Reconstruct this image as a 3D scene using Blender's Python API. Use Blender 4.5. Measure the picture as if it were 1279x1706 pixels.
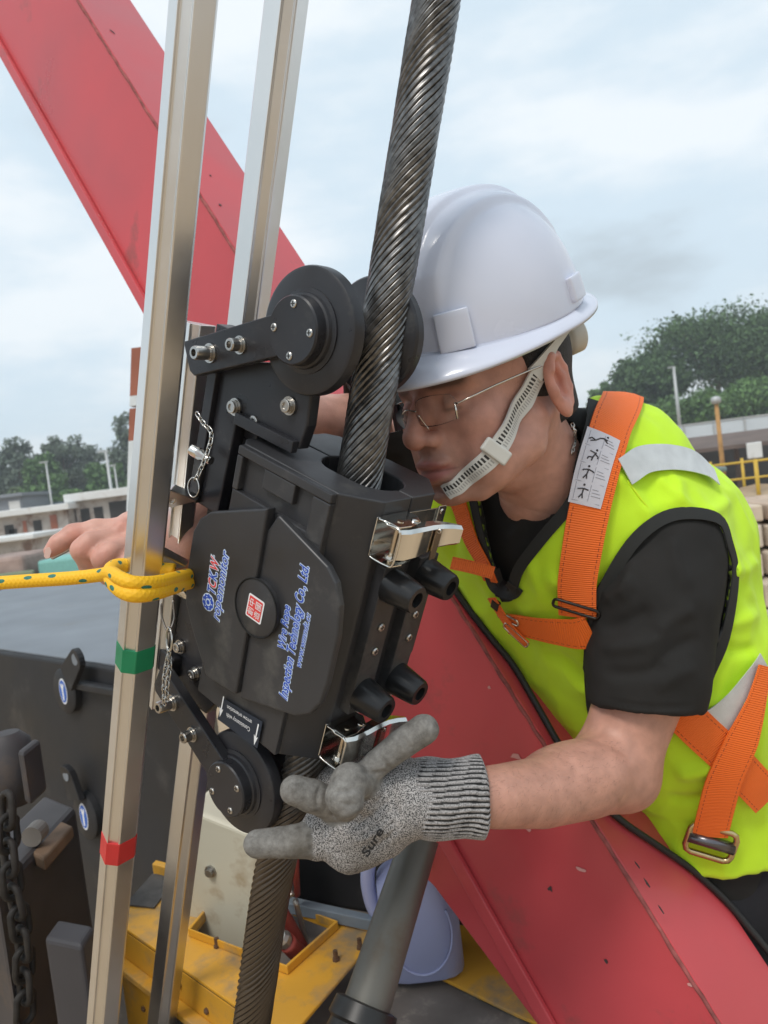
import bpy, bmesh, math, random
import numpy as np
from mathutils import Vector, Matrix, noise
from mathutils.bvhtree import BVHTree
import openvdb

for o in list(bpy.data.objects):
    bpy.data.objects.remove(o)
random.seed(7); RNG = np.random.default_rng(7)
SC = bpy.context.scene
COL = SC.collection

# ------------------------------------------------------------------ camera
FPX, CX, CY = 1300.0, 639.5, 853.0          # focal length and centre in photo pixels (1279 x 1706)
CAM_H = 3.2
PITCH, ROLL = math.radians(2.8), math.radians(7.1)
_f = Vector((0, math.cos(PITCH), -math.sin(PITCH)))
_r0 = Vector((1, 0, 0)); _u0 = _r0.cross(_f)
_r = _r0 * math.cos(ROLL) - _u0 * math.sin(ROLL)
_u = _u0 * math.cos(ROLL) + _r0 * math.sin(ROLL)
CAM = Matrix(((_r.x, _u.x, -_f.x, 0), (_r.y, _u.y, -_f.y, 0), (_r.z, _u.z, -_f.z, CAM_H), (0, 0, 0, 1)))
CAMN = np.array(CAM)
camd = bpy.data.cameras.new('camera'); cam = bpy.data.objects.new('camera', camd); COL.objects.link(cam)
cam.matrix_world = CAM
camd.sensor_fit = 'VERTICAL'; camd.sensor_height = 36.0; camd.lens = 36.0 * FPX / 1706.0
camd.clip_start = 0.02; camd.clip_end = 3000
camd.dof.use_dof = True; camd.dof.focus_distance = 0.76; camd.dof.aperture_fstop = 11.0
SC.camera = cam

# ------------------------------------------------------------------ sky, sun, exposure
SUN_EL, SUN_AZ = math.radians(56), math.radians(-150)      # high, from behind the camera's left shoulder
world = bpy.data.worlds.new('World'); SC.world = world; world.use_nodes = True
wt = world.node_tree; wn = wt.nodes; wl = wt.links
for n in list(wn): wn.remove(n)
w_out = wn.new('ShaderNodeOutputWorld'); w_bg = wn.new('ShaderNodeBackground')
w_sky = wn.new('ShaderNodeTexSky'); w_sky.sky_type = 'NISHITA'; w_sky.sun_disc = False
w_sky.sun_elevation = SUN_EL; w_sky.sun_rotation = SUN_AZ; w_sky.air_density = 1.0; w_sky.dust_density = 2.0
w_tc = wn.new('ShaderNodeTexCoord')
w_map = wn.new('ShaderNodeMapping'); w_map.inputs['Scale'].default_value = (1.5, 1.5, 4.0); w_map.inputs['Location'].default_value = (3.3, 1.7, 0.4)
w_n1 = wn.new('ShaderNodeTexNoise'); w_n1.inputs['Scale'].default_value = 1.5; w_n1.inputs['Detail'].default_value = 7; w_n1.inputs['Roughness'].default_value = 0.52
w_r1 = wn.new('ShaderNodeValToRGB')
cr = w_r1.color_ramp; cr.interpolation = 'EASE'
cr.elements[0].position = 0.28; cr.elements[0].color = (4.3, 4.9, 5.3, 1)       # thin grey-blue veil
cr.elements[1].position = 0.62; cr.elements[1].color = (7.8, 8.3, 8.6, 1)       # white cloud
e = cr.elements.new(0.46); e.color = (5.9, 7.0, 7.8, 1)
w_mix = wn.new('ShaderNodeMix'); w_mix.data_type = 'RGBA'; w_mix.inputs['Factor'].default_value = 0.90
wl.new(w_tc.outputs['Generated'], w_map.inputs['Vector']); wl.new(w_map.outputs['Vector'], w_n1.inputs['Vector'])
wl.new(w_n1.outputs['Fac'], w_r1.inputs['Fac'])
wl.new(w_sky.outputs['Color'], w_mix.inputs['A']); wl.new(w_r1.outputs['Color'], w_mix.inputs['B'])
wl.new(w_mix.outputs['Result'], w_bg.inputs['Color']); w_bg.inputs['Strength'].default_value = 0.100
wl.new(w_bg.outputs['Background'], w_out.inputs['Surface'])
sund = bpy.data.lights.new('sun', 'SUN'); sund.energy = 1.5; sund.angle = math.radians(18); sund.color = (1.0, 0.95, 0.88)
sun = bpy.data.objects.new('sun', sund); COL.objects.link(sun)
_sd = Vector((math.sin(SUN_AZ) * math.cos(SUN_EL), math.cos(SUN_AZ) * math.cos(SUN_EL), math.sin(SUN_EL)))
sun.rotation_euler = (-_sd).to_track_quat('-Z', 'Y').to_euler(); sun.location = _sd * 30 + Vector((0, 0, 5))
SC.view_settings.view_transform = 'Standard'; SC.view_settings.look = 'None'
SC.view_settings.exposure = 0.38; SC.view_settings.gamma = 1.0; SC.view_settings.use_curve_mapping = False
SC.cycles.max_bounces = 6; SC.cycles.transparent_max_bounces = 8
SC.cycles.use_denoising = True

# ------------------------------------------------------------------ coordinates
# near things are laid out in the camera's local metres (x right, y up, z back) and written to the scene in world metres
def P(px, py, d): return np.array([(px - CX) / FPX * d, (CY - py) / FPX * d, -d])
def pix(p): return (CX + FPX * p[0] / -p[2], CY - FPX * p[1] / -p[2])
def W(p):
    p = np.asarray(p, float); return p @ CAMN[:3, :3].T + CAMN[:3, 3]
def L(pw): return (np.asarray(pw, float) - CAMN[:3, 3]) @ CAMN[:3, :3]
CAMV = CAMN[:3, :3]
UPL = L(np.array([0, 0, 1.0]) + CAMN[:3, 3])           # world up in local axes
def ground_at(px, py, z):                              # local point where the line of sight meets a level plane z
    r = P(px, py, 1.0) @ CAMV.T; s = (z - CAM_H) / r[2]; return P(px, py, s)
def nrm(v): v = np.asarray(v, float); return v / (np.linalg.norm(v) + 1e-12)
def lerp(a, b, t): return np.asarray(a) * (1 - t) + np.asarray(b) * t

# ------------------------------------------------------------------ materials
MATS = {}
def new_mat(name):
    m = bpy.data.materials.new(name); m.use_nodes = True
    nt = m.node_tree; return m, nt, nt.nodes['Principled BSDF']
def mat(name, col, rough=0.5, metal=0.0, var=0.0, vscale=20.0, bump=0.0, bscale=200.0, spec=0.5, coat=0.0, dirt=None, dscale=6.0, dthr=0.6, rvar=0.0, stretch=None, trans=0.0, sss=0.0, alpha=1.0, ior=1.45, island=0.0):
    """principled material: base colour with noise variation, optional dirt patches, bump and roughness variation"""
    if name in MATS: return MATS[name]
    m, nt, b = new_mat(name); N, K = nt.nodes, nt.links
    b.inputs['Base Color'].default_value = (*col, 1); b.inputs['Roughness'].default_value = rough
    b.inputs['Metallic'].default_value = metal; b.inputs['Specular IOR Level'].default_value = spec
    b.inputs['Coat Weight'].default_value = coat; b.inputs['Transmission Weight'].default_value = trans; b.inputs['IOR'].default_value = ior
    if sss: b.inputs['Subsurface Weight'].default_value = sss; b.inputs['Subsurface Radius'].default_value = (0.010, 0.004, 0.002); b.inputs['Subsurface Scale'].default_value = 0.6
    tc = N.new('ShaderNodeTexCoord'); vec = tc.outputs['Object']
    if stretch:
        mp = N.new('ShaderNodeMapping'); mp.inputs['Scale'].default_value = stretch; K.new(vec, mp.inputs['Vector']); vec = mp.outputs['Vector']
    c = None
    if var or rvar:
        n = N.new('ShaderNodeTexNoise'); n.inputs['Scale'].default_value = vscale; n.inputs['Detail'].default_value = 6; K.new(vec, n.inputs['Vector'])
        if var:
            r = N.new('ShaderNodeMapRange'); r.inputs['From Min'].default_value = 0.3; r.inputs['From Max'].default_value = 0.7
            r.inputs['To Min'].default_value = 1 - var; r.inputs['To Max'].default_value = 1 + var; K.new(n.outputs['Fac'], r.inputs['Value'])
            h = N.new('ShaderNodeMix'); h.data_type = 'RGBA'; h.blend_type = 'MULTIPLY'; h.inputs['Factor'].default_value = 1
            h.inputs['A'].default_value = (*col, 1); K.new(r.outputs['Result'], h.inputs['B']); c = h.outputs['Result']
        if rvar:
            r2 = N.new('ShaderNodeMapRange'); r2.inputs['From Min'].default_value = 0.3; r2.inputs['From Max'].default_value = 0.7
            r2.inputs['To Min'].default_value = max(0.02, rough - rvar); r2.inputs['To Max'].default_value = min(1, rough + rvar); K.new(n.outputs['Fac'], r2.inputs['Value'])
            K.new(r2.outputs['Result'], b.inputs['Roughness'])
    if island:
        g = N.new('ShaderNodeNewGeometry'); r3 = N.new('ShaderNodeMapRange'); r3.inputs['To Min'].default_value = 1 - island; r3.inputs['To Max'].default_value = 1 + island
        K.new(g.outputs['Random Per Island'], r3.inputs['Value'])
        h = N.new('ShaderNodeMix'); h.data_type = 'RGBA'; h.blend_type = 'MULTIPLY'; h.inputs['Factor'].default_value = 1
        if c: K.new(c, h.inputs['A'])
        else: h.inputs['A'].default_value = (*col, 1)
        K.new(r3.outputs['Result'], h.inputs['B']); c = h.outputs['Result']
    if dirt:
        n = N.new('ShaderNodeTexNoise'); n.inputs['Scale'].default_value = dscale; n.inputs['Detail'].default_value = 9; n.inputs['Roughness'].default_value = 0.65; K.new(tc.outputs['Object'], n.inputs['Vector'])
        r = N.new('ShaderNodeMapRange'); r.inputs['From Min'].default_value = dthr - 0.06; r.inputs['From Max'].default_value = dthr + 0.1; K.new(n.outputs['Fac'], r.inputs['Value'])
        h = N.new('ShaderNodeMix'); h.data_type = 'RGBA'
        if c: K.new(c, h.inputs['A'])
        else: h.inputs['A'].default_value = (*col, 1)
        h.inputs['B'].default_value = (*dirt, 1); K.new(r.outputs['Result'], h.inputs['Factor']); c = h.outputs['Result']
    if c: K.new(c, b.inputs['Base Color'])
    if bump:
        n = N.new('ShaderNodeTexNoise'); n.inputs['Scale'].default_value = bscale; n.inputs['Detail'].default_value = 4; K.new(vec, n.inputs['Vector'])
        bp = N.new('ShaderNodeBump'); bp.inputs['Strength'].default_value = bump; bp.inputs['Distance'].default_value = 0.002
        K.new(n.outputs['Fac'], bp.inputs['Height']); K.new(bp.outputs['Normal'], b.inputs['Normal'])
    MATS[name] = m; return m

# ------------------------------------------------------------------ objects
def link(o, parent=None):
    COL.objects.link(o)
    if parent is not None: o.parent = parent
    return o
def tag(o, label=None, cat=None, group=None, kind=None):
    if label: o['label'] = label
    if cat: o['category'] = cat
    if group: o['group'] = group
    if kind: o['kind'] = kind
    return o
def wpos(o): return Vector(o.location) + (wpos(o.parent) if o.parent else Vector((0, 0, 0)))
def thing(name, label, cat, base_local, group=None):
    o = bpy.data.objects.new(name, None); o.empty_display_size = 0.05
    o.location = W(base_local); link(o); return tag(o, label, cat, group)
def put(name, verts_local, faces, material, parent=None, smooth=False, bevel=0.0, bseg=2, uvs=None, auto=None, world=False, subsurf=0):
    v = np.asarray(verts_local, float); vw = v if world else W(v)
    org = (vw.min(0) + vw.max(0)) / 2
    me = bpy.data.meshes.new(name); me.from_pydata((vw - org).tolist(), [], [list(map(int, f)) for f in faces]); me.update()
    if material is not None:
        for mm in (material if isinstance(material, (list, tuple)) else [material]): me.materials.append(mm)
    o = bpy.data.objects.new(name, me); link(o, parent)
    o.location = Vector(org) - (wpos(parent) if parent else Vector((0, 0, 0)))
    if uvs is not None:
        ul = me.uv_layers.new(name='uv'); arr = np.asarray(uvs, float)
        li = np.empty(len(me.loops), np.int32); me.loops.foreach_get('vertex_index', li); ul.data.foreach_set('uv', arr[li].ravel())
    if smooth: me.polygons.foreach_set('use_smooth', [True] * len(me.polygons))
    if auto:
        me.polygons.foreach_set('use_smooth', [True] * len(me.polygons)); me.set_sharp_from_angle(angle=math.radians(auto))
    if bevel:
        b = o.modifiers.new('bevel', 'BEVEL'); b.width = bevel; b.segments = bseg; b.limit_method = 'ANGLE'; b.angle_limit = math.radians(35); b.harden_normals = False
    if subsurf:
        s = o.modifiers.new('sub', 'SUBSURF'); s.levels = subsurf; s.render_levels = subsurf
    return o

class MB:
    """collects shapes into one mesh"""
    def __init__(s): s.v = []; s.f = []
    def add(s, v, f):
        b = len(s.v); s.v += [tuple(map(float, x)) for x in v]; s.f += [[b + i for i in q] for q in f]; return s
    def box(s, o, a, b, c):
        o, a, b, c = map(np.asarray, (o, a, b, c))
        if np.dot(np.cross(a, b), c) < 0: a, b = b, a
        return s.add([o, o + a, o + a + b, o + b, o + c, o + a + c, o + a + b + c, o + b + c],
                     [(0, 3, 2, 1), (4, 5, 6, 7), (0, 1, 5, 4), (1, 2, 6, 5), (2, 3, 7, 6), (3, 0, 4, 7)])
    def prism(s, poly, ext):
        n = len(poly); poly = [np.asarray(p, float) for p in poly]; ext = np.asarray(ext, float)
        nn = np.zeros(3)
        for i in range(n): nn += np.cross(poly[i], poly[(i + 1) % n])
        if np.dot(nn, ext) < 0: poly = poly[::-1]
        return s.add(poly + [p + ext for p in poly], [tuple(range(n))[::-1], tuple(range(n, 2 * n))] + [(i, (i + 1) % n, n + (i + 1) % n, n + i) for i in range(n)])
    def rings(s, rings, closed_ring=True, cap0=True, cap1=True, loop=False):
        n = len(rings[0]); v = [p for r in rings for p in r]; f = []
        m = len(rings); mm = m if loop else m - 1; k = n if closed_ring else n - 1
        for i in range(mm):
            a, b = i * n, ((i + 1) % m) * n
            for j in range(k): f.append((a + j, a + (j + 1) % n, b + (j + 1) % n, b + j))
        if not loop:
            if cap0: f.append(tuple(range(n))[::-1])
            if cap1: f.append(tuple(range((m - 1) * n, m * n)))
        return s.add(v, f)
    def lathe(s, o, ax, prof, n=32, cap0=True, cap1=True):
        """prof: list of (distance along axis, radius)"""
        o, ax = np.asarray(o, float), nrm(ax); e = np.array([1, 0, 0]) if abs(ax[0]) < .8 else np.array([0, 1.0, 0])
        x = nrm(np.cross(ax, e)); y = np.cross(ax, x)
        return s.rings([[o + ax * t + (x * math.cos(2 * math.pi * i / n) + y * math.sin(2 * math.pi * i / n)) * r for i in range(n)] for t, r in prof], cap0=cap0, cap1=cap1)
    def cyl(s, a, b, r0, r1=None, n=24):
        a, b = np.asarray(a, float), np.asarray(b, float); return s.lathe(a, b - a, [(0, r0), (np.linalg.norm(b - a), r0 if r1 is None else r1)], n)
    def tube(s, path, r, n=10, loop=False):
        path = [np.asarray(p, float) for p in path]; m = len(path); rings = []; x = None
        for i, p in enumerate(path):
            t = nrm(path[(i + 1) % m] - path[i - 1]) if loop else nrm(path[min(i + 1, m - 1)] - path[max(i - 1, 0)])
            if x is None:
                e = np.array([1, 0, 0]) if abs(t[0]) < .8 else np.array([0, 1.0, 0]); x = nrm(np.cross(t, e))
            x = nrm(x - t * np.dot(x, t)); y = np.cross(t, x); rr = r[i] if hasattr(r, '__len__') else r
            rings.append([p + (x * math.cos(2 * math.pi * k / n) + y * math.sin(2 * math.pi * k / n)) * rr for k in range(n)])
        return s.rings(rings, loop=loop)
    def build(s, name, material, parent=None, **kw): return put(name, s.v, s.f, material, parent, **kw)

def spline(pts, n=8, loop=False):
    """Catmull-Rom through pts"""
    pts = [np.asarray(p, float) for p in pts]; m = len(pts); out = []
    for i in range(m if loop else m - 1):
        p0 = pts[i - 1] if (loop or i > 0) else 2 * pts[0] - pts[1]; p1 = pts[i]; p2 = pts[(i + 1) % m]
        p3 = pts[(i + 2) % m] if (loop or i + 2 < m) else 2 * pts[-1] - pts[-2]
        for k in range(n):
            t = k / n; out.append(0.5 * (2 * p1 + (p2 - p0) * t + (2 * p0 - 5 * p1 + 4 * p2 - p3) * t * t + (3 * p1 - p0 - 3 * p2 + p3) * t ** 3))
    if not loop: out.append(pts[-1])
    return out

# ------------------------------------------------------------------ distance-field modelling (skin, clothing, gloves)
class Field:
    def __init__(s, lo, hi, h, fill=0.2):
        s.lo = np.asarray(lo, float); s.h = h; s.n = np.ceil((np.asarray(hi) - s.lo) / h).astype(int) + 1
        s.a = np.full(s.n, fill, np.float32)
    def sub(s, lo, hi):
        i0 = np.clip(np.floor((np.asarray(lo) - s.lo) / s.h).astype(int), 0, s.n); i1 = np.clip(np.ceil((np.asarray(hi) - s.lo) / s.h).astype(int) + 1, 0, s.n)
        if np.any(i1 <= i0): return None, None
        ax = [(s.lo[k] + np.arange(i0[k], i1[k]) * s.h).astype(np.float32) for k in range(3)]
        return tuple(slice(a, b) for a, b in zip(i0, i1)), np.meshgrid(*ax, indexing='ij', sparse=True)
    def all(s): return s.sub(s.lo, s.lo + s.n * s.h)
    def op(s, sl, d, k, mode='u'):
        a = s.a[sl]
        if mode == 'u':
            if k <= 0: s.a[sl] = np.minimum(a, d)
            else:
                h = np.clip(0.5 + 0.5 * (a - d) / k, 0, 1); s.a[sl] = a + (d - a) * h - k * h * (1 - h)
        else:
            if k <= 0: s.a[sl] = np.maximum(a, -d)
            else:
                h = np.clip(0.5 - 0.5 * (a + d) / k, 0, 1); s.a[sl] = a + (-d - a) * h + k * h * (1 - h)
    def cone(s, a, b, r1, r2, k=0.01, mode='u'):
        a, b = np.asarray(a, float), np.asarray(b, float); m = max(r1, r2) + k * 2 + s.h * 3
        sl, g = s.sub(np.minimum(a, b) - m, np.maximum(a, b) + m)
        if sl is None: return s
        s.op(sl, cone_d(g, a, b, r1, r2), k, mode); return s
    def ell(s, c, rad, R=None, k=0.01, mode='u'):
        c = np.asarray(c, float); m = max(rad) + k * 2 + s.h * 3; sl, g = s.sub(c - m, c + m)
        if sl is None: return s
        s.op(sl, ell_d(g, c, rad, R), k, mode); return s
    def chain(s, pts, rs, k=0.01, mode='u'):
        for i in range(len(pts) - 1): s.cone(pts[i], pts[i + 1], rs[i], rs[i + 1], k, mode)
        return s
    def mesh(s):
        a = s.a.copy(); a[[0, -1]] = np.maximum(a[[0, -1]], s.h); a[:, [0, -1]] = np.maximum(a[:, [0, -1]], s.h); a[:, :, [0, -1]] = np.maximum(a[:, :, [0, -1]], s.h)
        g = openvdb.FloatGrid(float(s.h * 3)); g.copyFromArray(np.clip(a, -3 * s.h, 3 * s.h)); p, t, q = g.convertToPolygons(0.0, 0.0)
        v = p.astype(float) * s.h + s.lo
        f = [tuple(x) for x in q.tolist()] + [tuple(x) for x in t.tolist()]
        return v, f
    def at(s, v):
        u = (np.asarray(v) - s.lo) / s.h; i = np.clip(np.floor(u).astype(int), 0, s.n - 2); w = u - i; r = 0
        for dx in (0, 1):
            for dy in (0, 1):
                for dz in (0, 1):
                    r = r + s.a[i[:, 0] + dx, i[:, 1] + dy, i[:, 2] + dz] * (w[:, 0] if dx else 1 - w[:, 0]) * (w[:, 1] if dy else 1 - w[:, 1]) * (w[:, 2] if dz else 1 - w[:, 2])
        return r
def cone_d(g, a, b, r1, r2):
    ba = b - a; l2 = float(ba @ ba); x, y, z = g
    pa = (x - a[0], y - a[1], z - a[2]); t = np.clip((pa[0] * ba[0] + pa[1] * ba[1] + pa[2] * ba[2]) / l2, 0, 1)
    d = np.sqrt((pa[0] - ba[0] * t) ** 2 + (pa[1] - ba[1] * t) ** 2 + (pa[2] - ba[2] * t) ** 2)
    return d - (r1 + (r2 - r1) * t)
def ell_d(g, c, rad, R=None):
    x, y, z = g[0] - c[0], g[1] - c[1], g[2] - c[2]
    if R is not None: x, y, z = [R[0][i] * x + R[1][i] * y + R[2][i] * z for i in range(3)]   # columns of R are the ellipsoid axes
    k0 = np.sqrt((x / rad[0]) ** 2 + (y / rad[1]) ** 2 + (z / rad[2]) ** 2) + 1e-9
    k1 = np.sqrt((x / rad[0] ** 2) ** 2 + (y / rad[1] ** 2) ** 2 + (z / rad[2] ** 2) ** 2) + 1e-9
    return k0 * (k0 - 1) / k1
def in_poly(px, py, poly):
    c = np.zeros(np.broadcast(px, py).shape, bool); n = len(poly)
    for i in range(n):
        (x0, y0), (x1, y1) = poly[i], poly[(i + 1) % n]
        m = ((y0 > py) != (y1 > py)) & (px < (x1 - x0) * (py - y0) / (y1 - y0 + 1e-9) + x0); c ^= m
    return c
def smooth_v(v, f, it=2, lam=0.5):
    e = np.array([(q[i], q[(i + 1) % len(q)]) for q in f for i in range(len(q))], int); n = len(v)
    cnt = np.bincount(e[:, 0], minlength=n) + np.bincount(e[:, 1], minlength=n)
    for _ in range(it):
        s = np.zeros_like(v)
        for k in range(3): s[:, k] = np.bincount(e[:, 0], v[e[:, 1], k], n) + np.bincount(e[:, 1], v[e[:, 0], k], n)
        v = v + lam * (s / np.maximum(cnt, 1)[:, None] - v)
    return v
def vnormals(v, f):
    n = np.zeros_like(v); q = np.array([x[:3] for x in f], int)
    fn = np.cross(v[q[:, 1]] - v[q[:, 0]], v[q[:, 2]] - v[q[:, 0]])
    for k in range(3):
        for j in range(3): n[:, k] += np.bincount(q[:, j], fn[:, k], len(v))
    return n / (np.linalg.norm(n, axis=1, keepdims=True) + 1e-12)
class Surf:
    """surface that straps, decals and trims are laid on"""
    def __init__(s, v, f): s.bvh = BVHTree.FromPolygons([tuple(x) for x in v], [list(x) for x in f])
    def hit(s, px, py):
        d = Vector(P(px, py, 1.0)).normalized(); r = s.bvh.ray_cast(Vector((0, 0, 0)), d, 5.0)
        return (np.array(r[0]), np.array(r[1])) if r[0] is not None else None
    def near(s, p):
        r = s.bvh.find_nearest(Vector(p)); n = np.array(r[1]); q = np.asarray(p) - np.array(r[0])
        return np.array(r[0]), n
def face_cam(n, p): return n if np.dot(n, -np.asarray(p)) > 0 else -n
def ribbon(path, width, surf=None, off=0.003, thick=0.002, name='strap', material=None, parent=None, nc=5, sub=8, normals=None, twist=None):
    """a flat band along path (local metres), laid on surf; has thickness and uv (u = metres along, v = 0..1 across)"""
    pts = spline(path, sub); m = len(pts); rows = []; nr = []; ups = []
    nn = spline(normals, sub) if normals is not None else None
    wd = np.interp(np.linspace(0, 1, m), np.linspace(0, 1, len(width)), width) if hasattr(width, '__len__') else [width] * m
    for i, p in enumerate(pts):
        t = nrm(pts[min(i + 1, m - 1)] - pts[max(i - 1, 0)])
        if nn is not None: n = nrm(nn[i])
        else:
            q, n = surf.near(p); n = face_cam(n, p) if surf is None else n
        nr.append(n); ups.append(t)
    for _ in range(3): nr = [nrm(nr[max(i - 1, 0)] + nr[i] + nr[min(i + 1, m - 1)]) for i in range(m)]
    u = 0; uv = []; vtop = []; vbot = []
    for i, p in enumerate(pts):
        if i: u += np.linalg.norm(pts[i] - pts[i - 1])
        t, n = ups[i], nr[i]; side = nrm(np.cross(n, t)); n = np.cross(t, side)
        for j in range(nc):
            a = (j / (nc - 1) - 0.5) * wd[i]; q = p + side * a
            if surf is not None:
                h, hn = surf.near(q); dd = np.dot(q - h, n)
                q = q - n * (dd - off) if abs(dd) < 0.03 else q
            vtop.append(q + n * thick); vbot.append(q); uv.append((u, j / (nc - 1)))
    k = m * nc; f = []
    for i in range(m - 1):
        for j in range(nc - 1):
            a = i * nc + j; f.append((a, a + nc, a + nc + 1, a + 1)); f.append((k + a, k + a + 1, k + a + nc + 1, k + a + nc))
    for i in range(m - 1):
        for j, sg in ((0, 1), (nc - 1, -1)):
            a = i * nc + j; q = (a, k + a, k + a + nc, a + nc); f.append(q[::-1] if sg > 0 else q)
    for i, sg in ((0, 1), (m - 1, -1)):
        for j in range(nc - 1):
            a = i * nc + j; q = (a, a + 1, k + a + 1, k + a); f.append(q[::-1] if sg > 0 else q)
    v = np.array(vtop + vbot); o = put(name, v, f, material, parent, uvs=uv + uv, auto=50)
    o['_top'] = 0; del o['_top']
    return o, (np.array(vtop), m, nc)
# ================================================================== SETTING
def wdir(x, y, z): return np.array([x, y, z], float) @ CAMV        # world direction in local axes
XL, YL, ZL = wdir(1, 0, 0), wdir(0, 1, 0), wdir(0, 0, 1)
def atw(px, py, d): return W(P(px, py, d))
def wput(name, mb, m, parent=None, **kw): return put(name, mb.v, mb.f, m, parent, world=True, **kw)

sandm = mat('sand_ground', (0.42, 0.31, 0.20), 0.95, var=0.25, vscale=0.35, bump=0.6, bscale=9, dirt=(0.30, 0.21, 0.13), dscale=0.5, dthr=0.55)
# ground: one sheet to the horizon, uneven near the site, rising to a bank on the right
def ground_z(x, y):
    z = 0.12 * noise.noise(Vector((x * .13, y * .13, 0))) + 0.05 * noise.noise(Vector((x * .6, y * .6, 3)))
    t = min(1, max(0, (y - 27) / 12)) * min(1, max(0, (x - 3) / 5)); z += t * t * (3 - 2 * t) * 2.55
    return z
xs = np.concatenate([[-1500, -500, -200, -100], np.arange(-60, 61, 2.0), [100, 200, 500, 1500]])
ys = np.concatenate([[-600, -150, -40], np.arange(-10, 91, 2.0), [130, 250, 600, 2000]])
gv = [(x, y, ground_z(x, y)) for y in ys for x in xs]; nx = len(xs)
gf = [(j * nx + i, j * nx + i + 1, (j + 1) * nx + i + 1, (j + 1) * nx + i) for j in range(len(ys) - 1) for i in range(nx - 1)]
tag(put('ground', gv, gf, sandm, smooth=True, world=True), kind='structure')

# ---- trees
barkm = mat('bark', (0.16, 0.12, 0.09), 0.9, var=0.3, vscale=4, bump=0.5, bscale=30)
leafms = {k: mat('foliage_' + k, c, 0.75, island=0.45, spec=0.25) for k, c in dict(dark=(0.080, 0.140, 0.055), mid=(0.110, 0.195, 0.065), grey=(0.135, 0.170, 0.125), pale=(0.165, 0.22, 0.12)).items()}
def tree(name, label, px, py_top, d, wpx, tone, group, nclump=60, nleaf=70, leaf=0.22, crown_frac=0.62, lean=0.0, feather=1.0, squash=1.0):
    bw = atw(px, py_top, d); gz = ground_z(bw[0], bw[1]); h = bw[2] - gz; rw = wpx / FPX * d / 2
    root = bpy.data.objects.new(name, None); root.location = (bw[0], bw[1], gz); link(root); tag(root, label, 'tree', group)
    rg = np.random.default_rng(int(px * 7 + py_top * 13) % 99991)
    cz0 = gz + h * (1 - crown_frac); cc = np.array([bw[0] + lean, bw[1], (cz0 + bw[2]) / 2]); rad = np.array([rw, rw * 0.8, h * crown_frac / 2 * squash])
    tm = MB(); top = cc + [0, 0, rad[2] * 0.5]; base = np.array([bw[0], bw[1], gz - 0.2])
    tr = max(0.09, h * 0.022); mid = lerp(base, top, .5) + rg.normal(0, .12, 3)
    tm.tube(spline([base, mid, top], 5), [tr * (1.25 - 1.0 * i / 10) for i in range(11)], 8)
    cl = []
    for i in range(nclump):
        u = nrm(rg.normal(size=3)); r = rg.uniform(0.25, 1.0) ** 0.6; c = cc + u * rad * r
        c[2] = max(c[2], cz0); cl.append((c, rg.uniform(.12, .26) * rw * (1.2 - 0.5 * r)))
    for i in range(0, nclump, max(1, nclump // 9)):                          # limbs to some clumps
        c = cl[i][0]; s = lerp(base, top, rg.uniform(.35, .8)); tm.tube(spline([s, lerp(s, c, .5) + [0, 0, .1 * rw], c], 3), [tr * .45, tr * .38, tr * .32, tr * .26, tr * .2, tr * .14, tr * .08], 6)
    wput('trunk', tm, barkm, root, smooth=True)
    C, V, F = [], [], []
    cs = np.concatenate([c + np.clip(rg.normal(0, 1, (nleaf, 3)), -1.7, 1.7) * r * [1, 1, .62 * feather] for c, r in cl]); n = len(cs)
    ax = rg.normal(size=(n, 3)); ax /= np.linalg.norm(ax, axis=1, keepdims=True); b2 = np.cross(ax, rg.normal(size=(n, 3))); b2 /= np.linalg.norm(b2, axis=1, keepdims=True)
    sz = leaf * rg.uniform(.6, 1.5, (n, 1))
    V = np.stack([cs - ax * sz, cs + b2 * sz * .55, cs + ax * sz, cs - b2 * sz * .55], 1).reshape(-1, 3)
    F = np.arange(n * 4).reshape(-1, 4)
    put('crown', V, F, leafms[tone], root, world=True)
    return root
for i, (px, pt, d, w, tone, lab) in enumerate([
        (-30, 745, 62, 90, 'grey', 'pale tree cut by the left edge of the picture'),
        (22, 728, 66, 60, 'grey', 'feathery tree with two tops near the left edge'),
        (62, 752, 60, 60, 'mid', 'low tree in the gap left of the tallest left treetop'),
        (98, 712, 64, 70, 'grey', 'tall feathery grey green tree left of the aluminium rail'),
        (138, 735, 70, 60, 'grey', 'thin tree just right of the tall feathery one'),
        (170, 760, 58, 56, 'mid', 'rounded tree behind the slim lamp poles'),
        (213, 684, 62, 66, 'grey', 'tall pale tree half hidden behind the front aluminium rail'),
        (262, 720, 66, 70, 'mid', 'tree showing between the front rail and the black machine')]):
    tree('roadside_tree', lab, px, pt, d, w * 1.15, tone, 'trees behind the sheds', 60, 120, 0.14, 0.72, feather=1.5)
for px, pt, d, w, tone, lab in [
        (10, 800, 55, 95, 'pale', 'light green bush above the grey hut at the left edge'),
        (68, 795, 54, 80, 'mid', 'light green bush right of the grey hut'),
        (130, 802, 53, 90, 'mid', 'dark green bush behind the white shed roof'),
        (205, 795, 53, 90, 'dark', 'dense dark bush beside the front aluminium rail'),
        (285, 790, 53, 90, 'dark', 'dense bush between the rail and the black machine')]:
    tree('bush', lab, px, pt, d, w, tone, 'bushes behind the sheds', 46, 120, 0.15, 0.95)
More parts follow.
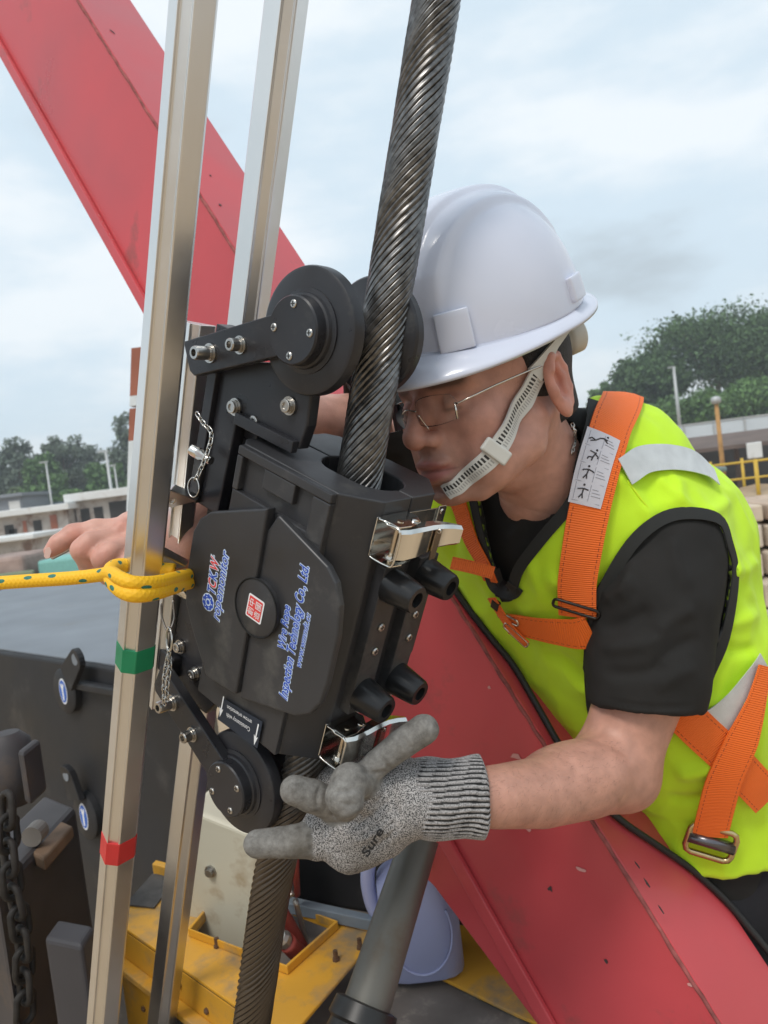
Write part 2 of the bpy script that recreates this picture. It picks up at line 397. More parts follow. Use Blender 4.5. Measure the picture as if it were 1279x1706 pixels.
for px, pt, d, w, tone, cf, lab in [
        (1180, 512, 58, 250, 'dark', 0.62, 'large spreading rain tree behind the right shoulder'),
        (1075, 590, 57, 130, 'dark', 0.60, 'lower spreading limb tree at the left of the big rain tree'),
        (1272, 520, 60, 190, 'dark', 0.66, 'big dark tree cut by the right edge of the picture'),
        (1150, 655, 50, 130, 'mid', 0.95, 'round green bush under the big rain tree'),
        (1245, 628, 49, 170, 'mid', 0.95, 'broad light green bush above the white fence at right'),
        (1010, 640, 62, 70, 'mid', 0.9, 'small tree just right of the yellow vest collar'),
        (1065, 672, 52, 110, 'mid', 0.95, 'bush between the vest shoulder and the grey pole')]:
    big = pt < 600
    tree('rain_tree' if big else 'bush', lab, px, pt, d, w, tone, 'trees beyond the white fence', 120 if big else 60, 170, 0.13, cf, squash=0.9 if big else 1.0)

# far wood along the horizon: one mass
rgw = np.random.default_rng(21); nw = 26000
aw = rgw.uniform(-1.15, 1.15, nw); dw_ = rgw.uniform(100, 118, nw); tw = 6.5 + 2.2 * np.sin(aw * 23) + 1.6 * np.sin(aw * 57 + 1) + 1.0 * np.sin(aw * 131)
cw_ = np.stack([np.sin(aw) * dw_, np.cos(aw) * dw_, rgw.uniform(0, 1, nw) ** .7 * tw + .2], 1)
a1w = rgw.normal(size=(nw, 3)); a1w /= np.linalg.norm(a1w, axis=1, keepdims=True); a2w = np.cross(a1w, rgw.normal(size=(nw, 3))); a2w /= np.linalg.norm(a2w, axis=1, keepdims=True); sw = rgw.uniform(.35, .8, (nw, 1))
tag(put('far_wood', np.stack([cw_ - a1w * sw, cw_ + a2w * sw * .7, cw_ + a1w * sw, cw_ - a2w * sw * .7], 1).reshape(-1, 3), np.arange(nw * 4).reshape(-1, 4), leafms['mid'], world=True), 'distant belt of green woodland along the horizon', 'wood', kind='stuff')
# ---- sheds and yard clutter on the left
whitem = mat('white_sheet', (0.70, 0.71, 0.70), 0.5, var=0.08, vscale=1.2, dirt=(0.40, 0.34, 0.28), dscale=1.2, dthr=0.62)
creamwall = mat('shed_wall', (0.50, 0.47, 0.44), 0.85, var=0.18, vscale=1.4, dirt=(0.22, 0.15, 0.12), dscale=1.3, dthr=0.53)
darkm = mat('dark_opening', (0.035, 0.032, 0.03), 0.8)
rustm = mat('rusty_red', (0.33, 0.12, 0.075), 0.75, var=0.2, vscale=3)
greenm = mat('faded_green_paint', (0.20, 0.25, 0.16), 0.7, var=0.2, vscale=2, dirt=(0.22, 0.15, 0.10), dscale=2, dthr=0.55)
tealm = mat('teal_sheet', (0.18, 0.42, 0.38), 0.6, var=0.1)
greyhut = mat('grey_hut', (0.22, 0.24, 0.27), 0.7, var=0.1)
def wbox(name, lo, hi, m, parent=None, bevel=0.0, rz=0.0, c=None):
    lo, hi = np.array(lo, float), np.array(hi, float); mb = MB().box(lo, [hi[0] - lo[0], 0, 0], [0, hi[1] - lo[1], 0], [0, 0, hi[2] - lo[2]])
    if rz:
        c = np.array(c if c is not None else (lo + hi) / 2); a, b = math.cos(rz), math.sin(rz)
        mb.v = [(c[0] + (x - c[0]) * a - (y - c[1]) * b, c[1] + (x - c[0]) * b + (y - c[1]) * a, z) for x, y, z in mb.v]
    return put(name, mb.v, mb.f, m, parent, world=True, bevel=bevel)
def wthing(name, label, cat, loc, group=None):
    o = bpy.data.objects.new(name, None); o.location = loc; link(o); return tag(o, label, cat, group)
S = atw(60, 850, 34)
def shed(label, x0, x1, y, z, depth, roof, windows, doors, roofm=whitem):
    t = wthing('shed', label, 'shed', ((x0 + x1) / 2, y, 0), 'low sheds across the yard')
    wbox('wall', (x0, y, -.1), (x1, y + depth, z), creamwall, t)
    wbox('roof', (x0 - .3, y - .45, z + .004), (x1 + .3, y + depth + .3, z + roof), roofm, t, bevel=.03)
    for a, b, c, d in windows:
        w = wbox('window', (a, y - .03, c), (b, y + .02, d), darkm, t); wbox('frame', (a - .06, y - .055, c - .08), (b + .06, y - .034, c - .002), whitem, w)
    for a, b, d in doors: wbox('door', (a, y - .04, -.05), (b, y + .03, d), rustm, t)
    return t
xa, xb, xc = atw(-70, 850, 34)[0], atw(110, 850, 34)[0], atw(330, 850, 34)[0]
shed('long white shed with stained roof left of the bare hand', xa, xb, S[1], 3.35, 4, .28, [(xa + .8, xa + 1.3, 2.1, 3.0), (xa + 1.9, xa + 2.3, 2.2, 3.0), (xb - 1.5, xb - 1.15, 2.3, 3.05), (xb - 2.6, xb - 2.25, 2.0, 2.8)], [(xb - .75, xb - .45, 3.2), (xb - 1.95, xb - 1.8, 3.1)])
shed('taller white roofed shed behind the front aluminium rail', xb + .1, xc, S[1] + .8, 3.65, 4, .36, [(xb + .3, xb + .7, 2.3, 3.3), (xb + .9, xb + 1.3, 2.3, 3.3), (xb + 1.6, xb + 2.9, 2.0, 3.45)], [(xb + 3.1, xb + 3.5, 3.2)])
q = atw(-5, 880, 24); q2 = atw(48, 880, 24)
shed('small lean-to with pale sheet roof at the left edge', q[0] - 2, q2[0], q[1], 2.55, 2, .16, [(q[0] - 1.2, q[0] - .6, 1.0, 2.0)], [])
h0 = atw(-30, 850, 48); h1 = atw(38, 850, 48)
t = wthing('hut', 'grey hut with white window panels behind the sheds', 'hut', ((h0[0] + h1[0]) / 2, h0[1], 0))
wbox('wall', (h0[0], h0[1], 0), (h1[0], h0[1] + 4, 4.6), greyhut, t); wbox('roof', (h0[0] - .2, h0[1] - .3, 4.604), (h1[0] + .2, h0[1] + 4.2, 4.8), greyhut, t)
for a, b in ((.12, .30), (.68, .95)): wbox('window', (h0[0] + (h1[0] - h0[0]) * a, h0[1] - .05, 3.3), (h0[0] + (h1[0] - h0[0]) * b, h0[1] - .005, 4.35), whitem, t)
b0 = atw(40, 850, 52); b1 = atw(205, 850, 52)
tag(wbox('yard_fence', (b0[0], b0[1], 0), (b1[0], b0[1] + .15, 4.0), mat('blue_grey_fence', (0.14, 0.19, 0.24), 0.6, var=.1, vscale=.8), bevel=.02), 'blue grey boundary fence behind the shed roofs', 'fence')
polem = mat('galvanised_pole', (0.45, 0.46, 0.46), 0.5, metal=0.3, var=.1)
for px, pt, d, r, lab in [(76, 770, 44, .06, 'thin pale pole in front of the tall feathery tree'), (176, 752, 36, .075, 'slim lamp pole standing behind the shed roof'), (190, 775, 50, .06, 'fainter pole right of the slim lamp pole'), (1122, 612, 47, .10, 'grey lamp pole in front of the big rain tree'), ]:
    b = atw(px, pt, d); gz = ground_z(b[0], b[1]); t = wthing('lamp_pole', lab, 'pole', (b[0], b[1], gz), 'poles at the site boundary')
    wput('pole', MB().cyl((b[0], b[1], gz - .2), (b[0], b[1], b[2]), r * 1.2, r * .8, 10), polem, t, smooth=True)
    wput('lamp_head', MB().box((b[0] - .35, b[1] - .06, b[2] - .02), (.45, 0, 0), (0, .12, 0), (0, 0, .07)), polem, t)
# parked machine with green body, teal cover, tyres
c0, c1 = atw(-60, 960, 15), atw(190, 960, 15)
t = wthing('parked_machine', 'faded green parked machine with teal cover behind the yellow rope', 'machine', ((c0[0] + c1[0]) / 2, c0[1], 0))
wbox('body', (c0[0], c0[1], .95), (c1[0] + 1.0, c0[1] + 2.2, 1.75), greenm, t, bevel=.05)
wbox('rail', (c0[0], c0[1] - .12, 1.752), (c1[0] + 1.0, c0[1] + 2.3, 1.87), mat('rust_brown', (.22, .15, .11), .8, var=.2, vscale=3), t, bevel=.03)
wbox('cover', (atw(52, 900, 15)[0], c0[1] + .1, 2.0), (atw(125, 900, 15)[0], c0[1] + 1.4, 2.35), tealm, t, bevel=.06)
wbox('cab', (c0[0], c0[1] + .1, 1.874), (atw(30, 900, 15)[0], c0[1] + 1.8, 2.5), mat('clutter_brown', (.30, .22, .19), .85, var=.3, vscale=3), t, bevel=.08)
wbox('cover_box', (atw(-10, 900, 15)[0], c0[1] - .05, 1.92), (atw(50, 900, 15)[0], c0[1] + .05, 2.2), greenm, t, bevel=.03)
wbox('chassis', (c0[0], c0[1] + .1, .25), (c1[0] + 1.0, c0[1] + 2.0, .946), mat('dark_brown_steel', (.07, .055, .045), .8, var=.2, vscale=4), t)
for px in (-25, 18, 150, 245):
    x = atw(px, 960, 15)[0]; w = wput('tyre', MB().lathe((x, c0[1] - .12, .5), (0, 1, 0), [(0, .30), (0, .42), (.05, .5), (.33, .5), (.38, .42), (.38, .30)], 24), mat('tyre_rubber', (.03, .03, .03), .9), t, auto=40)
    wput('rim', MB().lathe((x, c0[1] - .08, .5), (0, 1, 0), [(0, .29), (.02, .1), (.2, .28)], 20), greenm, w, auto=40)

# ---- right side: fence, roof, rails, kerb, slabs
hoard = mat('white_hoarding', (0.55, 0.60, 0.64), 0.5, var=.08, vscale=.6)
f0, f1 = atw(1040, 715, 43), atw(1400, 690, 40)
t = wthing('hoarding', 'long pale blue metal hoarding below the trees at right', 'fence', (f0[0], f0[1], 2.5))
npan = 7
for i in range(npan):
    a, b = lerp(f0, f1, i / npan), lerp(f0, f1, (i + .985) / npan)
    mb = MB().box((a[0], a[1], 2.3), (b[0] - a[0], b[1] - a[1], 0), (0, .06, 0), (0, 0, 1.45)); wput('panel', mb, hoard, t, bevel=.01)
    wput('post', MB().box((a[0] - .05, a[1] - .08, 2.3), (.1, 0, 0), (0, .07, 0), (0, 0, 1.4)), polem, t)
    wput('cap_rail', MB().box((a[0], a[1] - .05, 3.752), (b[0] - a[0], b[1] - a[1], 0), (0, .14, 0), (0, 0, .07)), polem, t)
brownroof = mat('brown_roof', (0.13, 0.095, 0.08), 0.8, var=.2, vscale=1)
r0, r1 = atw(1105, 760, 25), atw(1420, 745, 23)
t = wthing('open_shelter', 'low shelter with dark brown roof behind the yellow railing', 'shelter', (r0[0] + 2, r0[1], 0))
wput('roof', MB().prism([(r0[0], r0[1], 2.62), (r1[0], r1[1], 2.62), (r1[0], r1[1] + 3, 3.0), (r0[0], r0[1] + 3, 3.0)], (0, 0, .12)), brownroof, t)
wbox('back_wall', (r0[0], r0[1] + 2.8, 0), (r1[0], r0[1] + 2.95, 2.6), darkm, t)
for k in range(4): wbox('post', (r0[0] + .4 + k * 2.0, r0[1] + .2, 0), (r0[0] + .52 + k * 2.0, r0[1] + .32, 2.61), brownroof, t)
yrail = mat('yellow_rail_paint', (0.62, 0.40, 0.04), 0.5, var=.1)
g0 = atw(1185, 790, 19); g1 = atw(1400, 775, 18.5)
t = wthing('railing', 'yellow tube safety railing on the sand bank at right', 'railing', (g0[0], g0[1], 1.5))
for k in range(5):
    p = lerp(g0, g1, k / 4); wput('post', MB().cyl((p[0], p[1], 1.35), (p[0], p[1], 2.5), .035, n=10), yrail, t, smooth=True)
for z in (2.0, 2.4): wput('rail', MB().cyl((g0[0], g0[1], z), (g1[0], g1[1], z), .028, n=10), yrail, t, smooth=True)
p = atw(1258, 765, 17.5); t = wthing('warning_sign', 'small white sign board on a yellow post by the railing', 'sign', (p[0], p[1], 1.4))
wput('post', MB().cyl((p[0], p[1], 1.35), (p[0], p[1], p[2]), .045, n=10), yrail, t, smooth=True); wbox('board', (p[0] - .17, p[1] - .03, p[2] + .02), (p[0] + .17, p[1] + .02, p[2] + .38), whitem, t, bevel=.02)
p = atw(1193, 672, 20); gz = 1.2; t = wthing('floodlight_pole', 'rusty orange pole with small lamp above the vest shoulder', 'pole', (p[0], p[1], gz))
wput('pole', MB().cyl((p[0], p[1], gz), (p[0], p[1], p[2]), .07, .05, 10), mat('rusty_orange', (.42, .23, .08), .7, var=.2, vscale=5), t, smooth=True)
wput('lamp_head', MB().lathe((p[0], p[1], p[2] - .02), (0, 0, 1), [(0, .06), (.04, .12), (.16, .12), (.2, .05)], 12), polem, t, smooth=True)
p0 = atw(1165, 800, 16.5); p1 = atw(1208, 800, 16.5)
t = wthing('water_tank', 'grey green box tank with lid behind the vest shoulder', 'tank', (p0[0], p0[1], .9))
tkm = mat('tank_green_grey', (.17, .23, .22), .6, var=.1, vscale=2)
wbox('body', (p0[0] - .5, p0[1], .8), (p1[0], p0[1] + 1, 2.35), tkm, t, bevel=.05); wbox('lid', (p0[0] - .55, p0[1] - .05, 2.354), (p1[0] + .05, p0[1] + 1.05, 2.46), tkm, t, bevel=.03)
bank = MB(); bx0, bx1 = atw(1120, 800, 15)[0], atw(1700, 800, 15)[0]; by = atw(1250, 800, 15)[1]
tag(put('sand_bank', [(x, by + j * .9 + (0 if j else .02), [0.0, 1.62, 1.75, 1.68, 1.8][j] + .06 * math.sin(i * 1.7 + j)) for j in range(5) for i in range(13) for x in [bx0 + (bx1 - bx0) * i / 12]],
    [(j * 13 + i, j * 13 + i + 1, (j + 1) * 13 + i + 1, (j + 1) * 13 + i) for j in range(4) for i in range(12)], sandm, world=True, smooth=True), kind='structure')
# striped kerb blocks on the edge of the bank
km_y = mat('kerb_yellow', (.60, .42, .05), .7, var=.2, vscale=6); km_b = mat('kerb_black', (.03, .03, .03), .8, var=.3, vscale=6)
t = wthing('striped_kerb', 'row of black and yellow kerb blocks along the sand bank', 'kerb', (bx0, by - .1, 1.4))
for k in range(16):
    x = bx0 + .5 + k * .32; z = 1.62
    wput('kerb_block', MB().prism([(x, by - .12, z), (x + .30, by - .12, z), (x + .38, by - .12, z + .2), (x + .08, by - .12, z + .2)], (0, .22, 0)), km_y if k % 2 == 0 else km_b, t, bevel=.015)
slabm = [mat('slab_%d' % i, c, .9, var=.15, vscale=5, bump=.4, bscale=40, dirt=(.26, .19, .13), dscale=4, dthr=.58) for i, c in enumerate([(.58, .48, .37), (.50, .38, .29), (.55, .46, .36), (.60, .52, .43)])]
t = wthing('slab_stack', 'uneven stack of pale sandy concrete slabs at the right edge', 'slab stack', atw(1280, 1300, 5.5) * [1, 1, 0])
rg = random.Random(3); base = atw(1215, 830, 5.6); topz = atw(1262, 836, 5.6)[2]
zz = topz; row = 0
while zz > 0.02:
    hh = rg.uniform(.13, .2); x = base[0] - .25 + rg.uniform(-.2, .1) - row * .02
    while x < base[0] + 2.2:
        ww = rg.uniform(.4, .75); dy = rg.uniform(-.06, .07) - row * .055
        wbox('slab', (x, base[1] + dy, zz - hh), (x + ww, base[1] + dy + .8 + row * .05, zz - rg.uniform(.012, .035)), rg.choice(slabm), t, bevel=.015)
        x += ww + rg.uniform(.01, .05)
    zz -= hh; row += 1
# ================================================================== THE RIG: boom, deck, counterweight, cylinder
redm = mat('red_boom_paint', (0.54, 0.066, 0.078), 0.40, var=0.14, vscale=3.5, rvar=.14, bump=.05, bscale=60, dirt=(0.27, 0.075, 0.07), dscale=9, dthr=0.66, coat=.15)
redtop = redm
redlip = redm
dirtm = mat('weld_grime', (0.27, 0.075, 0.07), 0.9, var=.4, vscale=60)
blackrub = mat('black_rubber', (0.018, 0.018, 0.018), 0.55)
M0 = P(1200, 1706, .916); M1 = P(130, 0, 1.504); bax = nrm(M1 - M0)
cdir = -M0 + bax * np.dot(M0, bax); cdir = nrm(cdir); sdir = np.cross(bax, cdir)
if sdir[0] > 0: sdir = -sdir
TH = math.radians(36)
webd = sdir * math.cos(TH) - cdir * math.sin(TH); topd = -sdir * math.sin(TH) - cdir * math.cos(TH)
def solve_w(d, l0, l1):
    lo, hi = .02, .6
    def side(a):
        x, y = pix(M0 + d * a); return (l1[0] - l0[0]) * (y - l0[1]) - (l1[1] - l0[1]) * (x - l0[0])
    s0 = side(lo)
    for _ in range(50):
        m = (lo + hi) / 2
        if (side(m) > 0) == (s0 > 0): lo = m
        else: hi = m
    return lo
WA = solve_w(webd, (0, 85), (908, 1706)); WB = solve_w(topd, (215, 0), (1340, 1706))
B0 = M0 - bax * .55; BL = bax * 4.2
boom = thing('crane_boom', 'red steel box boom slanting up to the left behind the black device', 'crane boom', B0)
th = .008
MB().box(B0, webd * WA, -cdir * 0 + np.cross(bax, webd) * (th if np.dot(np.cross(bax, webd), cdir) < 0 else -th), BL).build('web_plate', redm, boom, bevel=.0015)
nt_ = np.cross(bax, topd); nt_ = nt_ if np.dot(nt_, cdir) < 0 or np.dot(nt_, sdir) > 0 else -nt_
n_top = -np.cross(bax, topd); n_top = n_top if np.dot(n_top, UPL) > 0 else -n_top
n_web = np.cross(bax, webd); n_web = n_web if np.dot(n_web, -M0) > 0 else -n_web
MB().box(B0 - n_web * .0015 + n_top * .0015, topd * WB, -n_top * th, BL).build('top_plate', redtop, boom, bevel=.0015)
MB().box(B0 - n_top * th + topd * (WB - th) + webd * .004, webd * (WA - .01), topd * th, BL).build('far_web_plate', redm, boom)
MB().box(B0 + webd * (WA - .012) - n_web * .010, topd * (WB - .004), webd * .008, BL).build('bottom_plate', redm, boom)
MB().box(B0 + webd * (WA - .022) + n_web * .001, webd * .022, n_web * .009, BL).build('edge_flange', redlip, boom, bevel=.002)
# weld bead along the ridge, uneven and grimy
rg = random.Random(5); N_ = 260
wb = MB().tube([B0 + BL * (i / N_) + webd * (.0015 + .0010 * rg.uniform(-1, 1)) + n_web * .0003 for i in range(N_ + 1)], [.0022 + .001 * rg.random() for i in range(N_ + 1)], 6)
wb.build('weld_bead', dirtm, boom, smooth=True)
def on_plane(px, py, p0, n):
    r = P(px, py, 1.0); return r * (np.dot(p0, n) / np.dot(r, n))
# paint chips and scratches on both plates
chipm = mat('chip_bare_steel', (0.055, 0.04, 0.04), .7); scufm = mat('scuff_pale', (.62, .30, .28), .6)
def chip(px, py, s, m, plane=0, asp=1.0, ang=0.0):
    p0, n = (M0, n_web) if plane == 0 else (M0 + n_top * .0015, n_top)
    c = on_plane(px, py, p0, n) + n * .0009; a = nrm(bax * math.cos(ang) + np.cross(n, bax) * math.sin(ang)); b = np.cross(n, a); k = rg.randint(7, 10)
    pts = [c + (a * math.cos(2 * math.pi * i / k) * s * asp + b * math.sin(2 * math.pi * i / k) * s) * rg.uniform(.5, 1.2) for i in range(k)]
    MB().prism(pts, n * .0005).build('paint_chip', m, boom)
for a in [(917, 1480, .004, chipm, 0), (968, 1448, .003, scufm, 0, 2.5, .9), (905, 1135, .003, chipm, 1, 2.0), (925, 1165, .002, chipm, 1, 2.5), (945, 1200, .003, chipm, 1, 1.6), (350, 293, .002, chipm, 1), (366, 342, .0035, chipm, 1), (185, 52, .002, chipm, 1, 4, .6), (815, 1145, .003, scufm, 0), (1150, 1640, .003, scufm, 0), (860, 1260, .004, scufm, 0, 3, 1.0), (1010, 1600, .003, chipm, 0, 1.3), (880, 1380, .003, scufm, 0, 2, .3), (1062, 1440, .0018, chipm, 0, 3, .1), (1078, 1470, .0016, chipm, 0, 4, .05), (1102, 1515, .0016, chipm, 0, 4, .02)]: chip(*a)
# lug with pin at the lower edge
lugp = [on_plane(x, y, M0 - n_web * .02, n_web) for x, y in [(668, 1395), (690, 1372), (760, 1372), (930, 1700), (912, 1712), (730, 1470), (690, 1432)]]
MB().prism(lugp, n_web * .012).build('cylinder_lug', redm, boom, bevel=.002)
lp = on_plane(692, 1408, M0, n_web)
pin = MB().lathe(lp - n_web * .03, n_web, [(0, .019), (.046, .019), (.052, .016)], 24).build('pin', mat('dark_pin_steel', (.06, .055, .05), .5, metal=.6, var=.3, vscale=60), boom, auto=40)
MB().lathe(on_plane(705, 1437, M0, n_web) - n_web * .002, n_web, [(0, .007), (.008, .006), (.011, .003)], 8).build('grease_nipple', mat('dirty_brass', (.25, .20, .10), .5, metal=.8), boom, auto=40)
# cable lying on the top plate
tp0 = M0 + n_top * .0015
cpath = [on_plane(x, y, tp0, n_top) + n_top * .006 for x, y in [(700, 905), (765, 1003), (812, 1065), (850, 1112), (890, 1180), (930, 1250), (975, 1318), (1030, 1370), (1085, 1408), (1145, 1450), (1200, 1500), (1245, 1552), (1300, 1620)]]
tag(MB().tube(spline(cpath, 6), .0046, 10).build('electric_cable', blackrub, smooth=True), 'black cable lying along the top of the red boom', 'cable')

# ---- hydraulic cylinder
steelg = mat('grey_cylinder', (0.125, 0.12, 0.105), 0.45, metal=.25, var=.35, vscale=7, rvar=.12, dirt=(.13, .10, .07), dscale=9, dthr=.6, stretch=(1, 1, .25))
ca, cb = P(700, 1395, 1.07), P(606, 1690, .965)
cyl = thing('hydraulic_cylinder', 'worn grey hydraulic cylinder pinned under the red boom', 'hydraulic cylinder', cb)
MB().lathe(ca, cb - ca, [(0, .026), (np.linalg.norm(cb - ca), .0300)], 40).build('barrel', steelg, cyl, auto=40)
cd = nrm(cb - ca)
MB().lathe(cb - cd * .012, cd, [(0, .033), (.002, .040), (.022, .043), (.026, .038), (.05, .042), (.09, .042)], 40).build('base_collar', mat('black_greasy', (.02, .02, .02), .4, var=.4, vscale=30), cyl, auto=40)
MB().lathe(cb + cd * .07, cd, [(0, .03), (.25, .03)], 20).build('rod', steelg, cyl, auto=40)

# ---- deck
Z1, Z2 = CAM_H - .74, CAM_H - .82
yel = mat('yellow_deck_paint', (0.66, 0.34, 0.035), 0.45, var=.12, vscale=5, rvar=.1, dirt=(.30, .22, .13), dscale=7, dthr=.57, bump=.05, bscale=50)
greyplate = mat('worn_grey_plate', (0.16, 0.14, 0.125), .8, var=.25, vscale=12, dirt=(.30, .27, .23), dscale=25, dthr=.63, bump=.3, bscale=60)
deck = thing('machine_deck', 'worn grey and yellow steel machine deck below the hand', 'deck', ground_at(700, 1680, Z2 - .1))
def gpoly(pts, z): return [ground_at(x, y, z) for x, y in pts]
MB().prism(gpoly([(150, 1960), (330, 1480), (700, 1500), (1400, 1640), (1500, 2200)], Z2), -ZL * .03).build('deck_plate', greyplate, deck)
MB().prism([p + ZL * .004 for p in gpoly([(672, 1607), (690, 1560), (800, 1520), (905, 1560), (1000, 1760), (860, 1700)], Z2)], ZL * .006).build('yellow_plate', yel, deck, bevel=.002)
MB().prism([p + ZL * .003 for p in gpoly([(430, 1500), (620, 1545), (640, 1560), (430, 1515)], Z1)], ZL * .02).build('rear_angle', mat('blue_grey_steel', (.16, .19, .22), .6, var=.2, vscale=10), deck, bevel=.002)
# yellow housing with a framed opening in its top
hous = thing('yellow_housing', 'yellow sheet steel housing with a square opening below the device', 'machine housing', ground_at(400, 1600, Z2))
outer = gpoly([(190, 1530), (262, 1452), (640, 1556), (497, 1716), (430, 1712)], Z1)
o0, o1, o2, o3 = [ground_at(*q, Z1) for q in [(188, 1532), (262, 1450), (632, 1553), (478, 1735)]]
hole = [ground_at(*q, Z1) for q in [(318, 1560), (383, 1480), (560, 1548), (478, 1622)]]
def ring_plate(name, oo, ii, ext, m, par, **kw):
    n = len(oo); mb = MB(); v = oo + ii + [p + ext for p in oo] + [p + ext for p in ii]; f = []
    for i in range(n):
        j = (i + 1) % n; f += [(i, n + i, n + j, j), (2 * n + i, 2 * n + j, 3 * n + j, 3 * n + i), (i, j, 2 * n + j, 2 * n + i), (n + i, 3 * n + i, 3 * n + j, n + j)]
    mb.add(v, f); o = mb.build(name, m, par, **kw)
    bm = bmesh.new(); bm.from_mesh(o.data); bmesh.ops.recalc_face_normals(bm, faces=bm.faces); bm.to_mesh(o.data); bm.free(); return o
ring_plate('top_plate', [o0, o1, o2, o3], hole, -ZL * .006, yel, hous, bevel=.002)
hc = sum(hole) / 4
ring_plate('opening_lip', [lerp(h, hc, -.035) + ZL * .0005 for h in hole], [lerp(h, hc, .01) for h in hole], ZL * .014, yel, hous, bevel=.004, bseg=3)
MB().prism([o0 - ZL * .008, o3 - ZL * .008, lerp(o3, o2, .01) - ZL * .008, lerp(o0, o1, .01) - ZL * .008], -ZL * .55).build('front_panel', yel, hous, bevel=.002)
MB().prism([lerp(o0, o1, .015) - ZL * .009, o1 - ZL * .009, lerp(o1, o2, .008) - ZL * .009, lerp(lerp(o0, o1, .015), o3, .008) - ZL * .009], -ZL * .55).build('side_panel', yel, hous)
MB().prism([lerp(o0, o1, .02) - ZL * .06 + nrm(o0 - o1) * .03, lerp(o3, o2, .02) - ZL * .06 + nrm(o0 - o1) * .03, o3 - ZL * .06, o0 - ZL * .06], -ZL * .012).build('ledge', yel, hous, bevel=.002)
MB().prism([o1 + ZL * .0005, o2 + ZL * .0005, lerp(o2, o3, .03) + ZL * .0005, lerp(o1, o0, .1) + ZL * .0005], ZL * .022).build('rear_rim', yel, hous, bevel=.002)
MB().prism([lerp(o0, o1, .25) + ZL * .001, lerp(o0, o1, .88) + ZL * .001, lerp(o1, o2, .12) + ZL * .001, lerp(lerp(o0, o1, .25), o2, .13) + ZL * .001], ZL * .003).build('grip_patch', mat('dark_grip', (.09, .085, .08), .85, var=.2, vscale=40, bump=.4, bscale=150), hous)
boltm = mat('rusty_bolt', (.13, .075, .045), .7, metal=.3, var=.3, vscale=80)
for x, y in [(362, 1578), (452, 1634), (560, 1600), (600, 1580)]:
    p = ground_at(x, y, Z1); MB().lathe(p, ZL, [(0, .006), (.004, .006), (.004, .004), (.016, .004)], 6).build('bolt', boltm, hous)
fpn = nrm(np.cross(o3 - o0, ZL)); fpn = fpn if np.dot(fpn, -o0) > 0 else -fpn
for x, y in [(222, 1612), (345, 1684), (300, 1640), (240, 1680)]:
    p = on_plane(x, y, o0, fpn); MB().lathe(p - fpn * .001, fpn, [(0, .005), (.004, .005), (.006, .002)], 10).build('panel_bolt', boltm, hous)
MB().prism([on_plane(x, y, o0, fpn) + fpn * .0005 for x, y in [(232, 1636), (240, 1640), (243, 1652), (234, 1648)]], fpn * .0008).build('key_slot', darkm, hous)
# inside of the opening: floor, hoses, cream tank
MB().box(hc - ZL * .45 - XL * .3 - YL * .3, XL * .6, YL * .6, ZL * .01).build('inner_floor', mat('oily_floor', (.05, .045, .04), .5, var=.3, vscale=12), hous)
cream = mat('cream_tank_paint', (0.56, 0.53, 0.42), .5, var=.06, vscale=4, dirt=(.36, .27, .16), dscale=9, dthr=.60)
tk = thing('cream_tank', 'cream painted steel tank standing in the yellow opening', 'tank', ground_at(400, 1530, Z1))
ta, tb = P(300, 1372, 1.36), P(437, 1432, 1.31); tc_, td_ = P(310, 1508, 1.39), P(428, 1560, 1.34)
tn = nrm(np.cross(tb - ta, tc_ - ta)); tn = -tn if np.dot(tn, -ta) > 0 else tn
MB().prism([ta, lerp(ta, tb, .1) + (ta - tc_) * .22, lerp(ta, tb, .85) + (ta - tc_) * .24, tb, td_ + (td_ - tb) * .5, tc_ + (tc_ - ta) * .5], tn * .12).build('tank_body', cream, tk, bevel=.008, bseg=3)
pb = on_plane(352, 1450, ta, tn); MB().lathe(pb + tn * .001, -tn, [(0, .011), (.006, .011), (.006, .007), (.012, .007)], 8).build('plug', mat('dull_steel', (.35, .34, .32), .4, metal=.9), tk, auto=40)
hosem = mat('red_hose', (.30, .055, .04), .5, var=.2, vscale=30); fitm = mat('hose_fitting', (.42, .40, .36), .4, metal=.8, var=.2, vscale=40)
def hose(lab, pts, r, m):
    tag(MB().tube(spline(pts, 6), r, 12).build('hose', m, smooth=True), lab, 'hose', 'hoses in the yellow opening')
hose('thin red hose standing beside the cream tank edge', [P(440, 1410, 1.26), P(436, 1440, 1.26), P(446, 1480, 1.30)], .007, hosem)
hose('straight red hose behind the lower wire rope', [P(492, 1400, 1.28), P(492, 1450, 1.29), P(494, 1490, 1.33)], .0065, hosem)
hose('red hose slanting down into the yellow opening', [P(462, 1505, 1.26), P(485, 1545, 1.28), P(505, 1580, 1.30), P(525, 1608, 1.34)], .010, hosem)
hose('thick red hose with pale fitting in the yellow opening', [P(478, 1570, 1.24), P(498, 1590, 1.26), P(515, 1606, 1.29)], .0145, hosem)
hose('thin grey line running down into the yellow opening', [P(492, 1500, 1.28), P(503, 1545, 1.30), P(514, 1590, 1.34)], .0048, fitm)
ft = thing('hose_coupling', 'pale metal coupling on the thick red hose', 'hose coupling', P(474, 1566, 1.235)); a_, b_ = P(466, 1560, 1.232), P(487, 1580, 1.25)
MB().lathe(a_, b_ - a_, [(0, .010), (.006, .014), (.014, .014), (.016, .011), (.03, .013)], 8).build('nut', fitm, ft, auto=30)
vl = thing('valve', 'small pale valve on the hoses behind the wire rope', 'valve', P(480, 1490, 1.26))
MB().box(P(472, 1496, 1.25), XL * .016, YL * .02, ZL * .022).build('valve_body', fitm, vl, bevel=.003); MB().cyl(P(478, 1478, 1.25), P(486, 1492, 1.24), .005, n=10).build('handle', fitm, vl)
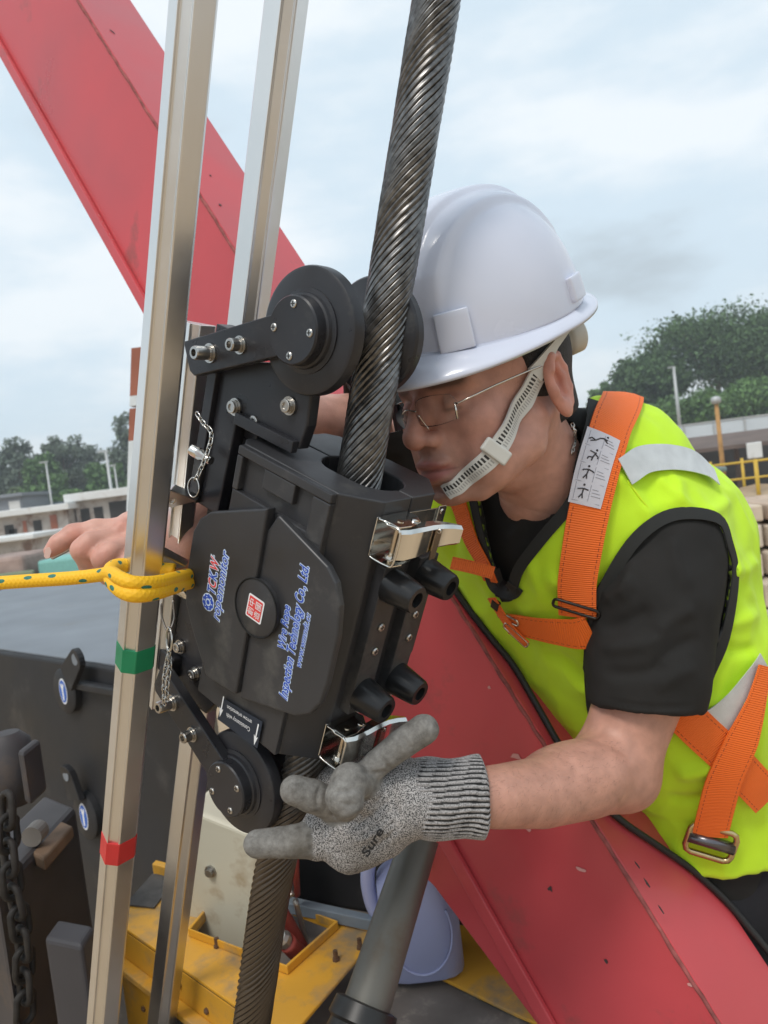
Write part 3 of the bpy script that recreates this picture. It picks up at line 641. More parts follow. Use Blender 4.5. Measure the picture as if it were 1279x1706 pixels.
tag(MB().prism(gpoly([(395, 1470), (470, 1492), (560, 1548), (478, 1622), (318, 1560)], Z1 - .12), -ZL * .02).build('valve_block', mat('brown_valve_block', (.14, .12, .09), .6, var=.3, vscale=14), bevel=.004), 'oily brown plate down inside the yellow opening', 'valve plate')

# ---- black engine housing behind the deck
blacksteel = mat('black_machine_paint', (0.017, 0.017, 0.019), .58, var=.25, vscale=4, rvar=.12, dirt=(.055, .052, .05), dscale=5, dthr=.64)
eb0, eb1 = P(425, 1500, 1.62), P(770, 1590, 1.62); e0 = ground_at(425, 1490, Z2); e1 = ground_at(860, 1566, Z2)
tag(MB().prism([e0, e1, e1 + YL * .5 + XL * .1, e0 + YL * .6], ZL * .62).build('engine_cover', blacksteel, bevel=.01), 'black engine cover standing behind the yellow deck', 'engine cover')

# ---- black counterweight with grey top
ZC = CAM_H - .42
k0, k1, k2, k3 = ground_at(-160, 1062, ZC), ground_at(345, 1136, ZC), ground_at(330, 968, ZC), ground_at(-140, 1062 - 2, ZC)
k3 = k0 + (k2 - k1) * 1.05
cw = thing('counterweight', 'black steel counterweight block with grey worn top at left', 'counterweight', k1 - ZL * .9)
MB().prism([k0, k1, k2, k3], -ZL * 1.1).build('block', blacksteel, cw, bevel=.012, bseg=3)
greytop = mat('worn_grey_top', (0.17, 0.19, 0.215), .55, var=.15, vscale=3, dirt=(.16, .17, .18), dscale=4, dthr=.6)
kc = (k0 + k1 + k2 + k3) / 4
MB().prism([lerp(p, kc, .02) + ZL * .0005 for p in (k0, k1, k2, k3)], ZL * .004).build('top_sheet', greytop, cw)
kn = nrm(np.cross(k1 - k0, ZL)); kn = kn if np.dot(kn, -k1) > 0 else -kn; kx = nrm(k1 - k0)
stick = mat('sticker_white', (.75, .76, .78), .4); stickb = mat('sticker_blue', (.02, .12, .50), .4)
def lug(px, py, plx, ply, s):
    """lifting lug: bolted round pad, hinged eye, blue and white sticker"""
    c = on_plane(px, py, k0, kn)
    pad = MB().lathe(c + kn * .0008, kn, [(0, .052 * s), (.018, .052 * s), (.022, .048 * s)], 28).build('lug_pad', blacksteel, cw, auto=40)
    e = on_plane(plx, ply, k0 + kn * .03, kn); ax = nrm(e - c); e2 = np.cross(kn, ax); w = .024 * s
    pts = [lerp(c, e, .42) + kn * .012 - e2 * w * 1.3] + [e + (e2 * math.cos(a) + ax * math.sin(a)) * w for a in np.linspace(math.pi, 0, 9)] + [lerp(c, e, .42) + kn * .012 + e2 * w * 1.3]
    inner = [e + (e2 * math.cos(a) + ax * math.sin(a)) * w * .5 for a in np.linspace(math.pi, -math.pi, 13)[:-1]]
    mb = MB(); nO = len(pts); tk_ = kn * .014 * s
    mb.prism(pts, tk_); o = mb.build('lug_eye', blacksteel, cw, bevel=.002)
    MB().lathe(e + tk_ + kn * .0006, kn, [(0, .013 * s), (.001, .013 * s)], 18).build('eye_hole', greytop, cw)
    sc = c + kn * .0225
    MB().prism([sc + (kx * .6 * math.cos(a) + ZL * math.sin(a)) * .030 * s for a in np.linspace(0, 2 * math.pi, 25)[:-1]], kn * .001).build('sticker', stick, cw)
    MB().prism([sc + kn * .0012 + (kx * .6 * math.cos(a) + ZL * math.sin(a)) * .026 * s for a in np.linspace(0, 2 * math.pi, 25)[:-1]], kn * .0006).build('sticker_face', stickb, cw)
    MB().prism([sc + kn * .0019 + kx * x * s + ZL * y * s for x, y in [(-.003, -.02), (.0035, -.02), (.0035, .004), (.008, .015), (.003, .019), (0, .010), (-.003, .019), (-.008, .015), (-.003, .004)]], kn * .0005).build('sticker_mark', stick, cw)
lug(118, 1148, 135, 1096, 1.25); lug(152, 1355, 120, 1288, 1.3)
MB().box(k0 + (k1 - k0) * .72 - ZL * .045 + kn * .001, (k1 - k0) * .22, kn * .03, -ZL * .02).build('side_rail', blacksteel, cw, bevel=.004)
# ---- dark pieces at the lower left
dkm = mat('dark_casting', (.045, .04, .042), .6, var=.3, vscale=6, dirt=(.10, .07, .05), dscale=8, dthr=.62)
bw0 = P(88, 1553, 1.1)
tag(MB().box(P(72, 1562, 1.12), nrm(kx * .8 + YL * .25) * .075, YL * .05, -ZL * .45).build('steel_box', mat('grey_box_paint', (.045, .042, .046), .6, var=.15, vscale=5), bevel=.008, bseg=3), 'dark grey steel box at the lower left behind the front rail', 'steel box')
tag(MB().box(P(-60, 1450, 1.25), kx * .13, YL * .3, -ZL * .7).build('cast_column', dkm, bevel=.01), 'dark cast column at the lower left edge under the chain', 'cast column')
tag(MB().box(P(38, 1432, 1.32), kx * .085, YL * .12, ZL * .022).build('wood_chock', mat('wet_wood', (.16, .10, .06), .8, var=.3, vscale=20), bevel=.004), 'small brown wooden chock beside the hanging chain', 'wood block')
tag(MB().box(P(-6, 1445, 1.25), XL * .012, YL * .02, -ZL * .13).build('red_strip', redm, bevel=.002), 'narrow red steel strip at the lower left edge', 'steel strip')
hb = thing('hook_block', 'dark cast hook block at the left edge holding the chain', 'hook block', P(28, 1340, 1.2))
MB().lathe(P(20, 1290, 1.28), -ZL, [(-.07, .02), (-.055, .035), (0, .042), (.03, .038), (.05, .02)], 20).build('block_body', dkm, hb, auto=40)
MB().box(P(28, 1250, 1.21), kx * .022, YL * .06, -ZL * .085).build('side_plate', dkm, hb, bevel=.006)
MB().cyl(P(52, 1395, 1.3), P(52, 1395, 1.3) + YL * .03, .017, n=18).build('washer', mat('rusty_washer', (.28, .25, .22), .6, metal=.5), hb)
chainm = mat('dark_chain_steel', (.030, .026, .023), .65, metal=.3, var=.4, vscale=40)
def link_mesh(c, ax, side, Ln, Wd, r, n=20, m=6):
    """one oval chain link: centre, long axis, short axis"""
    pts = []
    for i in range(n):
        a = 2 * math.pi * i / n; x = math.cos(a) * Wd; y = math.sin(a) * Wd + (Ln - Wd) * (1 if math.sin(a) >= 0 else -1)
        pts.append(c + side * x + ax * y)
    return MB().tube(pts, r, m, loop=True)
def chain(name, label, path, Ln, Wd, r, m, cat='chain', n=14, mseg=6):
    pts = [np.asarray(p, float) for p in path]; sp = spline(pts, 24); L_ = [0]
    for i in range(1, len(sp)): L_.append(L_[-1] + np.linalg.norm(sp[i] - sp[i - 1]))
    t = thing(name, label, cat, sp[-1]); step = 2 * (Ln - r * 1.6); k = 0; s = step / 2
    while s < L_[-1]:
        i = np.searchsorted(L_, s); a = sp[i]; ax = nrm(sp[min(i + 1, len(sp) - 1)] - sp[max(i - 1, 0)])
        sd = nrm(np.cross(ax, [0, 0, 1])); sd2 = np.cross(ax, sd); q = sd if k % 2 == 0 else sd2
        ang = .6; q = nrm(q * math.cos(ang) + np.cross(ax, q) * math.sin(ang))
        link_mesh(a, ax, q, Ln, Wd, r, n, mseg).build('link', m, t, smooth=True); s += step; k += 1
    return t
chain('lifting_chain', 'heavy dark lifting chain hanging at the lower left edge', [P(12, 1330, 1.15), P(14, 1400, 1.15), P(20, 1470, 1.15), P(34, 1540, 1.16), P(40, 1600, 1.17), P(42, 1700, 1.18)], .026, .014, .0055, chainm)
chain('lifting_chain', 'second run of dark chain close to the left picture edge', [P(-8, 1330, 1.2), P(-2, 1420, 1.2), P(6, 1490, 1.2), P(26, 1550, 1.2)], .026, .014, .0055, chainm)
# ---- jug
jugm = mat('lilac_jug_plastic', (0.38, 0.41, 0.62), .35, var=.05, vscale=8, sss=0.0, spec=.5)
jb = ground_at(708, 1604, Z2 + .01); js = 0.21
jug = thing('plastic_jug', 'lilac blue plastic jug with handle standing behind the cylinder', 'jug', jb)
jr = nrm(P(760, 1560, 1.3) - P(660, 1560, 1.3)); jr = nrm(jr - ZL * np.dot(jr, ZL)); jd = np.cross(ZL, jr)
jd = jd if np.dot(jd, -jb) > 0 else -jd
def rrect(z, hw, hd, cx=0.0, n=28, p=4):
    out = []
    for i in range(n):
        a = 2 * math.pi * i / n; c, s_ = math.cos(a), math.sin(a); q = (abs(c) ** p + abs(s_) ** p) ** (-1 / p)
        out.append(jb + jr * (cx + c * q * hw) + jd * (s_ * q * hd) + ZL * z)
    return out
JW = .064
MB().rings([rrect(.0, JW * .9, .05), rrect(.006, JW, .057), rrect(.11, JW, .057), rrect(.150, JW * .98, .055), rrect(.172, JW * .75, .046, .01), rrect(.188, JW * .42, .032, .014), rrect(.196, .018, .018, .012), rrect(.21, .018, .018, .012)]).build('bottle', jugm, jug, smooth=True)
hp = [jb + jr * x + jd * .0 + ZL * z for x, z in [(-.060, .085), (-.073, .105), (-.077, .15), (-.066, .190), (-.040, .212), (-.01, .208)]]
MB().tube(spline(hp, 6), [.012] * 31, 14).build('handle', jugm, jug, smooth=True)
MB().lathe(jb + jr * .012 + ZL * .208, ZL, [(0, .021), (.022, .021), (.025, .017)], 24).build('cap', mat('jug_cap', (.35, .20, .55), .4), jug, auto=40)
MB().tube([jb + jr * (JW * .78 * math.cos(a)) + jd * .0575 + ZL * (.085 + .068 * math.sin(a)) for a in np.linspace(-2.6, .5, 24)], .0022, 6).build('raised_rim', jugm, jug, smooth=True)
# grey sacking behind the jug
tag(MB().rings([[ground_at(800 + i * 9, 1545 + i * 7, Z2 + .012) + YL * (.03 * math.cos(a)) + ZL * (.018 + .018 * math.sin(a)) for a in np.linspace(0, 2 * math.pi, 9)[:-1]] for i in range(12)]).build('canvas_roll', mat('dirty_canvas', (.34, .29, .22), .9, var=.3, vscale=15), smooth=True), 'dirty rolled canvas strip on the yellow plate beside the jug', 'canvas roll')
# red and white post far behind the front rail
rp = P(226, 640, 3.2)
pst = thing('marker_post', 'red and white marker post behind the front aluminium rail', 'marker post', P(255, 1000, 3.2))
mwhite = mat('post_white', (.66, .70, .70), .5, var=.05)
for i, (a, b, m_) in enumerate([(575, 655, rustm), (655, 672, mwhite), (676, 730, rustm), (730, 960, mwhite)]):
    A, B = P(258 - (a - 600) * .03, a, 3.2), P(258 - (b - 600) * .03, b, 3.2)
    MB().box(A - XL * .10 + ZL * 0, XL * .215, YL * .06, (B - A) * .997).build('post_band', m_, pst)
# walkway the worker stands on
ZW = CAM_H - 1.42
wk = P(1150, 1500, 1.25); wkw = W(wk)
tag(wbox('walkway', (wkw[0] - .5, wkw[1] - .12, ZW - .05), (wkw[0] + .75, wkw[1] + 1.0, ZW), mat('walkway_steel', (.16, .15, .14), .7, var=.2, vscale=10), bevel=.01), kind='structure')
# ================================================================== ALUMINIUM FRAME, ROPES, DEVICE
RAX = np.array([-0.1785117, -0.93190396, -0.31573499])           # wire rope and rails run this way (downwards)
alum = mat('aluminium', (0.74, 0.73, 0.71), 0.34, metal=1.0, var=.03, vscale=14, rvar=.05, bump=.02, bscale=90, dirt=(.36, .33, .29), dscale=26, dthr=.76)
re_ = nrm(np.array([1.0, 0, 0]) - RAX * RAX[0]); rc_ = np.cross(re_, RAX); rc_ = rc_ if rc_[2] > 0 else -rc_
PROF = [(-19, -12), (-19.5, -7), (-8.2, 9.2), (-7.4, 9.0), (-6.6, 7.2), (-5.0, 6.6), (3.2, 7.2), (4.0, 8.6), (4.9, 8.8), (6.0, 8.2), (18.5, -7.0), (18.8, -12)]
def rail(name, p0, length, parent, sc=1.0, rot=0.0):
    c, s = math.cos(rot), math.sin(rot)
    poly = [p0 + re_ * (x * c - y * s) * .001 * sc + rc_ * (x * s + y * c) * .001 * sc for x, y in PROF]
    return MB().prism(poly, RAX * length).build(name, alum, parent, bevel=.0007, bseg=2)
def line_pt(p0, y):                                               # point of a rail line at photo row y
    k = (CY - y) / FPX; t = (p0[1] + k * p0[2]) / (-(RAX[1] + k * RAX[2])); return p0 + RAX * t
R1 = P(318, 0, .62); R2 = P(481, 0, .77)
frame = thing('aluminium_frame', 'silver aluminium profile frame with two long leaning rails and green and red tape', 'aluminium frame', R1 + RAX * 1.5)
rail('rail', R1 - RAX * .35, 1.95, frame); rail('rail', R2 - RAX * .45, 2.3, frame, 1.15, rot=-.32)
R3 = P(322, 620, .815); rail('short_rail', R3 - RAX * .05, .46, frame, .86)
def tape(y0, y1, m, nm):
    a, b = line_pt(R1, y0), line_pt(R1, y1); sc = 1.035
    poly = [a + re_ * x * .001 * sc + rc_ * (y * sc + .35) * .001 for x, y in PROF if y not in (7.2, 6.6)]
    MB().prism(poly, b - a).build(nm, m, frame, bevel=.0005)
tape(1078, 1115, mat('green_tape', (.012, .23, .10), .5, var=.1, vscale=40, bump=.2, bscale=120), 'green_tape'); tape(1397, 1432, mat('red_tape', (.55, .03, .03), .5, var=.1, vscale=40, bump=.2, bscale=120), 'red_tape')
def rung(y, h, x0, x1):
    a, b = line_pt(R1, y) - rc_ * .014 + re_ * .006, line_pt(R3, y - 2) + rc_ * .024 + re_ * .010
    ax = nrm(b - a); up = nrm(np.cross(ax, rc_)); up = up if up[1] > 0 else -up
    r = MB().box(a - up * h / 2 - rc_ * .015, b - a, up * h, rc_ * .02).build('rung', alum, frame, bevel=.0012)
    c = lerp(a, b, .55) + rc_ * .0052
    MB().lathe(c, rc_, [(0, .0042), (.0008, .0042), (.0014, .003), (.0008, .0012)], 14).build('screw', mat('screw_steel', (.5, .48, .45), .3, metal=1), r, auto=40)
rung(826, .030, 0, 0); rung(930, .020, 0, 0)

def tube_uv(path, r, n=12):
    path = [np.asarray(p, float) for p in path]; m = len(path); v, f, uv = [], [], []; x = None; u = 0
    for i, p in enumerate(path):
        t = nrm(path[min(i + 1, m - 1)] - path[max(i - 1, 0)])
        if x is None: x = nrm(np.cross(t, [0, 0, 1.0]))
        x = nrm(x - t * np.dot(x, t)); y = np.cross(t, x)
        if i: u += np.linalg.norm(p - path[i - 1])
        rr = r[i] if hasattr(r, '__len__') else r
        for k in range(n + 1):
            a = 2 * math.pi * k / n; v.append(p + (x * math.cos(a) + y * math.sin(a)) * rr); uv.append((u, k / n))
    for i in range(m - 1):
        for k in range(n): a = i * (n + 1) + k; f.append((a, a + 1, a + n + 2, a + n + 1))
    f.append(tuple(range(n + 1))[::-1]); f.append(tuple(range((m - 1) * (n + 1), m * (n + 1))))
    return v, f, uv
# ---- yellow braided rope with green flecks
m, nt, b = new_mat('yellow_rope'); N, K = nt.nodes, nt.links
uvn = N.new('ShaderNodeUVMap'); mp = N.new('ShaderNodeMapping'); mp.inputs['Scale'].default_value = (34, 3, 1); K.new(uvn.outputs['UV'], mp.inputs['Vector'])
vo = N.new('ShaderNodeTexVoronoi'); vo.voronoi_dimensions = '2D'; vo.inputs['Randomness'].default_value = .6; vo.inputs['Scale'].default_value = 1.0; K.new(mp.outputs['Vector'], vo.inputs['Vector'])
lt = N.new('ShaderNodeMath'); lt.operation = 'LESS_THAN'; lt.inputs[1].default_value = .15; K.new(vo.outputs['Distance'], lt.inputs[0])
mx = N.new('ShaderNodeMix'); mx.data_type = 'RGBA'; mx.inputs['A'].default_value = (.86, .47, .008, 1); mx.inputs['B'].default_value = (.02, .16, .12, 1); K.new(lt.outputs[0], mx.inputs['Factor']); K.new(mx.outputs['Result'], b.inputs['Base Color'])
hs = []
for sgn in (1, -1):
    m2 = N.new('ShaderNodeMapping'); m2.inputs['Scale'].default_value = (210, 6 * sgn, 1); K.new(uvn.outputs['UV'], m2.inputs['Vector'])
    sx = N.new('ShaderNodeSeparateXYZ'); K.new(m2.outputs['Vector'], sx.inputs[0]); ad = N.new('ShaderNodeMath'); ad.operation = 'ADD'; K.new(sx.outputs[0], ad.inputs[0]); K.new(sx.outputs[1], ad.inputs[1])
    ml = N.new('ShaderNodeMath'); ml.operation = 'MULTIPLY'; ml.inputs[1].default_value = 6.2832; K.new(ad.outputs[0], ml.inputs[0])
    sn = N.new('ShaderNodeMath'); sn.operation = 'SINE'; K.new(ml.outputs[0], sn.inputs[0]); hs.append(sn)
mxx = N.new('ShaderNodeMath'); mxx.operation = 'MAXIMUM'; K.new(hs[0].outputs[0], mxx.inputs[0]); K.new(hs[1].outputs[0], mxx.inputs[1])
bp = N.new('ShaderNodeBump'); bp.inputs['Strength'].default_value = .3; bp.inputs['Distance'].default_value = .0007; K.new(mxx.outputs[0], bp.inputs['Height']); K.new(bp.outputs['Normal'], b.inputs['Normal']); b.inputs['Roughness'].default_value = .6
yrope = thing('yellow_rope', 'yellow braided rope with green flecks tied round the front rail', 'rope', P(100, 966, .74))
ra = [P(-900, 1075, .98), P(-420, 1016, .85), P(-60, 976, .76), P(0, 971, .755), P(60, 967, .75), P(120, 963, .742), P(165, 958, .735), P(185, 955, .722), P(200, 963, .703), P(222, 971, .697), P(255, 971, .712), P(285, 965, .745), P(312, 958, .80), P(345, 952, .87), P(370, 950, .92)]
rb = [P(365, 960, .92), P(345, 964, .87), P(312, 971, .80), P(285, 979, .745), P(255, 988, .712), P(225, 991, .697), P(203, 984, .703), P(187, 968, .722), P(184, 950, .745), P(200, 942, .77), P(240, 946, .79), P(290, 950, .79)]
for nm, pth in (('rope_run', ra), ('rope_hitch', rb)):
    v, f, uv = tube_uv(spline(pth, 10), .0066 if nm == 'rope_run' else .0072, 16); put(nm, v, f, m, yrope, uvs=uv, smooth=True)

# ---- steel wire rope: 16 helical strands, each lobed by its own wires
m, nt, b = new_mat('wire_rope_steel'); N, K = nt.nodes, nt.links
tcn = N.new('ShaderNodeTexCoord'); nz = N.new('ShaderNodeTexNoise'); nz.inputs['Scale'].default_value = 130; nz.inputs['Detail'].default_value = 5; K.new(tcn.outputs['Object'], nz.inputs['Vector'])
rr = N.new('ShaderNodeValToRGB'); rr.color_ramp.elements[0].position = .30; rr.color_ramp.elements[0].color = (.08, .078, .076, 1); rr.color_ramp.elements[1].position = .75; rr.color_ramp.elements[1].color = (.25, .246, .243, 1); K.new(nz.outputs['Fac'], rr.inputs['Fac'])
geo = N.new('ShaderNodeNewGeometry'); sx = N.new('ShaderNodeSeparateXYZ'); K.new(geo.outputs['Position'], sx.inputs[0])
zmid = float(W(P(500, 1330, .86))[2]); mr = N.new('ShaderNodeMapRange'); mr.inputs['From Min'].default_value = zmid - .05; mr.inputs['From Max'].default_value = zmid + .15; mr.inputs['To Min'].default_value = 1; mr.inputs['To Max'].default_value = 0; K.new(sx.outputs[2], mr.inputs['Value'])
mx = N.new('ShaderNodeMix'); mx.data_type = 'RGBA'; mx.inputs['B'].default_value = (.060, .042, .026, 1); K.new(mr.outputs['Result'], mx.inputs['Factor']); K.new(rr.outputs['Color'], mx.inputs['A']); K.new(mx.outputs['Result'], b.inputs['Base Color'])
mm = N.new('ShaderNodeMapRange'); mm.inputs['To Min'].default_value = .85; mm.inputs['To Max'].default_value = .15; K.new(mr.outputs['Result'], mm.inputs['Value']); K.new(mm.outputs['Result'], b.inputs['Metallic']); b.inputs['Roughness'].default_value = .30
wsteel = m
W0 = P(600, 785, .755); RR_, ns = .0192, 20
wrope = thing('wire_rope', 'thick greased steel wire rope running down through the black device', 'wire rope', W0 + RAX * .9)
pitch, nseg, sr = .175, 330, .0030
_wp = [P(727, 0, .712), P(600, 785, .757)]; _wp = [_wp[0] * 1.55 - _wp[1] * .55] + _wp + [P(540, 1150, .805), P(488, 1340, .845), P(457, 1450, .868), P(428, 1640, .905), P(402, 1840, .945)]
_sp = np.array(spline(_wp, 40)); _sl = np.concatenate([[0], np.cumsum(np.linalg.norm(np.diff(_sp, axis=0), axis=1))]); _ss = np.linspace(0, _sl[-1], nseg)
CP = np.stack([np.interp(_ss, _sl, _sp[:, k]) for k in range(3)], 1); CT = np.gradient(CP, axis=0); CT /= np.linalg.norm(CT, axis=1, keepdims=True)
CXV = np.cross(CT, [0, 0, 1.0]); CXV /= np.linalg.norm(CXV, axis=1, keepdims=True); CYV = np.cross(CT, CXV)
MB().tube(list(CP), RR_ - .001, 24).build('core', mat('rope_core', (.02, .018, .016), .8), wrope, smooth=True)
def strand(ph):
    n = 18; a = (ph + 2 * math.pi * _ss / pitch)[:, None]; rd = CXV * np.cos(a) + CYV * np.sin(a); tg = CT + (-CXV * np.sin(a) + CYV * np.cos(a)) * (2 * math.pi / pitch) * RR_
    tg /= np.linalg.norm(tg, axis=1, keepdims=True); bi = np.cross(tg, rd); c = CP + rd * RR_
    q = 2 * math.pi * np.arange(n) / n; r = sr * (1 + .19 * np.cos(5 * q[None] + (_ss * 2 * math.pi * 7)[:, None]))
    v = (c[:, None] + rd[:, None] * (np.cos(q)[None] * r)[..., None] + bi[:, None] * (np.sin(q)[None] * r)[..., None]).reshape(-1, 3)
    f = [(i * n + k, i * n + (k + 1) % n, (i + 1) * n + (k + 1) % n, (i + 1) * n + k) for i in range(nseg - 1) for k in range(n)]
    return v, f
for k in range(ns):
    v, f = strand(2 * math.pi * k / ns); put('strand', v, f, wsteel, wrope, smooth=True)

# ---- the inspection device
DR = np.array([[0.73919643, 0.63352044, 0.22856178], [-0.39035065, 0.12645372, 0.91194069], [0.54883058, -0.76332254, 0.34076926]])
DT = np.array([-0.02350806, 0.00406496, -.7]) * .66 / .7; DU, DV, DH = .1693, .1427, .2834
du, dv, dw = DR[:, 0], DR[:, 1], DR[:, 2]
def D(u, v, w): return DT + du * u + dv * v + dw * w
def dpx(px, py, axis, val):                                       # device coordinates of a photo point on a device plane
    r = P(px, py, 1.0); n = DR[:, axis]; s = (val + n @ DT) / (n @ r); return DR.T @ (r * s - DT)
def dlp(px, py, axis, val): return D(*dpx(px, py, axis, val))
blk = mat('black_nylon', (0.034, 0.034, 0.037), .42, var=.10, vscale=25, rvar=.06, bump=.05, bscale=500, dirt=(.075, .073, .070), dscale=22, dthr=.63)
blk2 = mat('black_anodised', (0.022, 0.022, 0.026), .34, var=.12, vscale=40, rvar=.09, bump=.03, bscale=600, dirt=(.06, .058, .055), dscale=26, dthr=.66)
chrome = mat('polished_steel', (0.70, 0.68, 0.64), .13, metal=1.0, rvar=.05, vscale=60)
boltst = mat('bolt_steel', (0.52, 0.50, 0.47), .28, metal=1.0, var=.1, vscale=200)
holed = mat('socket_dark', (.03, .03, .03), .6)
dev = thing('rope_tester', 'black rope inspection device with blue white lettering clamped on the wire rope', 'inspection device', D(-.09, .07, -.40))
VS = .0765                                                        # split between the two halves
c = .030
def half(name, v0, v1, front):
    """half of the body in plan (u, v), with a half-round rope channel and chamfered corners"""
    hw, hr = .036, .0285; hu = -.067
    if front: out = [(-DU, v1), (-DU, v0 + .012), (-DU + .012, v0), (-c, v0), (0, v0 + c), (0, v1)]
    else: out = [(0, v0), (0, v1 - c), (-c, v1), (-DU + .012, v1), (-DU, v1 - .012), (-DU, v0)]
    a0, a1 = (0, math.pi) if front else (math.pi, 2 * math.pi)
    arc = []
    yv = v1 if front else v0
    if front:
        arc = [(hu + .02 + hr * math.cos(a), yv - hr * math.sin(a)) for a in np.linspace(0, math.pi / 2, 7)] + [(hu - .012 + hr * math.cos(a), yv - hr * math.sin(a)) for a in np.linspace(math.pi / 2, math.pi, 7)]
    else:
        arc = [(hu - .012 + hr * math.cos(a), yv + hr * math.sin(a)) for a in np.linspace(math.pi, math.pi / 2, 7)] + [(hu + .02 + hr * math.cos(a), yv + hr * math.sin(a)) for a in np.linspace(math.pi / 2, 0, 7)]
    poly = [D(u, v, 0) for u, v in out + arc]
    return MB().prism(poly, -dw * DH).build(name, blk, dev, bevel=.0018, bseg=3)
half('front_half', .007, VS - .0006, True); half('rear_half', VS + .0006, DV, False)
# raised pads on the front face leave the shallow pockets near the top
def fprism(name, pts, t0, t1, m, parent, bevel=.0012, **kw):      # outline given on the photo, unprojected on the plane v = t1, extruded back to t0
    poly = [dlp(x, y, 1, t1) for x, y in pts]; return MB().prism(poly, dv * (t0 - t1)).build(name, m, parent, bevel=bevel, **kw)
ft_ = lambda u, w: D(u, 0, w)
def fbox(u0, u1, w0, w1, t0=.008, t1=0.0, m=None, name='pad', bevel=.0012):
    return MB().box(D(u0, t1, w0), du * (u1 - u0), dw * (w1 - w0), dv * (t0 - t1)).build(name, m or blk, dev, bevel=bevel)
fbox(-DU + .012, -c - .0005, -.010, -.0008); fbox(-DU + .012, -DU + .020, -.045, -.0104); fbox(-.118, -.076, -.030, -.0104, t1=.001); fbox(-.052, -c - .0005, -.052, -.0104); fbox(-DU + .0125, -c - .0005, -.115, -.0455, t1=.0005)
fbox(-DU + .0125, -c - .0005, -.2828, -.1155, t1=.0015)
# cover: high left plate, lower right plate
cov = fprism('cover_plate', [(349, 853), (445, 847), (418, 1010), (392, 1158), (343, 1128), (318, 1045), (308, 1003), (310, 955), (321, 885), (332, 864)], .001, -.0115, blk, dev, bevel=.0022, bseg=3)
cov2 = fprism('cover_plate', [(463, 858), (545, 944), (559, 972), (565, 1010), (562, 1060), (544, 1140), (533, 1172), (515, 1190), (492, 1194), (398, 1163), (420, 1020), (444, 885)], .0016, -.0065, blk, dev, bevel=.0022, bseg=3)
dc = dpx(426, 1013, 1, -.0118); dcp = D(*dc)
disc = MB().lathe(dcp + dv * .008, -dv, [(0, .0285), (.0079, .0285), (.0082, .0280)], 48).build('centre_disc', blk, dev, auto=40)
MB().tube([dcp - dv * .0004 + (du * math.cos(a) + dw * math.sin(a)) * .0292 for a in np.linspace(0, 2 * math.pi, 65)[:-1]], .0009, 6, loop=True).build('disc_groove', mat('groove_black', (.006, .006, .006), .8), dev, smooth=True)
# ---- lettering
def text_mesh(s, shear=0.0, off=0.0, res=3, spacing=1.0):
    cu = bpy.data.curves.new('t', 'FONT'); cu.body = s; cu.shear = shear; cu.offset = off; cu.resolution_u = res; cu.space_character = spacing; cu.fill_mode = 'FRONT'
    ob = bpy.data.objects.new('t', cu); COL.objects.link(ob); dg = bpy.context.evaluated_depsgraph_get(); me = bpy.data.meshes.new_from_object(ob.evaluated_get(dg))
    v = np.array([x.co[:] for x in me.vertices]) if len(me.vertices) else np.zeros((0, 3)); f = [tuple(p.vertices) for p in me.polygons]
    bpy.data.objects.remove(ob); bpy.data.curves.remove(cu); bpy.data.meshes.remove(me); return v, f
blue = mat('print_blue', (.015, .075, .50), .4); pale = mat('print_pale_blue', (.62, .74, .88), .4); redp = mat('print_red', (.72, .06, .06), .4); whitep = mat('print_white', (.78, .80, .82), .4)
def lay(v, f, o, ex, ey, sx, sy, m, name, parent, x0=0.0, nrm_off=0.0, nd=None):
    pts = [o + ex * ((p[0] - x0) * sx) + ey * (p[1] * sy) + nd * nrm_off for p in v]; return put(name, pts, f, m, parent)
def line_of_text(s, o, ex, ey, length, height, parent, shear=.25, nd=None, colors=None, outline=True, bold=.012, ow=.055, name='lettering', m=None):
    """printed line: coloured letters over a wider pale outline, both thin sheets"""
    v, f = text_mesh(s, shear, bold); x0, x1 = v[:, 0].min(), v[:, 0].max(); sx = length / (x1 - x0); sy = height / .72
    if outline:
        vo_, fo = text_mesh(s, shear, ow); lay(vo_, fo, o, ex, ey, sx, sy, pale, name + '_outline', parent, x0, .00025, nd)
    if colors is None: lay(v, f, o, ex, ey, sx, sy, m or blue, name, parent, x0, .0006, nd)
    else:
        k = 0
        for ch, cm in colors:
            pre, _ = text_mesh(s[:k + 1], shear, bold); v0, f0 = text_mesh(ch, shear, bold); xo = pre[:, 0].max() - v0[:, 0].max()
            vv = v0.copy(); vv[:, 0] += xo; lay(vv, f0, o, ex, ey, sx, sy, cm, name, parent, x0, .0006, nd); k += 1
def seg(pa, pb, t): a, b = dpx(*pa, 1, t), dpx(*pb, 1, t); return D(*a), np.linalg.norm(np.array(b) - a)
def vtext(s, pa, pb, hpx_pt, t, parent, **kw):
    """line of text from photo point pa to pb (baseline), cap height up to photo point hpx_pt"""
    A, B, Hh = dlp(*pa, 1, t), dlp(*pb, 1, t), dlp(*hpx_pt, 1, t); ex = nrm(B - A); ey = nrm(np.cross(-dv, ex)); h = abs(np.dot(Hh - A, ey))
    line_of_text(s, A, ex, ey, np.linalg.norm(B - A), h, parent, nd=-dv, **kw)
vtext('Inspection Technology Co., Ltd.', (478, 1167), (515, 945), (464, 1160), -.0065, cov2, bold=.014, ow=.065)
vtext('Wire Rope', (474, 1083), (484, 1011), (462, 1078), -.0065, cov2, bold=.014, ow=.065)
vtext('www.wmndt.cc', (501, 1113), (518, 1024), (492, 1108), -.0065, cov2, bold=.004, ow=.06)
vtext('ropemonitor', (365, 1035), (382, 921), (352, 1028), -.0115, cov, bold=.006, ow=.065)
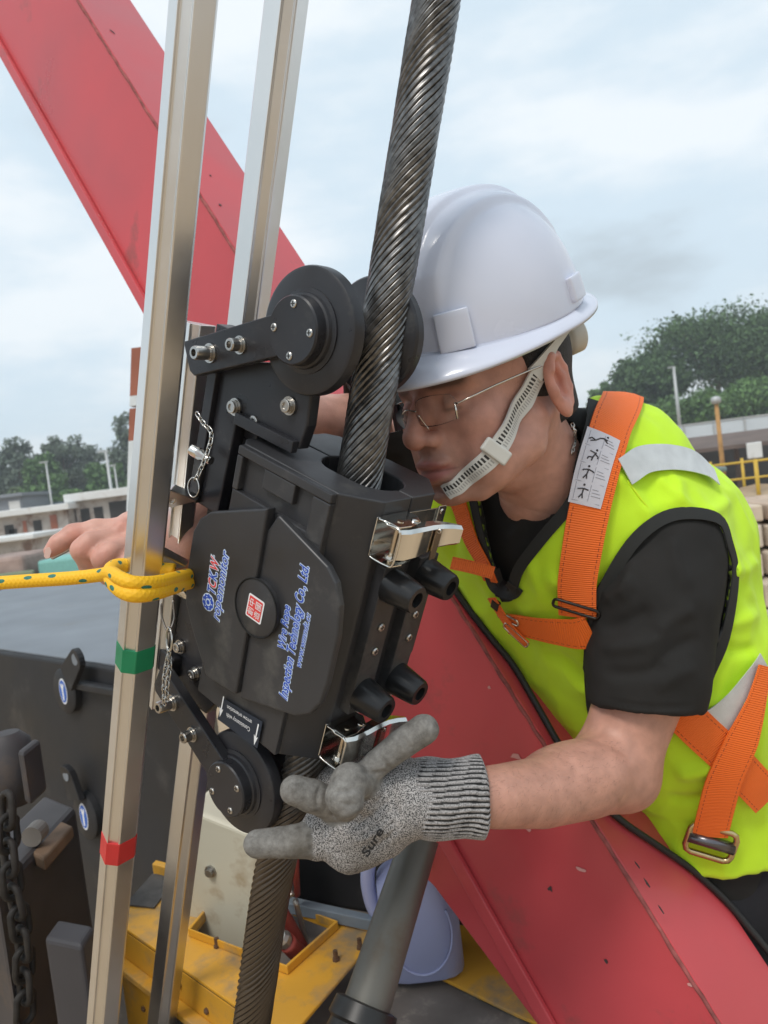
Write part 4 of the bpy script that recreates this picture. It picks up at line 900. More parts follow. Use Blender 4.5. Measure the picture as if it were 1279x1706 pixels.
vtext('TCK.W', (358, 991), (365, 932), (345, 986), -.0115, cov, bold=.018, ow=.085, colors=[('T', blue), ('C', redp), ('K', blue), ('.', blue), ('W', redp)])
gc = dlp(347, 1003, 1, -.0115)
def flat_ring(cn, r0, r1, off, m, name, parent, n=40, teeth=0):
    a = np.linspace(0, 2 * math.pi, n + 1)[:-1]; v = []
    for r, tt in ((r0, 0), (r1, teeth)):
        for i, q in enumerate(a): k = r * (1 + (.12 if tt and (i // 2) % 2 else 0)); v.append(cn - dv * off + (du * math.cos(q) + dw * math.sin(q)) * k)
    f = [(i, (i + 1) % n, n + (i + 1) % n, n + i) for i in range(n)] if r0 > 0 else [tuple(range(n, 2 * n))]
    return put(name, v, f, m, parent)
flat_ring(gc, 0, .0095, .00025, pale, 'emblem_outline', cov); flat_ring(gc, .0042, .0078, .0006, blue, 'emblem_gear', cov, 40, 1); flat_ring(gc, 0, .0024, .0006, blue, 'emblem_hub', cov)
for k in range(6):
    a = k * math.pi / 3; flat_ring(gc + (du * math.cos(a) + dw * math.sin(a)) * .0058, 0, .0008, .0008, pale, 'emblem_dot', cov, 8)
flat_ring(dlp(357, 927, 1, -.0115), .0010, .0017, .0006, pale, 'registered_ring', cov, 16); flat_ring(dlp(357, 927, 1, -.0115), 0, .0006, .0006, pale, 'registered_dot', cov, 8)
# seal sticker on the disc
def sq(cn, hx, hy, off, m, name, parent, r=.0):
    pts = []
    for sx_, sy_, a0 in ((1, 1, 0), (-1, 1, 90), (-1, -1, 180), (1, -1, 270)):
        for a in (0, 30, 60, 90): q = math.radians(a0 + a); pts.append(cn - dv * off + du * (sx_ * (hx - r) + r * math.cos(q)) + dw * (sy_ * (hy - r) + r * math.sin(q)))
    return put(name, pts, [tuple(range(len(pts)))], m, parent)
sdc = dlp(425, 1014, 1, -.0121); sr_ = (.0108, .0118)
sq(sdc, .0112, .0122, .0004, whitep, 'seal_border', disc, .002); sq(sdc, .0094, .0104, .0008, redp, 'seal_field', disc, .001)
for ch, ix, iy in (('中', 1, 1), ('國', 1, -1), ('創', -1, 1), ('造', -1, -1)):
    v, f = text_mesh(ch, 0, .004)
    if len(v) == 0: continue
    lo, hi = v.min(0), v.max(0); s_ = .0078 / max(hi[0] - lo[0], hi[1] - lo[1]); cm = (lo + hi) / 2
    o = sdc - dv * .0012 + dw * (ix * .0048) - du * (iy * .0046)
    put('seal_character', [o + dw * ((p[0] - cm[0]) * s_) - du * ((p[1] - cm[1]) * s_) for p in v], f, whitep, disc)
# orientation label at the bottom of the front face
navy = mat('label_navy', (.012, .022, .04), .4)
lab = fprism('orientation_label', [(371, 1163), (437, 1203), (428, 1247), (362, 1198)], -.0008, -.0014, navy, dev, bevel=0)
def utext(s, pa, pb, h):
    A, B = dlp(*pa, 1, -.0014), dlp(*pb, 1, -.0014); ex = nrm(B - A); ey = nrm(np.cross(-dv, ex))
    line_of_text(s, A, ex, ey, np.linalg.norm(B - A), h, lab, shear=0, nd=-dv, outline=False, bold=.006, m=whitep)
utext('Consistency with', (417, 1212), (378, 1187), .0052); utext('arrow orientation', (420, 1200), (379, 1174), .0048)
for x, y in ((373, 1160), (431, 1206)):
    A = dlp(x, y, 1, -.0014) - dv * .0005; hh = .026; wv = .0012
    put('label_arrow', [A + du * a + dw * b for a, b in [(-wv * .7, 0), (wv * .7, 0), (wv * .7, -hh * .62), (wv * 2.6, -hh * .55), (0, -hh), (-wv * 2.6, -hh * .55), (-wv * .7, -hh * .62)]], [tuple(range(7))[::-1]], whitep, lab)
# ---- wheels
def screw(cn, ax, r, parent, h=.0015):
    s = MB().lathe(cn, ax, [(0, r), (h * .5, r), (h, r * .8)], 16).build('screw', boltst, parent, auto=30)
    e = nrm(np.cross(ax, du + dw * .3)); e2 = np.cross(ax, e)
    cr_ = MB(); cr_.box(cn + ax * (h + .0001) - e * r * .6 - e2 * r * .13, e * r * 1.2, e2 * r * .26, ax * .0002); cr_.box(cn + ax * (h + .00015) - e2 * r * .6 - e * r * .13, e2 * r * 1.2, e * r * .26, ax * .0002)
    cr_.build('screw_recess', holed, parent)
def socket_bolt(cn, ax, r, h, parent, washer=True):
    mb = MB()
    if washer: mb.lathe(cn, ax, [(0, r * 1.45), (.0022, r * 1.45)], 24); mb.lathe(cn + ax * .0024, ax, [(0, r * 1.2), (.002, r * 1.2)], 24)
    z0 = .0046 if washer else 0
    n = 30; rings = []
    e = nrm(np.cross(ax, [0.3, .5, .8])); e2 = np.cross(ax, e)
    for t, q in [(z0, r), (z0 + h * .88, r), (z0 + h, r * .9), (z0 + h, r * .55), (z0 + h * .5, r * .5)]:
        rings.append([cn + ax * t + (e * math.cos(2 * math.pi * i / n) + e2 * math.sin(2 * math.pi * i / n)) * q * (1 + (.025 if (i % 2 and q == r) else 0)) for i in range(n)])
    mb.rings(rings); return mb.build('bolt', boltst, parent, auto=25)
def wheel(uc, wc, arm_dir, up):
    Rf = .0575; ax = dv
    o = D(uc, 0, wc)
    prof = [(.018, .020), (.018, Rf - .004), (.0195, Rf - .001), (.022, Rf), (.031, Rf), (.0335, Rf - .002), (.053, .030), (.060, .0245), (VS, .0215), (VS * 2 - .062, .0245), (VS * 2 - .056, .030), (VS * 2 - .0465, Rf - .002), (VS * 2 - .044, Rf), (VS * 2 - .036, Rf), (VS * 2 - .032, Rf - .004), (VS * 2 - .032, .020)]
    wh = MB().lathe(o, ax, prof, 72).build('guide_wheel', blk2, dev, auto=28)
    for v0, sg in ((.0185, -1), (VS * 2 - .0325, 1)):
        MB().lathe(o + ax * v0, ax * sg, [(0, .038), (.002, .038), (.003, .034), (.006, .033), (.007, .031), (.0170, .0305), (.0185, .0290)], 56).build('hub_cover', blk2, wh, auto=28)
    fc = o + ax * (.0285 - .0285)
    for k in range(4):
        a = k * math.pi / 2 + (.15 if up else .7); screw(fc + (du * math.cos(a) + dw * math.sin(a)) * .0225, -ax, .0037, wh)
    # arms, one each side
    end = np.array(arm_dir); c0 = np.array([uc, wc]); dd = nrm(end - c0); pp = np.array([-dd[1], dd[0]]); hw = .0185
    for v0, v1 in ((.0045, .0165), (VS * 2 - .0165, VS * 2 - .0045)):
        e1, e2 = end + pp * hw * .95, end - pp * hw
        pts = [c0 + pp * hw, e1 - dd * .004, e1 + dd * .002 - pp * .006, e2 + dd * .006, e2 - dd * .001, c0 - pp * hw * 1.05]
        arm = MB().prism([D(q[0], v0, q[1]) for q in pts], dv * (v1 - v0)).build('wheel_arm', blk2, dev, bevel=.0012)
        if v0 < .05:
            for fr, h in ((.245, .016), (.54, .010)):
                q = lerp(end, c0, fr - .02); socket_bolt(D(q[0], v0, q[1]), -dv, .0066 if h > .012 else .006, h, arm)
    return wh
wheel(-.1165, .1205, (-.2560, .0545), True); wheel(-.0870, -.3665, (-.2278, -.3125), False)
# ---- spine and clamp brackets beside the body
MB().box(D(-.240, .045, -.345), du * .058, dv * .062, dw * .40).build('spine', blk2, dev, bevel=.002)
MB().box(D(-.1815, .05, -.27), du * .013, dv * .055, dw * .24).build('spine_bridge', blk2, dev)
br = MB().prism([D(u, .030, w) for u, w in [(-.252, -.10), (-.205, -.10), (-.200, .004), (-.108, .010), (-.104, .035), (-.108, .075), (-.150, .082), (-.252, .055)]], dv * .014).build('clamp_bracket', blk2, dev, bevel=.002)
MB().box(D(-.196, .0305, .006), du * .086, -dv * .008, dw * .012).build('bracket_rib', blk2, dev, bevel=.001)
MB().box(D(-.249, .0300, -.098), du * .014, -dv * .006, dw * .145).build('bracket_rib', blk2, dev, bevel=.001)
for px, py in ((393, 678), (424, 703), (483, 676)):
    socket_bolt(dlp(px, py, 1, .0295), -dv, .0062, .003, br, washer=px != 424)
MB().box(D(-.232, .012, .085), du * .05, dv * .02, dw * .012).build('bracket_stop', blk2, dev, bevel=.001)
br2 = MB().prism([D(u, .032, w) for u, w in [(-.245, -.22), (-.19, -.20), (-.175, -.25), (-.15, -.30), (-.17, -.335), (-.245, -.34)]], dv * .014).build('clamp_bracket', blk2, dev, bevel=.002)
for px, py in ((326, 1122), (301, 1077)): socket_bolt(dlp(px, py, 1, .0315), -dv, .0058, .003, br2)
MB().box(D(-.255, .02, -.318), du * .03, dv * .05, dw * .028).build('bracket_stop', blk2, dev, bevel=.002)
MB().box(D(-.16, .02, -.296), du * .022, dv * .006, dw * .0045).build('red_mark', mat('red_mark_paint', (.40, .07, .05), .5), dev)
MB().box(D(-.105, .015, -.300), du * .03, dv * .035, dw * .014).build('scraper', mat('pale_scraper', (.42, .47, .50), .5, var=.2, vscale=60), dev, bevel=.001)
# ---- right face: strips, rubber feet, draw latches
def rprism(name, pts, t0, t1, m, parent=None, bevel=.001, **kw):
    return MB().prism([D(t1, v, w) for v, w in pts], du * (t0 - t1)).build(name, m, parent or dev, bevel=bevel, **kw)
for v0, sc_ in ((.050, (.0635, .0635)), (.104, (.117, .117))):
    st = rprism('foot_strip', [(v0 - .004, -.062), (v0 + .026, -.062), (v0 + .026, -.224), (v0 - .004, -.224)], -.001, .012, blk)
    for w_ in (-.128, -.155): screw(D(.0122, v0 + .012, w_), du, .0042, st, .0022)
    for w_ in (-.082, -.204):
        fo = MB().lathe(D(.0118, v0 + .011, w_), du, [(0, .0175), (.003, .0172), (.030, .0140), (.0325, .0125), (.0325, .0075), (.024, .007)], 32).build('rubber_foot', mat('shiny_rubber', (.014, .014, .015), .28), dev, auto=35)
        MB().lathe(D(.0362, v0 + .011, w_), du, [(0, .007), (.001, .006), (.0012, .003)], 12).build('foot_screw', mat('dark_screw', (.12, .115, .11), .35, metal=.9), fo, auto=30)
MB().prism([D(.0, v, w) for v, w in [(DV + .0005, -.10), (DV + .012, -.105), (DV + .012, -.19), (DV + .0005, -.215)]], -du * .11).build('rear_cover', blk, dev, bevel=.004)
def latch(wc, idx):
    v0, v1 = .030, .108
    base = rprism('latch', [(v0, wc - .019), (v1 + .03, wc - .015), (v1 + .03, wc + .015), (v0, wc + .019)], .0, .0012, chrome, bevel=.0003)
    def sub(mb, nm, m=chrome, **kw): return mb.build(nm, m, base, **kw)
    # side cheeks of the base
    for s in (-1, 1):
        w = wc + s * .0185
        sub(MB().prism([D(u, v, w) for u, v in [(.0013, v0), (.0013, v0 + .040), (.012, v0 + .043), (.024, v0 + .034), (.0275, v0 + .016), (.026, v0 + .001)]], dw * (.0012 * s)), 'cheek', bevel=.0003)
    # lever: channel that tapers and flicks out at the tip
    pr = [(v0 + .004, .026, .0155), (v0 + .014, .0300, .0158), (v0 + .034, .0305, .0155), (v0 + .054, .0290, .014), (v0 + .070, .0285, .0120), (v0 + .083, .031, .0110), (v0 + .093, .0345, .0100)]
    rings_o, rings_i = [], []
    for v, u, h in pr:
        dpt = .012 if v < v0 + .07 else max(.002, .012 - (v - v0 - .07) * .3)
        rings_o.append([D(u - dpt, v, wc + h), D(u - .003, v, wc + h), D(u, v, wc + h - .003), D(u, v, wc - h + .003), D(u - .003, v, wc - h), D(u - dpt, v, wc - h)])
        t_ = .0011
        rings_i.append([D(u - dpt, v, wc + h - t_), D(u - .0034, v, wc + h - t_), D(u - t_, v, wc + h - .0034), D(u - t_, v, wc - h + .0034), D(u - .0034, v, wc - h + t_), D(u - dpt, v, wc - h + t_)])
    mb = MB(); mb.rings([o + i[::-1] for o, i in zip(rings_o, rings_i)]); sub(mb, 'lever', auto=35)
    sub(MB().cyl(D(.0165, v0 + .013, wc - .0205), D(.0165, v0 + .013, wc + .0205), .0032, n=16), 'hinge_pin', mat('brass_steel', (.62, .52, .40), .22, metal=1), auto=40)
    sub(MB().lathe(D(.0165, v0 + .013, wc - .0150), dw, [(0, .0065), (.003, .0065)], 18), 'pin_collar', auto=40)
    sub(MB().lathe(D(.020, v0 + .030, wc + .0199), dw, [(0, .004), (.0012, .0036), (.0018, .002)], 16), 'rivet', auto=40)
    # wire loop at the open end and spring clip
    sub(MB().tube(spline([D(u, v0 - .0005, wc + w) for u, w in [(.002, .0185), (.010, .0190), (.014, .0175), (.022, .0185), (.0285, .016), (.0300, 0), (.0285, -.016), (.022, -.0185), (.010, -.0190), (.002, -.0185)]], 4), .0011, 8), 'wire_loop', smooth=True)
    sub(MB().box(D(.0305, v0 + .052, wc - .019), du * .0012, dv * .009, dw * .030), 'spring_clip', mat('brown_steel', (.36, .30, .24), .25, metal=1))
    sub(MB().tube([D(.0315 + .002 * math.cos(a), v0 + .0560, wc + .010 + .002 * math.sin(a)) for a in np.linspace(0, 2 * math.pi, 13)[:-1]], .0006, 6, loop=True), 'clip_curl', smooth=True)
    sub(MB().box(D(.0014, v1 + .014, wc - .006), du * .0016, dv * .012, dw * .024), 'catch_plate', bevel=.0004)
    sub(MB().lathe(D(.0030, v1 + .020, wc + .012), du, [(0, .003), (.001, .002)], 14), 'catch_rivet')
latch(-.032, 0); latch(-.2545, 1)
# ---- safety pins on little chains
thin = mat('bright_chain', (.62, .60, .56), .25, metal=1.0)
def pin(lbl, cn, ax, parent_lbl): pass
chain('keeper_chain', 'fine bright chain hanging in a curve at the upper left of the device', [P(327, 688, .80), P(338, 704, .795), P(352, 722, .79), P(347, 750, .79), P(336, 778, .795), P(326, 800, .80)], .0042, .0025, .0008, thin, n=10, mseg=5)
chain('keeper_chain', 'fine bright chain hanging from the ring to the lower arm bolt', [P(281, 1082, .84), P(283, 1110, .84), P(279, 1140, .842), P(277, 1172, .845)], .0042, .0025, .0008, thin, n=10, mseg=5)
chain('keeper_chain', 'second strand of fine chain beside the lower arm bolt', [P(283, 1082, .838), P(276, 1112, .842), P(273, 1140, .845), P(274, 1176, .85)], .0042, .0025, .0008, thin, n=10, mseg=5)
def ring(cn, r, t, lbl, tilt):
    a_, b_ = nrm(np.array([math.cos(tilt), 0, math.sin(tilt)])), np.array([0, 1.0, 0])
    tag(MB().tube([cn + (a_ * math.cos(q) * .75 + b_ * math.sin(q)) * r for q in np.linspace(0, 2 * math.pi, 33)[:-1]], t, 8, loop=True).build('split_ring', thin, smooth=True), lbl, 'key ring', 'split rings on the keeper chains')
ring(P(322, 812, .80), .0100, .0008, 'thin split ring below the upper keeper chain', .5); ring(P(282, 1065, .835), .0125, .0014, 'bright split ring above the lower keeper chains', 1.0)
kb = thing('detent_pin', 'bright steel detent pin through the upper bracket', 'locking pin', P(322, 752, .82)); MB().lathe(P(318, 748, .81), nrm(P(345, 764, .80) - P(318, 748, .81)), [(0, .004), (.002, .0062), (.016, .0062), (.018, .0045), (.03, .0045)], 18).build('pin_body', chrome, kb, auto=40)
kb = thing('detent_pin', 'bright steel detent pin behind the yellow rope', 'locking pin', P(300, 985, .84)); MB().lathe(P(292, 978, .83), nrm(P(315, 992, .83) - P(292, 978, .83)), [(0, .004), (.002, .0062), (.016, .0062), (.018, .0045), (.03, .0045)], 18).build('pin_body', chrome, kb, auto=40)
tag(MB().tube(spline([P(268, 1005, .85), P(270, 1030, .85), P(280, 1052, .845), P(290, 1030, .85), P(288, 1000, .85)], 8), .0012, 6).build('wire_clip', mat('dull_wire', (.30, .28, .26), .4, metal=.8), smooth=True), 'bent wire clip hanging between the rail and the device', 'wire clip')
# ================================================================== THE WORKER
def poly_sd(px, py, poly):
    """signed distance in photo pixels, negative inside"""
    d = np.full(px.shape, 1e9); n = len(poly)
    for i in range(n):
        (x0, y0), (x1, y1) = poly[i], poly[(i + 1) % n]; ex, ey = x1 - x0, y1 - y0
        t = np.clip(((px - x0) * ex + (py - y0) * ey) / (ex * ex + ey * ey), 0, 1); d = np.minimum(d, (px - x0 - ex * t) ** 2 + (py - y0 - ey * t) ** 2)
    d = np.sqrt(d); return np.where(in_poly(px, py, poly), -d, d)
def orient(v, f):
    q = np.array([x[:3] for x in f]); vol = np.einsum('ij,ij->', v[q[:, 0]], np.cross(v[q[:, 1]], v[q[:, 2]]))
    return f if vol > 0 else [tuple(x[::-1]) for x in f]
def attr(o, name, cols):
    a = o.data.color_attributes.new(name, 'FLOAT_COLOR', 'POINT'); c = np.ones((len(cols), 4), np.float32); c[:, :3] = cols; a.data.foreach_set('color', c.ravel())
def attr_mat(name, rough, sss=0.0, bump=0.0, bscale=400, var=.06, vscale=30, sheen=0.0, spec=.4, fine=None):
    m, nt, b = new_mat(name); N, K = nt.nodes, nt.links
    at = N.new('ShaderNodeVertexColor'); at.layer_name = 'tint'; tcn = N.new('ShaderNodeTexCoord'); nz = N.new('ShaderNodeTexNoise'); nz.inputs['Scale'].default_value = vscale; nz.inputs['Detail'].default_value = 5; K.new(tcn.outputs['Object'], nz.inputs['Vector'])
    r = N.new('ShaderNodeMapRange'); r.inputs['From Min'].default_value = .3; r.inputs['From Max'].default_value = .7; r.inputs['To Min'].default_value = 1 - var; r.inputs['To Max'].default_value = 1 + var; K.new(nz.outputs['Fac'], r.inputs['Value'])
    h = N.new('ShaderNodeMix'); h.data_type = 'RGBA'; h.blend_type = 'MULTIPLY'; h.inputs['Factor'].default_value = 1; K.new(at.outputs['Color'], h.inputs['A']); K.new(r.outputs['Result'], h.inputs['B']); K.new(h.outputs['Result'], b.inputs['Base Color'])
    b.inputs['Roughness'].default_value = rough; b.inputs['Specular IOR Level'].default_value = spec
    if sss: b.inputs['Subsurface Weight'].default_value = sss; b.inputs['Subsurface Radius'].default_value = (1.0, .35, .2); b.inputs['Subsurface Scale'].default_value = .004
    if bump:
        n2 = N.new('ShaderNodeTexNoise'); n2.inputs['Scale'].default_value = bscale; n2.inputs['Detail'].default_value = 3; K.new(tcn.outputs['Object'], n2.inputs['Vector'])
        bp = N.new('ShaderNodeBump'); bp.inputs['Strength'].default_value = bump; bp.inputs['Distance'].default_value = .0012; K.new(n2.outputs['Fac'], bp.inputs['Height']); K.new(bp.outputs['Normal'], b.inputs['Normal'])
    if sheen: b.inputs['Sheen Weight'].default_value = sheen
    return m
skinm = attr_mat('skin', .46, sss=.10, bump=.28, bscale=650, var=.13, vscale=60)
SKIN = np.array([.52, .278, .212])
person = thing('person', 'person in white hard hat and yellow vest bending over the red boom', 'person', P(1200, 1500, 1.25) * [1, 1, 1])

def creases(v, n, segs):
    """push the surface along folds: (x0, y0, x1, y1 on the photo, height, half width in metres)"""
    v = v.copy(); d_ = -v[:, 2]; px, py = CX + FPX * v[:, 0] / d_, CY - FPX * v[:, 1] / d_; fr = np.einsum('ij,ij->i', n, -v) > 0; out = np.zeros(len(v))
    for x0, y0, x1, y1, amp, w in segs:
        ex, ey = x1 - x0, y1 - y0; L2_ = ex * ex + ey * ey; t = ((px - x0) * ex + (py - y0) * ey) / L2_; tc = np.clip(t, 0, 1)
        bow = .06 * math.sqrt(L2_) * np.sin(tc * math.pi); nx, ny = -ey / math.sqrt(L2_), ex / math.sqrt(L2_)
        dd = np.hypot(px - x0 - ex * tc - nx * bow, py - y0 - ey * tc - ny * bow) * d_ / FPX; out += amp * np.exp(-(dd / w) ** 2) * np.clip(np.sin(np.clip(tc, .02, .98) * math.pi) * 1.6, 0, 1)
    return v + n * (out * fr)[:, None]
# ---- head frame: x forward, y his left, z up
HS = 1.065
E_ = P(905, 653, .840)
HF = nrm([-.77, -.25, .585]); HU = np.array([-.2, .97, .13]); HU = nrm(HU - HF * np.dot(HU, HF)); HL = np.cross(HU, HF)
HO = E_ - HL * .073 * HS
HM = np.stack([HF, HL, HU], 1) * HS
def Hd(x, y, z): return HO + HM @ np.array([x, y, z], float)
def toH(v): return (np.asarray(v) - HO) @ HM / HS ** 2
NB = (P(922, 822, .985) - HO) @ HM / HS ** 2                              # neck base in head axes
h = Field((-.14, -.115, -.24), (.16, .115, .15), .0019)
h.ell((-.004, 0, .045), (.098, .078, .084), k=0)
h.ell((.047, 0, -.004), (.051, .059, .068), k=.02)
for s in (-1, 1):
    h.chain([(.005, s * .055, -.024), (.015, s * .051, -.048), (.064, s * .022, -.081)], [.019, .0175, .015], k=.016)
    h.ell((.066, s * .043, -.012), (.022, .022, .022), k=.018)                       # cheekbone
    h.ell((.055, s * .040, -.050), (.030, .022, .030), k=.02)                        # cheek
    h.cone((.088, s * .012, .030), (.074, s * .046, .030), .011, .011, k=.012)       # brow ridge
h.ell((.083, 0, -.079), (.0175, .022, .0155), k=.012)                                  # chin
h.cone((.080, 0, -.04), (.082, 0, -.062), .026, .024, k=.018)                        # mouth mound
for s in (-1, 1): h.ell((.103, s * .034, .010), (.016, .019, .0125), k=.012, mode='s')   # eye sockets
for s in (-1, 1): h.ell((.0805, s * .033, .0085), (.0135, .0150, .0115), k=.004)     # closed-down lids
for s in (-1, 1): h.chain([(.0935, s * .022, .0045), (.0955, s * .033, .0015), (.0905, s * .044, .004)], [.0017] * 3, k=.002, mode='s')
h.chain([(.093, 0, .022), (.104, 0, .004), (.119, 0, -.016)], [.0085, .0092, .0105], k=.010)   # nose
h.ell((.114, 0, -.021), (.012, .0125, .0095), k=.006)
for s in (-1, 1):
    h.ell((.105, s * .0135, -.0225), (.0105, .0075, .0080), k=.005); h.ell((.111, s * .0075, -.0315), (.0055, .0036, .0045), k=.003, mode='s')
h.ell((.1025, 0, -.0475), (.010, .023, .0062), k=.006); h.ell((.1005, 0, -.0605), (.0105, .0195, .0072), k=.006)   # lips
h.chain([(.1135, 0, -.0535), (.1085, .015, -.0540), (.0985, .0275, -.0560)], [.0017, .0016, .0012], k=.002, mode='s'); h.chain([(.1135, 0, -.0535), (.1085, -.015, -.0540), (.0985, -.0275, -.0560)], [.0017, .0016, .0012], k=.002, mode='s')
h.ell((.103, 0, -.074), (.006, .016, .005), k=.008, mode='s')
h.cone((.108, 0, -.030), (.109, 0, -.040), .0022, .0026, k=.005, mode='s')                 # philtrum
h.cone((-.028, 0, -.028), NB, .050, .054, k=.018)                                    # neck
h.cone((.045, 0, -.064), (.0, 0, -.076), .015, .024, k=.02)                         # under the chin
for s in (-1, 1): h.cone((-.022, s * .05, -.02), NB + np.array([.045, s * .01, .01]), .014, .013, k=.02)   # neck muscles
for s in (-1, 1):                                                                    # ears
    er = np.stack([nrm([.93, s * .30, -.2]), nrm(np.cross(nrm([.2, 0, .98]), nrm([.93, s * .30, -.2]))), nrm([.2, 0, .98])], 1)
    c = np.array([-.012, s * .0815, .006])
    h.ell(c, (.0195, .0085, .0325), er, k=.006); h.ell(c + [-.001, s * .0095, .004], (.0130, .0110, .0220), er, k=.003, mode='s')
    h.ell(c + [.004, s * .007, -.003], (.006, .012, .008), er, k=.003, mode='s')
    h.chain([c + er @ np.array([x, s * .0045, z]) for x, z in [(.012, .016), (.004, .0285), (-.010, .0255), (-.0175, .010), (-.0165, -.010), (-.008, -.024)]], [.0036, .0040, .0042, .0042, .0040, .0044], k=.003)   # helix
    h.chain([c + er @ np.array([x, s * .0035, z]) for x, z in [(-.004, .016), (-.009, .004), (-.006, -.010)]], [.0028, .003, .003], k=.004)
    h.ell(c + er @ np.array([.0145, s * .002, -.004]), (.004, .0045, .007), er, k=.003)      # tragus
    h.ell(c + er @ np.array([.002, s * .003, -.0275]), (.009, .0055, .0095), er, k=.005)     # lobe
hv, hf = h.mesh(); hv = smooth_v(hv, hf, 1, .35)
x, y, z = hv.T
col = np.tile(SKIN, (len(hv), 1))
def blend(mask, c): global col; col = col * (1 - mask[:, None]) + np.array(c) * mask[:, None]
gs = lambda cx, cy, cz, r: np.exp(-(((x - cx) / r[0]) ** 2 + ((np.abs(y) - cy) / r[1]) ** 2 + ((z - cz) / r[2]) ** 2))
blend(.5 * gs(.07, .05, -.025, (.03, .03, .03)), (.52, .22, .16)); blend(.6 * gs(.118, 0, -.018, (.02, .02, .02)), (.52, .22, .16)); blend(.75 * (gs(-.012, .085, .006, (.03, .012, .045))), (.56, .21, .15))
lip = np.clip(1 - (((z + .054) / .0135) ** 2 + (y / .027) ** 2), 0, 1) * (x > .092); blend(np.clip(lip * 2.2, 0, 1) * .85, (.36, .12, .105)); blend(.8 * np.exp(-(((z + .0538 + .9 * np.abs(y) ** 2 * 1.6) / .0012) ** 2 + (y / .027) ** 4)) * (x > .09), (.12, .04, .035))
stub = np.clip(gs(.11, 0, -.040, (.03, .026, .010)) + .8 * gs(.085, 0, -.09, (.05, .05, .03)), 0, 1) * .45; stub = stub * (1 - np.clip(lip * 2, 0, 1)); blend(stub, (.25, .17, .14))
brow = np.clip(1.6 * np.exp(-(((np.abs(y) - .033) / .020) ** 4 + ((z - .030) / .0052) ** 2)), 0, 1) * (x > .06); blend(brow * .8, (.05, .035, .028))
blend(.6 * np.exp(-(((np.abs(y) - .033) / .012) ** 4 + ((z - .0035) / .0018) ** 2)) * (x > .075), (.08, .04, .035))
head_v = np.array([Hd(*p) for p in hv]) if False else HO + hv @ HM.T; head_f = orient(head_v, hf); head_c = col
headS = Surf(head_v, head_f)

# ---- arms (skin) and torso core
SL_, EL_ = P(1100, 930, .955), P(1070, 1302, .945)
LAR = [(P(1095, 1000, .955), .052), (P(1068, 1150, .95), .0515), (P(1024, 1276, .945), .047)]
LFO = [(P(1024, 1280, .945), .047), (P(975, 1298, .90), .0440), (P(900, 1320, .85), .0375), (P(830, 1327, .81), .032), (P(780, 1330, .795), .029), (P(690, 1335, .80), .029)]
a1 = Field(P(640, 1460, .80) + [-.02, -.02, -.1], [.42, .02, -.70], .0032); a1.lo
def field_for(pts, h, pad=.03):
    A = np.array([p for p, r in pts]); R = max(r for p, r in pts) + pad; return Field(A.min(0) - R, A.max(0) + R, h)
fa = field_for(LAR + LFO, .0032)
fa.chain([p for p, r in LAR], [r for p, r in LAR], k=.001); fb = field_for(LAR + LFO, .0032); fb.chain([p for p, r in LFO], [r for p, r in LFO], k=.001); fa.op((slice(None),) * 3, fb.a, .022)
fa.ell(P(1050, 1300, .958), (.028, .028, .028), k=.03)                                   # elbow point
fa.ell(P(960, 1285, .885), (.05, .022, .025), k=.03)
fa.cone(P(1000, 1232, .893), P(1052, 1262, .888), .0035, .002, k=.004, mode='s')         # crease in the crook of the arm
av, af = fa.mesh(); av = smooth_v(av, af, 10, .5); af = orient(av, af)
RA = [(P(700, 765, 1.12), .05), (P(590, 715, 1.09), .046), (P(500, 705, 1.04), .042), (P(450, 730, 1.0), .042), (P(360, 820, .93), .034), (P(310, 880, .905), .029)]
HD = .90
hand = [([(300, 900), (262, 905), (222, 885)], [.030, .034, .024], HD), ([(280, 925), (240, 925)], [.026, .024], HD)]
fr = Field(np.minimum.reduce([p for p, r in RA] + [P(60, 990, HD)]) - .06, np.maximum.reduce([p for p, r in RA]) + [.06, .05, .08], .0026)
fr.chain([p for p, r in RA], [r for p, r in RA], k=.015)
for pts, rs, d in hand: fr.chain([P(*q, d) for q in pts], rs, k=.018)
fr.chain([P(218, 878, .885), P(160, 882, .878), P(122, 890, .872), P(98, 905, .865), P(84, 918, .862)], [.0125, .0112, .0112, .0098, .0078], k=.006)     # index, bent over the phone
fr.chain([P(206, 892, .878), P(150, 905, .855), P(137, 916, .852), P(150, 948, .868), P(185, 958, .885)], [.0125, .0122, .0122, .0105, .009], k=.005)   # middle
fr.chain([P(226, 902, .876), P(184, 920, .848), P(172, 930, .846), P(180, 958, .862), P(210, 965, .88)], [.0125, .012, .0122, .0105, .009], k=.005)     # ring
fr.chain([P(250, 915, .874), P(218, 935, .852), P(207, 945, .85), P(214, 966, .865), P(236, 972, .88)], [.0115, .0108, .0108, .0095, .008], k=.005)     # little
fr.chain([P(285, 935, .905), P(235, 965, .90), P(190, 962, .90)], [.016, .012, .010], k=.010)                                                           # thumb below
for q in [(204, 876, .872), (228, 886, .868)]: fr.ell(P(*q), (.008, .007, .008), k=.008)
rv, rf = fr.mesh(); rv = smooth_v(rv, rf, 2, .5); rf = orient(rv, rf)
rc = np.tile(SKIN * [1.10, 1.12, 1.15], (len(rv), 1))
for q, r in [((122, 886, .862), .012), ((84, 918, .855), .012), ((138, 912, .842), .012), ((172, 928, .836), .013), ((208, 944, .84), .011), ((204, 876, .865), .012)]:
    w = np.exp(-((rv - P(*q)) ** 2).sum(1) / r ** 2)[:, None] * .55; rc = rc * (1 - w) + np.array([.60, .25, .19]) * w
